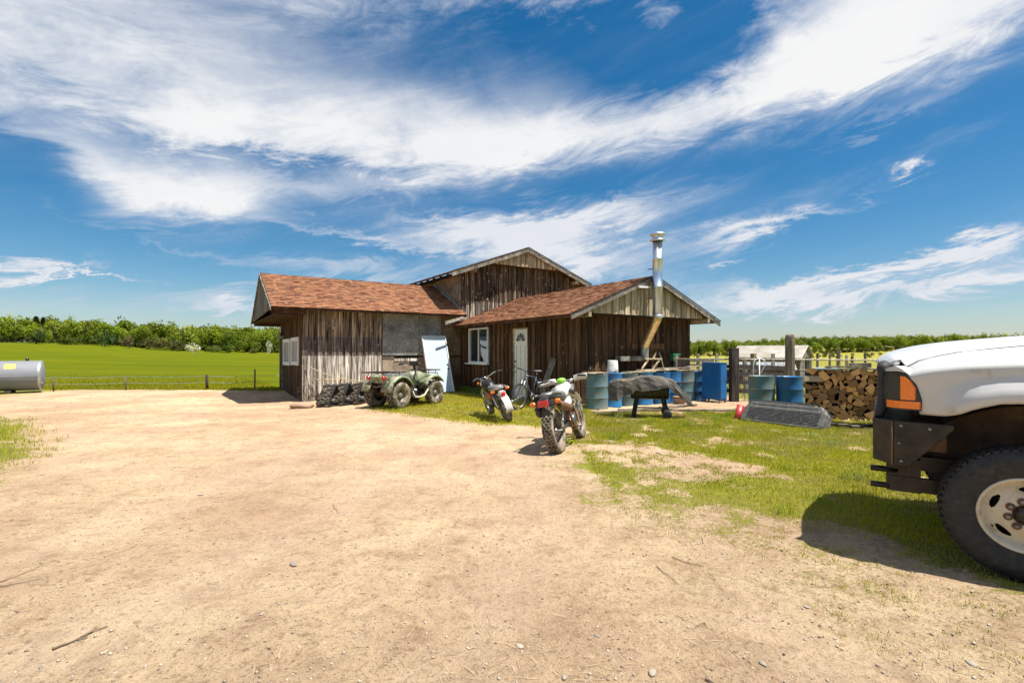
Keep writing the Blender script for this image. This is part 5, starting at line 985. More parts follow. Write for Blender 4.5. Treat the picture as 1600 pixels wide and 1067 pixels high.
# green box on the wall
gb = thing('green_box', 'small green plastic box fixed to the barn gable wall near its right corner', 'box', BW(4.22, -.10, 1.17), BANG)
MB().loft([[(-.10, -.04, 0), (.10, -.04, 0), (.10, .06, 0), (-.10, .06, 0)], [(-.17, -.10, .20), (.17, -.10, .20), (.17, .06, .20), (-.17, .06, .20)]], smooth=False).build('bin', M['green_plastic'], gb, bevel=.006); MB().box(0, -.02, .215, .38, .20, .03).build('rim', M['green_plastic'], gb, bevel=.005)
MB().tube([(0, .03, 0), (.0, .03, -.25), (.03, .03, -.5)], .018, 6).build('down_pipe', M['steel_dark'], gb)
cp = ground_px(1040, 636); pt = thing('clay_pot', 'tan pot with dark rim sitting under the right end of the covered grill', 'pot', BW(2.95, -1.30, hz(*BW(2.95, -1.3)[:2])), 0); b = MB(); b.lathe([(.14, 0), (.19, .16), (.20, .20), (.17, .20), (.15, .04), (.001, .04)], 22); b.build('pot_body', M['clay'], pt); b = MB(); b.lathe([(.198, .165), (.212, .17), (.212, .205), (.198, .208)], 22); b.build('pot_rim', M['brown_metal'], pt)

# ------------------------------------------------------------------ covered grill
gp_ = Vector((3.07, 11.0, 0)); grill = thing('barrel_grill', 'charcoal barrel grill on black legs and wheels under a sagging dark vinyl cover', 'grill', (gp_.x, gp_.y, hz(gp_.x, gp_.y)), R(-14))
b = MB(); b.lathe([(.001, -.42), (.20, -.41), (.21, -.38), (.21, .38), (.20, .41), (.001, .42)], 26, T(0, 0, .60) @ Ry(R(90))); b.build('barrel', M['steel_dark'], grill)
for x, y, sl in ((-.28, -.20, 0), (-.28, .20, 0), (.28, -.20, 0), (.28, .20, 0)):
    MB().bar((x * .95, y * .7, .52), (x * 1.25, y * 1.1, .0 if x < 0 else .09), .05 if y < 0 and x > 0 else .04, .10 if y < 0 else .05).build('leg', M['steel_dark'], grill)
b = MB(); b.tube([(.36, -.30, .09), (.36, .30, .09)], .012, 8); b.bar((-.34, -.2, .2), (-.34, .2, .2), .03, .03); b.bar((-.34, 0, .2), (.34, 0, .2), .03, .03); b.build('axle', M['steel_dark'], grill)
for y in (-.30, .30):
    w_ = MB(); w_.lathe([(.03, -.03), (.088, -.028), (.097, -.018), (.097, .018), (.088, .028), (.03, .03)], 22, YM(.36, y, .097), capends=True); w_.build('wheel', M['rubber'], grill)
MB().box(-.62, 0, .76, .36, .40, .02).build('side_shelf', M['steel_dark'], grill); MB().box(.60, 0, .76, .36, .40, .02).build('side_shelf', M['steel_dark'], grill)
COLS = [(-.96, .64, .50, .10), (-.90, .80, .37, .24), (-.74, .855, .36, .33), (-.58, .86, .47, .25), (-.42, .87, .53, .30), (-.30, .905, .62, .27), (-.20, .935, .58, .32), (-.02, .94, .61, .30), (.15, .93, .63, .30), (.28, .92, .66, .27), (.40, .88, .68, .28), (.52, .86, .56, .26), (.66, .76, .44, .33), (.82, .56, .30, .24), (.94, .38, .26, .10)]
rows_ = []
for k, (x, t_, h_b, w_) in enumerate(COLS):
    wt_ = min(.21, w_ * .8); sl = .04 if x > .4 else 0
    rows_.append([(x + .03, w_, h_b + .10), (x + .01, (w_ + wt_) / 2 + .02, (t_ + h_b) / 2 + .05), (x, wt_, t_ - .05), (x, wt_ * .45, t_ - .005), (x - .01, -wt_ * .3, t_), (x, -wt_, t_ - .045), (x, -(wt_ * .6 + w_ * .4), t_ * .62 + h_b * .38 - .01), (x + sl, -(wt_ * .2 + w_ * .8), t_ * .28 + h_b * .72), (x + .02 * (-1) ** k + sl, -w_, h_b)])
b = MB(); n_ = 9; b.add([(x + .02 * mnoise.noise(Vector((x * 5, y * 5, z * 5))), y + .025 * mnoise.noise(Vector((x * 6 + 4, y * 5, z * 5))), z) for r__ in rows_ for x, y, z in r__], [q for i in range(len(rows_) - 1) for j in range(n_ - 1) for q in ((i * n_ + j, (i + 1) * n_ + j, (i + 1) * n_ + j + 1), (i * n_ + j, (i + 1) * n_ + j + 1, i * n_ + j + 1))]); cv = b.build('vinyl_cover', M['tarp']); cv.scale = (.94, .95, .98)
for hx2, hy2 in ((-.62, -.05), (-.42, .02), (.02, -.02), (.30, .06)): pass
cv.location = grill.location; cv.rotation_euler = grill.rotation_euler; tag(cv, 'sagging dark grey vinyl cover draped over the barrel grill', 'cover'); m_ = cv.modifiers.new('t', 'SOLIDIFY'); m_.thickness = .006
for k, (px, py, L_, an) in enumerate([(965, 645, 1.2, .25), (1010, 643, 1.4, .1), (1110, 643, 1.9, .02), (1060, 636, 1.3, .5)]):
    q = ground_px(px, py); o = MB().box(0, 0, .03, L_, .12, .05).build('lumber', M['plank_grey']); o.location = q; o.rotation_euler = (0, 0, an)
    tag(o, ['grey plank on the ground at the foot of the first drums', 'grey plank on the ground under the left grill legs', 'long thin plank edging the gravel in front of the blue cabinet', 'plank lying on the gravel behind the grill wheels'][k], 'plank', 'planks lying on the ground by the drums')

# ------------------------------------------------------------------ black plastic sleds leaning on one another
A0 = ground_px(1152, 657); A1 = ground_px(1284, 674); sd_ = (A1 - A0); sd_.z = 0; SL = sd_.length; sang = math.atan2(sd_.y, sd_.x)
def sled(name, label, off, tilt, L_, W_, D_, mat='sled', zoff=0, along=0, group='nested black plastic sleds'):
    t = thing(name, label, 'sled', A0 + Vector((math.cos(sang), math.sin(sang), 0)) * (L_ / 2 + along) + Vector((-math.sin(sang), math.cos(sang), 0)) * off, sang, group)
    t.location.z = hz(t.location.x, t.location.y) + zoff; t.rotation_euler = (tilt, 0, sang)
    # tray lying on its long edge: local x along, z up its width, open side to +y, bottom to -y
    def ring(y, l, w, r_, lift=0):
        out = []
        for cxs, czs, a0 in ((1, 1, 0), (-1, 1, 90), (-1, -1, 180), (1, -1, 270)):
            for k in range(6):
                a = R(a0 + 90 * k / 5); out.append((cxs * (l / 2 - r_) + r_ * math.cos(a), y, W_ / 2 + czs * (w / 2 - r_) + r_ * math.sin(a)))
        return out
    b = MB(); rs = [ring(.0, L_ - .10, W_ - .14, .12)]
    rs = [ring(-.002, L_ - .12, W_ - .12, .07), ring(.0, L_ - .08, W_ - .08, .08), ring(.025, L_ - .04, W_ - .04, .09), ring(D_ * .6, L_ - .02, W_ - .02, .10), ring(D_, L_, W_, .11), ring(D_ + .012, L_ + .03, W_ + .03, .12), ring(D_ - .01, L_ + .035, W_ + .035, .12)]
    v = [p for r__ in rs for p in r__]; n = 24; fs = [tuple(range(n))]
    for i in range(len(rs) - 1):
        for j in range(n): fs.append((i * n + j, (i + 1) * n + j, (i + 1) * n + (j + 1) % n, i * n + (j + 1) % n))
    b.add(v, fs, None, False); o = b.build('tray', M[mat], t); m1 = o.modifiers.new('t', 'SOLIDIFY'); m1.thickness = .006
    if name == 'plastic_sled':
        for k in range(10): z = W_ / 2 + (k - 4.5) * (W_ - .16) / 10; MB().box(.02, -.003, z, L_ - .26, .014, .009).build('runner', M[mat], o)
        for x in (.18, .52):
            MB().tube([(x + .12 * math.cos(a), -.012, W_ / 2 + .12 * math.sin(a)) for a in [i * math.pi / 10 for i in range(20)]], .0035, 5, closed=True).build('moulded_ring', M[mat], o)
    return t
sled('plastic_sled', 'front black plastic sled with grooved underside leaning towards the camera', 0, R(-38), SL, .46, .15)
sled('plastic_sled', 'second plastic sled nested behind the front one', .16, R(-34), SL - .1, .46, .14, zoff=.03, along=-.02)
sled('plastic_sled', 'thin black sled standing behind the two front sleds', .26, R(-30), SL - .25, .46, .12, 'plastic_black', zoff=.05, along=-.02)
sled('plastic_sled', 'rearmost black sled with its rim level with the drums', .36, R(-28), SL - .42, .44, .12, 'plastic_black', zoff=.07, along=.02)
rs_ = thing('red_sled', 'red plastic sled end poking out at the left end of the black sleds', 'sled', A0 + Vector((-.06, .14, .0)), sang + .2); rs_.rotation_euler = (R(-32), 0, sang + .2)
b = MB(); b.loft([[(x, y, .03), (x, y + .02, .20), (x, y, .40), (x + .03, y + .10, .40), (x + .03, y + .10, .03)] for x, y in ((.0, .08), (.015, .05), (.04, .05), (.12, .06))]); b.build('tray', M['red_plastic'], rs_)

# ------------------------------------------------------------------ firewood
M['log'] = None
lm, nt, B = newmat('split firewood'); N = nt.nodes; L = nt.links
vc = nd('ShaderNodeVertexColor', layer_name='Col'); oi = nd('ShaderNodeObjectInfo'); tcx = nd('ShaderNodeTexCoord').outputs['Object']; h_ = nd('ShaderNodeHueSaturation')
L.new(ramp(oi.outputs['Random'], 0, 1, .55, 1.35), h_.inputs['Value']); L.new(mixc(ramp(tex(tcx, 30, 5, .7), .45, .8, 0, .6), vc.outputs[0], (.20, .10, .04)), h_.inputs['Color']); L.new(h_.outputs[0], B.inputs['Base Color']); B.inputs['Roughness'].default_value = .85
bb_ = nd('ShaderNodeBump'); bb_.inputs['Strength'].default_value = .5; bb_.inputs['Distance'].default_value = .01; L.new(tex(tcx, 60, 4, .7), bb_.inputs['Height']); L.new(bb_.outputs[0], B.inputs['Normal'])
protos = []; rl = random.Random(21)
def log_mesh(i):
    kind = [1, 2, 3, 4, 1, 2, 4, 3, 0, 1, 2][i % 11]; r = .088
    if kind == 0: poly = [(r * .72 * math.cos(a), r * .72 * math.sin(a)) for a in [2 * math.pi * k / 10 for k in range(10)]]
    elif kind == 1: poly = [(-.6 * r, -.5 * r)] + [(-.6 * r + 1.5 * r * math.cos(a), -.5 * r + 1.5 * r * math.sin(a)) for a in [math.pi / 2 * k / 6 for k in range(7)]]
    elif kind == 2: poly = [(r * 1.05 * math.cos(a), -.4 * r + r * 1.0 * math.sin(a)) for a in [math.pi * k / 8 for k in range(9)]]
    elif kind == 3: poly = [(-.9 * r, -.55 * r), (.85 * r, -.7 * r), (.95 * r, .1 * r), (.1 * r, .8 * r), (-.7 * r, .5 * r)]
    else: poly = [(-.75 * r, -.6 * r), (.8 * r, -.45 * r), (.5 * r, .65 * r), (-.2 * r, .85 * r)]
    poly = [(x * rl.uniform(.9, 1.1), z * rl.uniform(.9, 1.1)) for x, z in poly]; n = len(poly); mb = MB(); Lg = rl.uniform(.36, .42)
    t = rl.random(); end = (.72 - .46 * t, .37 - .25 * t, .14 - .095 * t); side = rl.choice([(.34, .25, .16), (.14, .10, .075), (.42, .34, .25), (.10, .075, .06)])
    mb.c = end; mb.add([(x, 0, z) for x, z in poly], [tuple(range(n))]); mb.add([(x, Lg, z) for x, z in poly], [tuple(range(n))[::-1]])
    mb.c = side; mb.add([(x, 0, z) for x, z in poly] + [(x, Lg, z) for x, z in poly], [(i_, i_ + n, (i_ + 1) % n + n, (i_ + 1) % n) for i_ in range(n)])
    return mb
tmpl = []
for i in range(22):
    o = log_mesh(i).build('log', lm); tmpl.append(o.data); bpy.data.objects.remove(o)
FA = Vector((5.90, 10.05, 0)); FB = Vector((7.75, 8.75, 0)); fd = (FB - FA).normalized(); fw = (FB - FA).length; fang = math.atan2(fd.y, fd.x); fn_ = Vector((-fd.y, fd.x, 0)); fz = hz(6.4, 9.7) + .10
s = .06
cols_ = int(fw / .128); nlog = 0; rf_ = random.Random(5)
rows_z = []
z = .07; row = 0
while z < .97:
    x = .05 + (.06 if row % 2 else 0) + rf_.uniform(-.02, .02)
    while x < fw - .03:
        sc = rf_.uniform(.66, 1.38); wid_ = .128 * sc
        if not (row > 6 and x < .12):
            o = bpy.data.objects.new('log', tmpl[rf_.randrange(22)]); col.objects.link(o); px_ = x + wid_ / 2; zz = z + rf_.uniform(-.022, .022)
            o.location = FA + fd * px_ + fn_ * rf_.uniform(-.045, .05) + Vector((0, 0, fz + zz)); o.rotation_euler = (rf_.uniform(-.05, .05), rf_.uniform(0, 6.28), fang + rf_.uniform(-.09, .09)); o.scale = (sc * .92, 1, sc * .92); nlog += 1
            tag(o, 'split firewood log with its cut end facing out in the long stack behind the truck', 'log', 'split logs in the firewood stack')
        x += wid_ * .97
    z += .098; row += 1
bark = MB()
bk_o = MB().box(fw / 2, .42, .48, fw - .1, .30, .86).build('log', M['shade_wall']); bk_o.name = 'stack_core'; bk_o.location = FA + Vector((0, 0, fz)); bk_o.rotation_euler = (0, 0, fang); tag(bk_o, 'dark block standing in for the inner rows of logs behind the visible stack face', 'log pile', kind='stuff')  # near black block, shade between the logs put into its colour
o = bpy.data.objects.new('log', tmpl[3]); col.objects.link(o); o.location = FA + fd * .05 + Vector((0, 0, fz + .80)); o.rotation_euler = (0, 0, fang - 1.5); o.scale = (1.1, .8, 1.1); tag(o, 'bright split log lying crosswise at the top left of the firewood stack', 'log', 'split logs in the firewood stack')
for k in range(9):   # pale blocks under the stack
    c = FA + fd * (.25 + k * .215) - fn_ * .06; o = MB().box(0, 0, 0, .19, .32, .065, Rz(.25)).build('block', M['plank_grey']); o.location = (c.x, c.y, hz(c.x, c.y) + .035); o.rotation_euler = (0, 0, fang + rf_.uniform(-.1, .1)); tag(o, 'pale flat block in the row under the firewood stack', 'block', 'blocks under the firewood')
for k, (a, b_, d0, zt_, w, mt, lab) in enumerate([(.22, .62, .12, 1.045, .34, 'door_blue', 'pale teal sheet lying on the left top of the firewood stack'), (.55, 1.9, .2, 1.05, .36, 'plank', 'pale board on the right top of the firewood stack'), (.45, 1.1, .05, 1.085, .12, 'plank', 'narrow light plank resting across the two boards on the firewood'), (.80, 1.15, .16, 1.12, .20, 'plank_grey', 'short wooden block sitting on top of the firewood boards'), (-.05, .35, .2, 1.0, .3, 'plank_grey', 'bark covered slab on the upper left corner of the firewood stack')]):
    c = FA + fd * ((a + b_) / 2) + fn_ * d0; o = MB().box(0, 0, 0, b_ - a, w, .03 if k != 3 else .09).build('top_board', M[mt]); o.location = (c.x, c.y, fz + zt_ - .03); o.rotation_euler = (0, rf_.uniform(-.02, .02), fang + rf_.uniform(-.1, .1)); tag(o, lab, 'board')

# ------------------------------------------------------------------ fence and posts behind the drums
fe = thing('corral_fence', 'dark plank corral fence with a thick square post behind the sleds', 'fence', (6.55, 14.55, 0), 0)
b = MB(); b.box(0, 0, .74, .22, .22, 1.66); b.build('post', M['post_dark'], fe, bevel=.01)
for k, z in enumerate((.30, .56, .80, 1.02)):
    b = MB(); b.bar((-.55, .14, z + .02), (-.10, .14, z), .03, .11); b.build('rail', M['post_dark'], fe)
    b = MB(); b.bar((.10, .15, z), (1.75, .28, z - .06), .035, .13); b.build('rail', M['post_dark'], fe)
po = thing('log_post', 'tall round weathered log post rising behind the right drums', 'post', (7.33, 13.0, 0), 0)
b = MB(); b.lathe([(.125, -.1), (.118, .6), (.112, 1.5), (.108, 1.84), (.10, 1.90), (.05, 1.93), (.001, 1.925)], 18); 
b.V = [(x + .012 * mnoise.noise(Vector((x * 20, y * 20, z * 2))), y + .012 * mnoise.noise(Vector((x * 20 + 9, y * 20, z * 2))), z) for x, y, z in b.V]; b.build('shaft', M['post'], po)
cf = thing('chain_link_fence', 'chain link fence with a pale top rail running behind the drums and the firewood', 'fence', (0, 0, 0), 0)
c0, c1 = Vector((4.9, 14.95, 1.24)), Vector((10.4, 14.0, 1.22)); fdv = (c1 - c0).normalized(); FL = (c1 - c0).length
MB().tube([c0, c1], .024, 8).build('top_rail', M['tail'], cf)
for t in (.02, .33, .60, .86):
    q = c0.lerp(c1, t); MB().tube([(q.x, q.y + .05, -.1), (q.x, q.y + .05, 1.36)], .035, 8).build('post', M['post'], cf)
wv, wf = [], []; 
def wire(p, q, r=.0022):
    p = Vector(p); q = Vector(q); d = (q - p).normalized(); a = d.cross(Vector((0, 1, 0))).normalized() * r; b2 = Vector((0, r, 0)); o = len(wv); wv.extend([p + a, p - a * .5 + b2, p - a * .5 - b2, q + a, q - a * .5 + b2, q - a * .5 - b2]); wf.extend([(o, o + 1, o + 4, o + 3), (o + 1, o + 2, o + 5, o + 4), (o + 2, o, o + 3, o + 5)])
step = .075; Hc = 1.2; k = -int(Hc / step)
while k * step < FL:
    for sgn in (1, -1):
        s0 = k * step; a = (s0, 0) if sgn > 0 else (s0 + Hc, 0); e = (s0 + Hc, Hc) if sgn > 0 else (s0, Hc)
        ta = max(0, (0 - min(a[0], e[0])) / Hc); 
        P0 = c0 + fdv * min(max(a[0], 0), FL); P1 = c0 + fdv * min(max(e[0], 0), FL); 
        def zat_(s): t = (s - a[0]) / (e[0] - a[0]); return .02 + t * (Hc - .02)
        sa, se = min(max(a[0], 0), FL), min(max(e[0], 0), FL)
        if abs(sa - se) > .02: wire((P0.x, P0.y, zat_(sa)), (P1.x, P1.y, zat_(se)))
    k += 1
b = MB(); b.add(wv, wf); b.build('wire_mesh', M['galv'], cf, kind='stuff')
wt = thing('tube_frame', 'white bent tube frame standing behind the teal blue drum', 'frame', (6.25, 12.45, 0), R(-8))
MB().tube([(-.14, 0, 0), (-.14, 0, 1.18), (-.10, 0, 1.26), (-.02, 0, 1.29), (.06, 0, 1.28), (.13, 0, 1.22), (.14, 0, 1.12), (.03, 0, .92)], .013, 8).build('bent_tube', M['white_paint'], wt); MB().tube([(0, 0, 0), (0, 0, 1.28)], .014, 8).build('upright', M['white_paint'], wt)
# tin roofed shed out in the pasture
sh = thing('tin_roof_shed', 'small old shed with a pale patched tin roof beyond the chain link fence', 'shed', (15.6, 29.6, float(smooth_height(15.6, 29.6))), R(-42))
SLn, SW = 3.6, 3.0
def shb(nm, pts, mat, th=.04):
    a = [Vector(p) for p in pts]; n = (a[1] - a[0]).cross(a[2] - a[0]).normalized(); k = len(a); v = a + [p - n * th for p in a]; return MB().add(v, [tuple(range(k)), tuple(range(k, 2 * k))[::-1]] + [(i, i + k, (i + 1) % k + k, (i + 1) % k) for i in range(k)]).build(nm, M[mat], sh)
e_, rdg = 1.12, 1.84
for sd in (1, -1):
    for k in range(9):
        x0 = -SLn / 2 - .15 + k * (SLn + .3) / 9; x1 = x0 + (SLn + .3) / 9 - .01; p = [(x0, -sd * (SW / 2 + .15), e_), (x1, -sd * (SW / 2 + .15), e_), (x1, 0, rdg), (x0, 0, rdg)]
        if sd < 0: p = p[::-1]
        pn = shb('roof_panel', p, 'tin', .02)
        for q in (.33, .66): xm = x0 + (x1 - x0) * q; MB().bar((xm, -sd * (SW / 2 + .15), e_ + .015), (xm, 0, rdg + .015), .03, .03).build('roof_rib', M['tin'], pn)
for x in (-SLn / 2, SLn / 2):
    for k in range(8): y = -SW / 2 + (k + .5) * SW / 8; hh_ = e_ + (rdg - e_) * (1 - abs(y) / (SW / 2)) - .03; MB().box(x, y, hh_ / 2 if not (x > 0 and 2 < k < 6) else (hh_ + e_) / 2, .03, SW / 8 - .015, hh_ if not (x > 0 and 2 < k < 6) else hh_ - e_).build('board', M['fascia'], sh)
for y in (-SW / 2, SW / 2):
    for k in range(10): x = -SLn / 2 + (k + .5) * SLn / 10; MB().box(x, y, e_ / 2, SLn / 10 - .015, .03, e_).build('board', M['board_dark'], sh)
sh2 = thing('low_lean_to', 'low grey corrugated lean-to in front of the tin roofed shed', 'lean-to', (12.3, 24.3, float(smooth_height(12.3, 24.3))), R(-25))
for k in range(12): MB().add([(-1.5 + k * .25, -.6, .62), (-1.5 + k * .25 + .235, -.6, .62), (-1.5 + k * .25 + .235, .8, .95), (-1.5 + k * .25, .8, .95), (-1.5 + k * .25, -.6, .60), (-1.5 + k * .25 + .235, -.6, .60), (-1.5 + k * .25 + .235, .8, .93), (-1.5 + k * .25, .8, .93)], [(0, 1, 2, 3), (7, 6, 5, 4), (0, 4, 5, 1), (1, 5, 6, 2), (2, 6, 7, 3), (3, 7, 4, 0)]).build('roof_panel', M['galv'], sh2)
for k in range(13): MB().box(-1.5 + k * .25, -.45, .29, .22, .03, .58).build('board', M['board_dark'], sh2)
MB().box(0, .75, .43, 3, .03, .86).build('back_wall', M['board_dark'], sh2)
# pale pasture rails far behind the corner of the barn, and scattered posts
pf = thing('pasture_fence', 'weathered grey rail fence in the pasture beyond the barn corner', 'fence', (9.3, 24.0, float(smooth_height(9.3, 24))), R(4))
for k in range(6): MB().box(-1.2 + k * .95, 0, .62, .12, .12, 1.5).build('post', M['plank_grey'], pf)
for z, x0, x1 in ((1.02, -1.2, .5), (.82, -1.2, .5), (.72, .5, 3.6)): MB().box((x0 + x1) / 2, -.08, z, x1 - x0, .03, .12).build('rail', M['plank_grey'], pf)
for i, (px, pt_, Y, w) in enumerate([(1277, 552, 24, .1), (1310, 548, 26, .16), (1296, 553, 24, .08), (1332, 556, 24, .1), (1353, 552, 26, .10), (1178, 552, 20, .16), (1166, 558, 19, .12), (1400, 545, 20, .16), (1262, 560, 18, .1)]):
    q = at(px, pt_, Y); g0 = float(smooth_height(q.x, q.y)); o = MB().box(0, 0, (q.z - g0) / 2 - .05, w, w, q.z - g0 + .1).build('fence_post', M['post']); o.location = (q.x, q.y, g0); o.rotation_euler = (rf_.uniform(-.04, .04), rf_.uniform(-.08, .08), rf_.uniform(0, 1))
    tag(o, ['thin post left of the thick pasture post', 'thick grey pasture post right of the shed with a brace against it', 'short thin post beside the braced pasture post', 'lone thin pasture post right of the braced one', 'upright post near the truck grille guard', 'thick post in front of the left end of the tin roof', 'small post left of the tin roofed shed', 'pale post just above the truck hood', 'post at the right corner of the tin roofed shed'][i], 'post', 'scattered pasture fence posts')
MB_ = MB().bar(at(1296, 551, 25), at(1312, 562, 25), .05, .05); o = MB_.build('brace', M['post']); tag(o, 'slanting grey brace against the thick pasture post', 'brace')
# wire fence at the edge of the field on the left
wfp = [(-16.6, 18.9, 1.05), (-14.4, 19.4, 1.0), (-11.6, 19.6, 1.0), (-9.95, 20.4, 1.35)]
wpx = [(23, 572, 613), (84, 590, 611), (197, 588, 609), (324, 585, 608), (398, 576, 606)]
wfn = thing('wire_fence', 'thin wire fence with leaning posts along the edge of the green field', 'fence', (0, 0, 0), 0); tops = []
for px, y0, y1 in wpx:
    Y = 1116.5 / (y1 - 550); q = at(px, y1, Y); t_ = at(px, y0, Y); g0 = hz(q.x, q.y); MB().tube([(q.x, q.y, g0 - .1), (t_.x + rf_.uniform(-.03, .03), t_.y, t_.z + g0)], .03 if px != 324 else .05, 6).build('post', M['post_dark' if px in (84, 324) else 'post'], wfn); tops.append(Vector((q.x, q.y, g0 + .52)))
ws = [Vector((-25, 18.2, .5))] + tops + [Vector((-8.9, 21.5, .5)), Vector((-4, 26, .5))]
for dz_ in (0, -.24):
    b = MB(); pts_ = []
    for a, c in zip(ws[:-1], ws[1:]):
        for k in range(6): pts_.append(a.lerp(c, k / 6) + Vector((0, 0, dz_ - .03 * math.sin(math.pi * k / 6))))
    b.tube(pts_, .006, 4).build('wire', M['galv'], wfn)

# ------------------------------------------------------------------ grey tank at the left edge
tY = 18.3; tk = thing('fuel_tank', 'long grey cylindrical fuel tank lying at the edge of the field with a yellow label', 'tank', (-18.95, 16.5, hz(-19, 16.5) - .02), R(38))
b = MB(); r = .53; b.lathe([(.001, -2.35), (r * .8, -2.34), (r, -2.28), (r, 2.28), (r * .985, 2.34), (r * .93, 2.36), (r * .6, 2.40), (.001, 2.42)], 40, T(0, 0, .62) @ Ry(R(90))); b.build('shell', M['tank_grey'], tk)
b = MB(); b.box(0, -.533, .60, 4.56, .006, .012); b.build('weld_seam', M['galv'], tk)
lab = MB(); a0, a1 = R(28), R(48); lab.lathe([(r + .003, .86), (r + .003, 1.27)], 5, T(0, 0, .62) @ Ry(R(90)) @ Rz(math.pi), a0=-math.pi / 2 - 0, a1=-math.pi / 2 + .01)
lab = MB(); vv = []
for k in range(6):
    a = R(128 + 22 * k / 5)      # angle round the shell, camera side upper quarter
    for x in (1.42, 1.70): vv.append((x, (r + .004) * math.cos(a), .62 + (r + .004) * math.sin(a)))
vv = [(x, -abs(y), z) for x, y, z in vv]; lab.add(vv, [(2 * k, 2 * k + 1, 2 * k + 3, 2 * k + 2) for k in range(5)]); lab.build('yellow_label', M['yellow'], tk)
MB().tube([(1.95, 0, 1.13), (1.95, 0, 1.26)], .05, 10).build('filler_cap', M['steel_dark'], tk); MB().tube([(.65, -.05, 1.12), (.65, -.05, 1.18)], .03, 8).build('vent', M['steel_dark'], tk)
for x in (-1.6, 1.5): MB().box(x, 0, .06, .16, .8, .14).build('cradle', M['post_dark'], tk)
b = MB(); b.lathe([(r + .006, 2.27), (r + .006, 2.345), (r - .02, 2.35)], 40, T(0, 0, .62) @ Ry(R(90))); b.build('end_rim', M['galv'], tk)
for k in range(5): MB().ball(2.37, -.36 + .02 * k, .35 + .13 * k, .02, .05, .05, 8, 5).build('end_fitting', M['galv'], tk)

# ------------------------------------------------------------------ door leaning on the strand board wall
ld = thing('leaning_door', 'pale blue white unhung steel door leaning against the strand board wall', 'door', BW(-1.02, 5.50, .02), BANG); ld.rotation_mode = 'XYZ'
ld.matrix_world = T(*BW(-1.16, 5.50, .02)) @ Rz(BANG) @ Ry(R(-1)) @ Rx(R(-19))
MB().box(0, 0, 1.05, .86, .045, 2.06).build('slab', M['door_blue'], ld, bevel=.004)
fr = MB(); fr.box(-.445, 0, 1.05, .03, .10, 2.10); fr.box(.445, 0, 1.05, .03, .10, 2.10); fr.box(0, 0, 2.10, .86, .10, .03); fr.build('frame', M['white_paint'], ld)
for z in (.86, 1.02): MB().lathe([(.03, 0), (.03, .01), (.001, .01)], 14, T(.36, -.023, z) @ Rx(R(90))).build('lock_hole', M['shade_wall'], ld)
gbd = thing('grey_board', 'long pale grey board leaning on the barn behind the bicycle', 'board', (0, 0, 0)); gbd.matrix_world = T(.80, 13.3, .35) @ Rz(R(20)) @ Ry(R(24)) @ Rx(R(-6)); MB().box(0, 0, .50, .15, .03, 1.02).build('board', M['fascia'], gbd)
# ------------------------------------------------------------------ three rubber tracks standing against the wall
def track(label, x, y, rz, tilt):
    t = thing('rubber_track', label, 'track', (x, y, hz(x, y)), rz, 'black rubber tracks standing by the barn corner'); t.rotation_euler = (0, tilt, rz)
    w = .19; P_ = []     # triangular loop in y,z: y away from the camera
    for cy_, cz_, a0, a1, r_ in ((.0, .12, 180, 300, .12), (.62, .12, 240, 360, .12), (.30, .50, 0, 180, .09)):
        for k in range(7): a = R(a0 + (a1 - a0) * k / 6); P_.append((cy_ + r_ * math.cos(a), cz_ + r_ * math.sin(a)))
    b = MB(); n = len(P_); cyc = sum(p[0] for p in P_) / n; czc = sum(p[1] for p in P_) / n; inn = [(cyc + (y_ - cyc) * .90, czc + (z_ - czc) * .88) for y_, z_ in P_]
    secs = [[(-w, y_, z_) for y_, z_ in P_], [(w, y_, z_) for y_, z_ in P_]]
    b.loft(secs, cap=False); b.loft([[(-w, y_, z_) for y_, z_ in inn][::-1], [(w, y_, z_) for y_, z_ in inn][::-1]], cap=False)
    for sx in (-w, w): b.add([(sx, *p) for p in P_] + [(sx, *p) for p in inn], [(k, (k + 1) % n, n + (k + 1) % n, n + k) for k in range(n)])
    b.build('belt', M['rubber'], t); lg = MB()
    pts = []; per = []
    for i in range(n):
        a = Vector((0, *P_[i])); c = Vector((0, *P_[(i + 1) % n])); per.append((a, c, (c - a).length))
    tot = sum(p[2] for p in per); m_ = 40
    for k in range(m_):
        s_ = tot * k / m_
        for a, c, l in per:
            if s_ <= l: break
            s_ -= l
        p = a.lerp(c, s_ / l); d = (c - a).normalized(); nn = Vector((0, d.z, -d.y)); 
        if nn.dot(p - Vector((0, cyc, czc))) < 0: nn = -nn
        for j, xo in enumerate((-.13, -.045, .045, .13)):
            if (k + j) % 4 == 3: continue
            q = p + nn * .012 + Vector((xo, 0, 0)) + d * (.012 if j % 2 else -.012); Mx = T(*q) @ Matrix(((1, 0, 0, 0), (0, d.y, nn.y, 0), (0, d.z, nn.z, 0), (0, 0, 0, 1))); lg.box(0, 0, 0, .076, .022, .024, Mx)
    lg.build('tread_lugs', M['rubber_mud'], t)
    for yy, zz, r_ in ((.03, .13, .10), (.60, .13, .10), (.30, .48, .07), (.30, .12, .08)):
        MB().lathe([(.02, -w * .8), (r_, -w * .8), (r_, w * .8), (.02, w * .8)], 16, T(0, yy, zz) @ Ry(R(90)), capends=True).build('roller', M['plastic_black'], t)
for k, (px, py, a, lb) in enumerate([(507, 636, -4, 'leftmost of the three black rubber tracks, nearest the barn corner'), (530, 634, -10, 'middle one of the three black rubber tracks by the barn corner'), (553, 632, -14, 'rightmost of the three black rubber tracks, nearest the quad bike')]):
    q = ground_px(px, py); track(lb, q.x, q.y, R(a - 6), R(-6 * k))
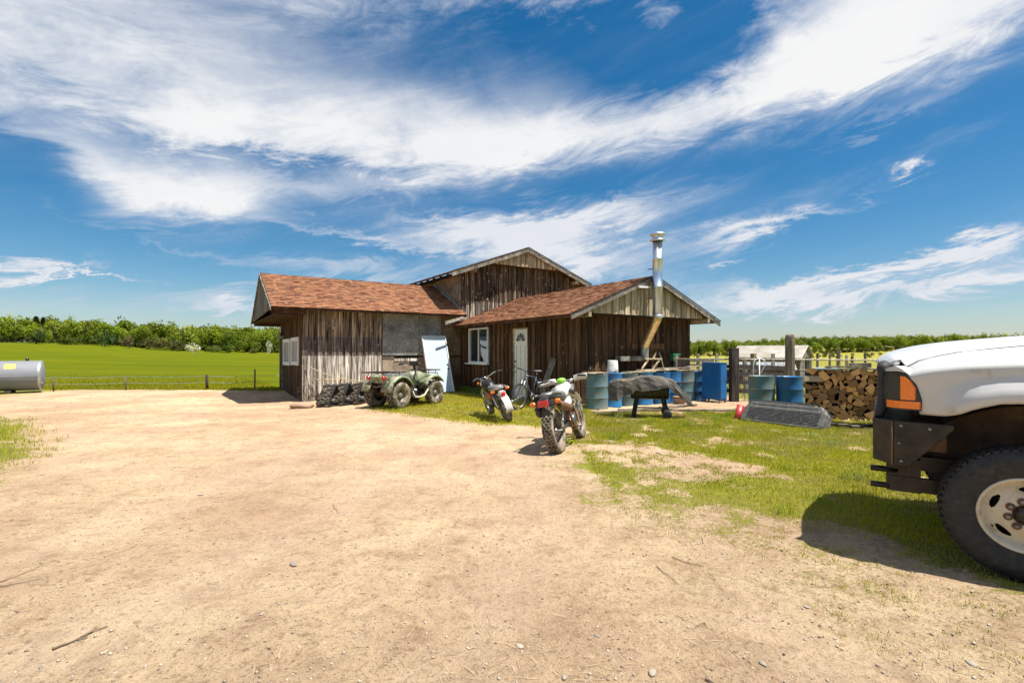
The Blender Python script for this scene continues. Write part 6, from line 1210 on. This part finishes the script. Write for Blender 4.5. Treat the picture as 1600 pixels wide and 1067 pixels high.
# rope hanging along the wall, stick and rock
pr = [BW(LWu + .02, FV - .12, 1.03), BW(-5.1, 6.05, .80), BW(-4.6, 5.95, .62), BW(-4.0, 5.9, .50), BW(-3.4, 5.85, .49), BW(-2.9, 5.80, .66), BW(-2.55, 5.75, .80)]
rp = MB().tube(pr, .014, 6).build('rope', M['rope']); tag(rp, 'pale rope hanging in a loose curve along the left wing wall', 'rope')
st = MB().tube([BW(-5.3, 6.10, .58), BW(-4.6, 6.08, .575), BW(-4.3, 6.08, .60)], .018, 6).build('stick', M['plank']); tag(st, 'bare horizontal stick fixed low on the left wing boards', 'stick')
rk = thing('rock', 'flat tan rock lying at the foot of the barn corner post', 'rock', ground_px(474, 637), .3); b = MB(); b.ball(0, 0, .06, .32, .2, .10, 14, 9); b.V = [(x * (1 + .25 * mnoise.noise(Vector((x * 5, y * 5, z * 5)))), y * (1 + .3 * mnoise.noise(Vector((x * 4 + 3, y * 4, z * 4)))), z + .03 * mnoise.noise(Vector((x * 9, y * 9, z)))) for x, y, z in b.V]; b.build('rock_body', M['clay'], rk)
brd = MB(); rr2 = random.Random(3)
for k in range(9):
    a = rr2.uniform(0, 3.14); c = BW(LWu - .05 + rr2.uniform(-.25, .3), FV - .15 + rr2.uniform(-.2, .1), 0); brd.tube([(c.x, c.y, -.1), (c.x + rr2.uniform(-.15, .15), c.y + rr2.uniform(-.1, .1), rr2.uniform(.15, .5)), (c.x + rr2.uniform(-.3, .3), c.y + rr2.uniform(-.1, .1), rr2.uniform(.05, .7))], .005, 4)
o = brd.build('dry_vine', M['twig']); tag(o, 'dry bare vine stems at the foot of the barn corner post', 'vine')
tb = MB(); q = ground_px(566, 630); tb.tube([(q.x - .25, q.y, .12), (q.x + .15, q.y + .1, .52)], .03, 6); tb.tube([(q.x - .35, q.y, .10), (q.x - .1, q.y, .16)], .045, 6); o = tb.build('tow_bar', M['steel_dark']); tag(o, 'black steel bar propped between the rubber tracks and the quad bike', 'bar')

# ------------------------------------------------------------------ stones and twigs in the yard
stm = []
for i in range(6):
    b = MB(); b.ball(0, 0, 0, 1, .8, .5, 9, 6); b.V = [tuple(Vector(v) * (1 + .28 * mnoise.noise(Vector(v) * 1.4 + Vector((i * 7, 0, 0))))) for v in b.V]; o = b.build('stone', M['stone']); stm.append(o.data); bpy.data.objects.remove(o)
big_st = [(458, 883, .035, 'flat reddish stone alone in the middle of the yard'), (541, 829, .02, 'small pale stone above the flat reddish one'), (622, 833, .022, 'pale round stone right of the yard centre'), (313, 772, .028, 'pale flat stone left of the yard centre'), (1019, 1052, .03, 'pale stone at the bottom edge of the yard'), (812, 1009, .026, 'grey stone near the bottom of the yard'), (933, 991, .022, 'dark chipped stone in the lower yard'), (1192, 1040, .022, 'dark pointed stone low on the right'), (1518, 1037, .03, 'grey stone in the lower right corner'), (657, 865, .018, 'small stone below the pale round one'), (1260, 947, .018, 'dark little stone on the lower right dirt'), (882, 1057, .02, 'small pale stone at the very bottom'), (409, 961, .018, 'dark stone in the lower left yard')]
for px, py, r_, lb in big_st:
    q = ground_px(px, py); o = bpy.data.objects.new('stone', rl.choice(stm)); col.objects.link(o); o.location = q + Vector((0, 0, r_ * .2)); o.scale = (r_ * .95, r_ * .75, r_ * .6); o.rotation_euler = (0, 0, rl.uniform(0, 6)); tag(o, lb, 'stone')
def scatter_np(name, base_v, base_f, P_, S_, A_, mat, colr=None, nv=3):
    bv = np.array(base_v); k = len(bv); c, s_ = np.cos(A_), np.sin(A_); V_ = np.empty((len(P_), k, 3))
    V_[:, :, 0] = P_[:, None, 0] + (bv[None, :, 0] * c[:, None] - bv[None, :, 1] * s_[:, None]) * S_[:, None, 0]; V_[:, :, 1] = P_[:, None, 1] + (bv[None, :, 0] * s_[:, None] + bv[None, :, 1] * c[:, None]) * S_[:, None, 0]; V_[:, :, 2] = P_[:, None, 2] + bv[None, :, 2] * S_[:, None, 1]
    F_ = (np.array(base_f)[None] + (np.arange(len(P_)) * k)[:, None, None]).reshape(-1, nv); cc = None if colr is None else np.repeat(colr, k, 0)
    return np_mesh(name, V_.reshape(-1, 3), F_, nv, mat, cc)
# gravel crumbs
def sample_ground(n, x0, x1, y0, y1):
    x = rng.uniform(x0, x1, n); y = rng.uniform(y0, y1, n) ; return x, y
n = 26000; y = 1.5 + 14 * rng.random(n) ** 1.9; x = (rng.random(n) * 2.3 - 1.15) * y; g_, _, _ = masks(x, y); kp = g_ < .45; x, y = x[kp], y[kp]
oct_v = [(1, 0, 0), (0, 1, 0), (-1, 0, 0), (0, -1, 0), (.1, .1, 1), (0, 0, -1)]; oct_f = [(0, 1, 4), (1, 2, 4), (2, 3, 4), (3, 0, 4), (1, 0, 5), (2, 1, 5), (3, 2, 5), (0, 3, 5)]
z = height(x, y); sz = .002 + .009 * rng.random(len(x)) ** 5; M['gravel'] = mk('gravel crumbs', (1, 1, 1), (.7, .7, .7), 30, .9, col_attr=True); t_ = rng.random(len(x))[:, None]
gv = scatter_np('gravel', oct_v, oct_f, np.stack([x, y, z + sz * .2], 1), np.stack([sz, sz * .75], 1), rng.random(len(x)) * 6.28, M['gravel'], np.array([[.20, .15, .11]]) * (1 - t_) + np.array([[.56, .48, .38]]) * t_); tag(gv, kind='stuff', label='small gravel crumbs strewn over the sandy yard')
# loose straw and bits of dry stem
n = 60000; y = 1.5 + 15 * rng.random(n) ** 1.7; x = (rng.random(n) * 2.3 - 1.15) * y; kp = rng.random(n) < np.clip((fbm(x * 1.3, y * 1.3, 4, 303) - .42) * 3.2, .06, 1) * (1 + .0 * x); x, y = x[kp], y[kp]; n = len(x); z = height(x, y); L_ = .015 + .06 * rng.random(n) ** 2.5; A_ = rng.random(n) * 6.28
P_ = np.stack([x, y, z + .004], 1); straw_v = [(-.5, -.018, 0), (.5, -.010, .05), (.5, .018, .05), (-.5, .016, 0)]
M['straw'] = mk('dry straw', (1, 1, 1), (.8, .8, .8), 40, .9, col_attr=True); t_ = rng.random(n)[:, None]
sw = scatter_np('straw_litter', straw_v, [(0, 1, 2, 3)], P_, np.stack([L_, L_ * .8], 1), A_, M['straw'], np.array([[.20, .13, .07]]) * (1 - t_) + np.array([[.58, .46, .26]]) * t_, 4); tag(sw, kind='stuff', label='bits of straw and dry stem littering the yard')
for k, (a, c, lb) in enumerate([((82, 1014), (168, 980), 'long dark twig on the dirt at lower left'), ((0, 912), (88, 879), 'thin twig crossing the left edge of the yard'), ((0, 922), (66, 908), 'second thin twig at the left edge below the first'), ((1025, 707), (1043, 712), 'dark bent stick at the edge of the grass'), ((1025, 885), (1062, 910), 'thin dry twig in the right half of the yard'), ((1050, 868), (1100, 885), 'pale stem lying in the scrubby dirt'), ((520, 788), (530, 798), 'short twig in the middle of the yard'), ((1102, 1058), (1120, 1066), 'dark stub of wood at the bottom edge')]):
    p = ground_px(*a); q = ground_px(*c); m_ = p.lerp(q, .5); dv = (q - p); pts_ = []
    for i in range(9):
        w_ = p.lerp(q, i / 8); w_.z = hz(w_.x, w_.y) + .008; w_ += Vector((-dv.y, dv.x, 0)) * .05 * mnoise.noise(Vector((i * .6, k * 3, 0))); pts_.append(w_)
    b = MB(); r0 = .0035 if k not in (0, 3, 7) else .007; b.tube(pts_, [r0 * (1 - .6 * i / 8) for i in range(9)], 5)
    if k in (0, 1): b.tube([pts_[5], pts_[5] + dv * .22 + Vector((-dv.y, dv.x, .02)) * .12], r0 * .5, 4); b.tube([pts_[3], pts_[3] + dv * .2 + Vector((dv.y, -dv.x, .02)) * .1], r0 * .5, 4)
    tag(b.build('twig', M['twig']), lb, 'twig')

# ------------------------------------------------------------------ grass blades
grm, nt, B = newmat('grass blades'); N = nt.nodes; L = nt.links
vc = nd('ShaderNodeVertexColor', layer_name='Col'); L.new(vc.outputs[0], B.inputs['Base Color']); B.inputs['Roughness'].default_value = .6; B.inputs['Specular IOR Level'].default_value = .2
tr = nd('ShaderNodeBsdfTranslucent'); L.new(vc.outputs[0], tr.inputs['Color']); ms = nd('ShaderNodeMixShader'); ms.inputs[0].default_value = .45; L.new(B.outputs[0], ms.inputs[1]); L.new(tr.outputs[0], ms.inputs[2]); L.new(ms.outputs[0], nt.nodes['Material Output'].inputs[0])
def blades(name, x, y, hgt, wd, lab, tone=None, lean=.5):
    n = len(x); hgt = hgt * np.clip(np.hypot(x, y) / 6.5, .30, 1); wd = wd * np.clip(np.hypot(x, y) / 6.5, .5, 1); z = height(x, y); a = rng.random(n) * 6.28; l = rng.random(n) * lean; la = rng.random(n) * 6.28; V_ = np.empty((n, 5, 3)); ca, sa = np.cos(a), np.sin(a)
    lx, ly = np.cos(la) * l * hgt, np.sin(la) * l * hgt
    for k, (f, side, up, q) in enumerate(((1, -1, 0, 0), (1, 1, 0, 0), (.75, 1, .55, .3), (.75, -1, .55, .3), (0, 0, 1, 1))):
        V_[:, k, 0] = x + ca * wd * side * f * .5 + lx * q; V_[:, k, 1] = y + sa * wd * side * f * .5 + ly * q; V_[:, k, 2] = z - .004 + hgt * up
    o = (np.arange(n) * 5)[:, None]; F_ = np.concatenate([o + np.array([[0, 1, 2]]), o + np.array([[0, 2, 3]]), o + np.array([[3, 2, 4]])], 0)
    t = np.clip(rng.random(n) * .7 + (fbm(x * .9, y * .9, 3, 55) - .35) * .9, 0, 1)[:, None]; d = (rng.random(n) < np.clip(.12 + 1.6 * (fbm(x * 1.3, y * 1.3, 3, 71) - .42), .05, .7))[:, None]
    c = np.array([[.21, .26, .013]]) * (1 - t) + np.array([[.56, .49, .03]]) * t; c = np.where(d, np.array([[.46, .39, .16]]), c)
    if tone is not None: c = c * np.array(tone)
    tag(np_mesh(name, V_.reshape(-1, 3), F_, 3, grm, np.repeat(c, 5, 0)), lab, kind='stuff')
def pick(n, x0, x1, y0, y1, thr_p=1.0, only=None):
    x = rng.uniform(x0, x1, n); y = rng.uniform(y0, y1, n); g, f, d = masks(x, y); cl = fbm(x * 6, y * 6, 3, 91)
    prob = np.clip(np.where(g > .42, g + .08 + (cl - .5) * .9, g * 2.6 * np.clip((cl - .44) * 6, 0, 1)), 0, 1) ** 1.2 * thr_p; k = rng.random(n) < prob
    if only is not None: k &= only(x, y)
    return x[k], y[k]
# keep blades off the footprint of the barn
def off_barn(x, y):
    c, s_ = math.cos(BANG), math.sin(BANG); u = (x - BX) * c + (y - BY) * s_; v = -(x - BX) * s_ + (y - BY) * c
    return ~(((u > -.02) & (u < 5.1) & (v > -.02)) | ((u > -5.6) & (u < 5.1) & (v > 6.2)))
x, y = pick(560000, 1.0, 9.5, 2.0, 13.5, .9, off_barn); hg = (.014 + .040 * rng.random(len(x)) ** 1.6) * (.6 + .9 * fbm(x * .8, y * .8, 3, 12)); k = polyd(x, y, G_SCRUB) > .2; hg = np.where(k, hg * .55 + .008, hg); blades('lawn_grass', x, y, hg, .0055 + .004 * rng.random(len(x)), 'yellow green grass growing around the drums, sleds and truck')
x, y = pick(90000, -5.5, 2.2, 9.0, 19.0, .9, off_barn); hg = .025 + .055 * rng.random(len(x)) ** 1.6; blades('verge_grass', x, y, hg, .009 + .005 * rng.random(len(x)), 'short yellowish grass in front of the barn walls', (1.15, 1.05, .9))
x, y = pick(45000, -14, -6.2, 4.5, 11.0, .9); hg = .03 + .05 * rng.random(len(x)) ** 1.6; blades('left_grass', x, y, hg, .008 + .004 * rng.random(len(x)), 'grass patch at the left edge of the yard')
x, y = pick(120000, -34, -5, 18.7, 34, .9, lambda x, y: off_barn(x, y) & (rng.random(len(x)) < ((36 - y) / 17) ** 2.5)); hg = .03 + .06 * rng.random(len(x)) ** 1.6; blades('field_edge_grass', x, y, hg, .02 + .01 * rng.random(len(x)), 'grass along the near edge of the field', (.85, .82, .25))
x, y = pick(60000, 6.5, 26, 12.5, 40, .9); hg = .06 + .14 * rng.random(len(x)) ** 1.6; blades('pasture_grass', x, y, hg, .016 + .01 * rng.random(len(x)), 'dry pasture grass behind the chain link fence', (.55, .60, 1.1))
# darker tufts and weeds
tx, ty = [], []
for i in range(70):
    cx_, cy_ = rng.uniform(1.5, 9), rng.uniform(3, 12.5); g1, _, _ = masks(np.array([cx_]), np.array([cy_]))
    if g1[0] > .55 : m_ = int(rng.integers(40, 110)); tx.append(cx_ + rng.normal(0, .06, m_)); ty.append(cy_ + rng.normal(0, .06, m_))
tx = np.concatenate(tx); ty = np.concatenate(ty); blades('grass_tufts', tx, ty, .07 + .09 * rng.random(len(tx)), np.full(len(tx), .007), 'taller green tufts in the lawn by the truck', (.8, 1.0, .8), .7)
wu = rng.uniform(0, 1, 9000); wx_ = []; a = BW(-.12, 6.1); c = BW(-.18, 2.9); x = a.x + (c.x - a.x) * wu + rng.normal(0, .13, 9000); y = a.y + (c.y - a.y) * wu + rng.normal(0, .13, 9000); k = off_barn(x, y)
blades('wall_weeds', x[k], y[k], .08 + .16 * rng.random(k.sum()), np.full(k.sum(), .014), 'dark green weeds along the foot of the door wall', (.40, .62, .6), .8)

# ------------------------------------------------------------------ trees and the far woods
fm_, nt, B = newmat('tree leaves'); N = nt.nodes; L = nt.links
vc = nd('ShaderNodeVertexColor', layer_name='Col'); oi = nd('ShaderNodeObjectInfo'); h_ = nd('ShaderNodeHueSaturation'); L.new(ramp(oi.outputs['Random'], 0, 1, .75, 1.25), h_.inputs['Value']); L.new(vc.outputs[0], h_.inputs['Color']); L.new(h_.outputs[0], B.inputs['Base Color']); B.inputs['Roughness'].default_value = .7; B.inputs['Specular IOR Level'].default_value = .15
tr = nd('ShaderNodeBsdfTranslucent'); L.new(h_.outputs[0], tr.inputs['Color']); ms = nd('ShaderNodeMixShader'); ms.inputs[0].default_value = .3; L.new(B.outputs[0], ms.inputs[1]); L.new(tr.outputs[0], ms.inputs[2]); L.new(ms.outputs[0], nt.nodes['Material Output'].inputs[0])
def crown_pts(kind, n):
    """leaf clump quads of a unit tree of height 1; returns verts (n,4,3) and shade"""
    if kind == 'conifer':
        h = rng.random(n) ** .75; h = .14 + .86 * (1 - h) ; rad = (1.02 - h) * .26 * (.55 + .45 * ((h * 9) % 1)); a = rng.random(n) * 6.28; q = rng.random(n) ** .5; P = np.stack([np.cos(a) * rad * q, np.sin(a) * rad * q, h - .04 * q], 1); s = .022 + .02 * rng.random(n)
    else:
        nb = 9 if kind != 'bush' else 7; c = rng.normal(0, 1, (nb, 3)); c /= np.linalg.norm(c, axis=1)[:, None]; c *= (.35 + .5 * rng.random((nb, 1)))
        sx, szz, zc = (.27, .42, .56) if kind == 'broad' else ((.19, .46, .53) if kind == 'birch' else (.52, .44, .46)); c = c * np.array([[sx, sx, szz]]) * .85
        w = rng.integers(0, nb, n); d = rng.normal(0, 1, (n, 3)); d /= np.linalg.norm(d, axis=1)[:, None]; rr_ = (.62 + .45 * rng.random((n, 1))) * (.5 if kind != 'bush' else .55) * (.7 + .5 * rng.random(nb))[w][:, None]
        P = c[w] + d * rr_ * np.array([[sx, sx, szz]]); P[:, 2] += zc; s = (.0175 if kind != 'bush' else .04) * (.6 + .8 * rng.random(n)); 
        if kind == 'bush': P[:, 2] = np.abs(P[:, 2])
    u = rng.normal(0, 1, (n, 3)); u /= np.linalg.norm(u, axis=1)[:, None]; v = np.cross(u, rng.normal(0, 1, (n, 3))); v /= np.linalg.norm(v, axis=1)[:, None]
    Q = np.stack([P - u * s[:, None] - v * s[:, None] * .5, P + u * s[:, None] * .7 - v * s[:, None] * .8, P + u * s[:, None] + v * s[:, None] * .5, P - u * s[:, None] * .7 + v * s[:, None] * .8], 1); return Q
KINDS = {'conifer': 700, 'broad': 1300, 'birch': 1100, 'bush': 340}
PROT = [(k, crown_pts(k, KINDS[k])) for k in ('broad', 'birch', 'conifer', 'broad', 'birch', 'broad', 'bush', 'bush', 'conifer', 'birch')]
LEAF = {'broad': [(.18, .24, .016), (.14, .20, .014), (.26, .29, .022), (.21, .27, .016)], 'birch': [(.28, .33, .028), (.23, .29, .022), (.31, .31, .045)], 'conifer': [(.045, .075, .018), (.038, .065, .016)], 'bush': [(.10, .12, .03), (.12, .16, .02), (.14, .13, .04)]}
def leafcol(kind, n, base):
    k = .72 + .56 * rng.random((n, 1)); return np.array([base]) * k
tkm = mk('tree bark', (.16, .13, .10), (.30, .27, .23), 3, .9, obj_var=.3)
def tree_obj(idx, base, name):
    kind, Q = PROT[idx]; n = len(Q); cc = np.repeat(leafcol(kind, n, base), 4, 0); V_ = Q.reshape(-1, 3)
    F_ = np.arange(n * 4).reshape(-1, 4); o = np_mesh('crown', V_, F_, 4, fm_, cc); b = MB(); b.tube([(0, 0, -.03), (.004, 0, .3), (-.003, .004, .62), (0, 0, .9)], [.014, .011, .008, .003], 6)
    if kind in ('broad', 'birch'):
        for a in range(5): an = a * 1.3; b.tube([(0, 0, .32 + .07 * a), (.10 * math.cos(an), .10 * math.sin(an), .45 + .08 * a), (.16 * math.cos(an), .16 * math.sin(an), .56 + .07 * a)], [.006, .004, .002], 5)
    t = b.build('trunk', tkm); r = bpy.data.objects.new(name, None); col.objects.link(r); o.parent = r; t.parent = r; return r
def base_dist(r): return float(np.interp(r, [-1.2, -1.04, .0, .36, 1.2], [200, 205, 250, 405, 400]))
def edge_rng(): return rng.random()
protos_t = {}
def place_tree(kind, idx, x, y, hgt, label, group, base=None, wide=1.0):
    key = (kind, idx, base)
    nm = {'conifer': 'pine_tree', 'broad': 'broadleaf_tree', 'birch': 'birch_tree', 'bush': 'bush'}[kind]
    if key not in protos_t: r = tree_obj(idx, base or LEAF[kind][idx % len(LEAF[kind])], nm); protos_t[key] = r
    else: r = copy_tree(protos_t[key]); r.name = nm
    g0 = float(smooth_height(x, y)); r.location = (x, y, g0 - .2); r.scale = (hgt * wide, hgt * wide, hgt); r.rotation_euler = (0, 0, rng.random() * 6.28); tag(r, label, 'bush' if kind == 'bush' else 'tree', group); return r
# distinct shrubs at the field's far edge
place_tree('bush', 6, *(lambda q: (q.x, q.y))(at(301, 552, 190)), 5.2, 'round pale cream flowering shrub alone at the far edge of the field', None, (.62, .62, .42), 1.0)
place_tree('bush', 7, *(lambda q: (q.x, q.y))(at(419, 552, 188)), 5.6, 'tall pale cream flowering shrub at the field edge close to the barn roof', None, (.66, .66, .46), .55)
for px, hh, wd_, c, lb in [(242, 5.6, 2.2, (.11, .10, .03), 'wide brown green thicket left of the round cream shrub'), (105, 4.6, 1.8, (.10, .14, .02), 'low green bush at the field edge left of centre'), (333, 4.2, 1.3, (.14, .20, .03), 'bright low bush right of the round cream shrub'), (357, 6.0, .9, (.09, .15, .02), 'upright green bush between the two cream shrubs'), (200, 6.0, .9, (.13, .10, .04), 'reddish brown bush in the gap of the tree line'), (165, 8.0, .9, (.05, .09, .02), 'dark bush in the tree line above the gap'), (60, 6, 1.3, (.06, .09, .02), 'dark low bush under the left trees'), (395, 3.4, 1.5, (.16, .18, .04), 'yellowish low bush at the foot of the trees near the barn'), (275, 5.6, 1.6, (.10, .11, .03), 'olive bush just left of the round cream shrub')]:
    q = at(px, 551, base_dist((px - 800) / 770) - 8); place_tree('bush', 6 if px % 2 else 7, q.x, q.y, hh, lb, None, c, wd_)
# front rows: separate trees along the wood's edge
r_ = -1.25; cnt = 0
while r_ < 1.35:
    if -.47 < r_ < .33: r_ = .33
    d = base_dist(r_); left = r_ < 0
    kind_idx = int(rng.choice([0, 1, 2, 3, 4, 5, 8, 9], p=[.20, .18, .03, .16, .15, .16, .02, .10])); kind = PROT[kind_idx][0]; Y = d + rng.uniform(-3, 10); hgt = rng.uniform(6.0, 12.5) if left else rng.uniform(8, 14.5)
    if kind == 'conifer': hgt *= rng.uniform(.65, .88)
    place_tree(kind, kind_idx, r_ * Y, Y, hgt, {'broad': 'leafy green tree', 'birch': 'slim light green tree', 'conifer': 'dark pointed conifer'}[kind] + ((' at the far left' if r_ < -.95 else ' above the grey fuel tank' if r_ < -.85 else ' above the reddish bush' if r_ < -.7 else ' near the round cream shrub' if r_ < -.58 else ' close to the barn roof') if left else (' by the barn corner' if r_ < .42 else ' between fence post and shed' if r_ < .6 else ' above the firewood' if r_ < .78 else ' above the truck hood')) + (', front row of wood' if left else ', front row of far wood'), 'trees along the edge of the ' + ('left wood' if left else 'far right wood'), wide=rng.uniform(1.15, 1.6)); cnt += 1
    r_ += (2.9 if left else 3.9) / d * rng.uniform(.7, 1.3)
# the mass of trees behind
def forest(name, rows, label):
    VV, CC = [], []
    lo_, hi_ = min(r[0] for r in rows), max(r[1] for r in rows); rows = rows + [(lo_, hi_, -1, 16, int(260 * (hi_ - lo_)), -3.6, -2.2)] + ([(lo_, hi_, -110, -6, 130, -3.2, -1.4)] if name == 'far_wood' else [])
    for r0, r1, d0, d1, n_, h0, h1 in rows:
        for i in range(n_):
            r = rng.uniform(r0, r1); bd_ = base_dist(r); Y = bd_ + rng.uniform(d0, d1); x = r * Y
            ki = int(rng.choice([0, 1, 2, 3, 4, 5, 8, 9], p=[.22, .17, .03, .17, .14, .14, .02, .11])); ki = int(rng.choice([6, 7])) if h0 < 0 else ki; kind, Q = PROT[ki]; sub = Q[rng.random(len(Q)) < (.42 if kind != 'bush' else .7)]; sub = sub.mean(1, keepdims=True) + (sub - sub.mean(1, keepdims=True)) * 1.35; hgt = abs(rng.uniform(h0, h1)) * (.92 if kind == 'conifer' else 1); wd = hgt * rng.uniform(1.1, 1.55); a = rng.random() * 6.28; c, s_ = math.cos(a), math.sin(a)
            z0 = float(smooth_height(x, Y)); P = sub.reshape(-1, 3); V_ = np.stack([x + (P[:, 0] * c - P[:, 1] * s_) * wd, Y + (P[:, 0] * s_ + P[:, 1] * c) * wd, z0 + P[:, 2] * hgt], 1)
            cb = LEAF[kind][rng.integers(0, len(LEAF[kind]))]; VV.append(V_); CC.append(np.repeat(leafcol(kind, len(sub), cb) * rng.uniform(.8, 1.2), 4, 0))
    V_ = np.concatenate(VV); F_ = np.arange(len(V_)).reshape(-1, 4); tag(np_mesh(name, V_, F_, 4, fm_, np.concatenate(CC)), label, kind='stuff')
forest('left_wood', [(-1.35, -.30, 8, 30, 190, 6.5, 13.5), (-1.35, -.30, 30, 62, 170, 6, 12.5), (-1.35, -.30, 62, 105, 200, 5, 11.5)], 'mass of mixed green trees covering the slope behind the left field')
forest('far_wood', [(.26, 1.4, 8, 45, 300, 9, 13), (.26, 1.4, 45, 110, 300, 8, 12), (.26, 1.4, 110, 200, 320, 8, 12), (-.3, .3, 5, 50, 110, 9, 13)], 'distant mixed woods on the low hills to the right')
print('logs', nlog, 'front trees', cnt, 'objects', len(bpy.data.objects))
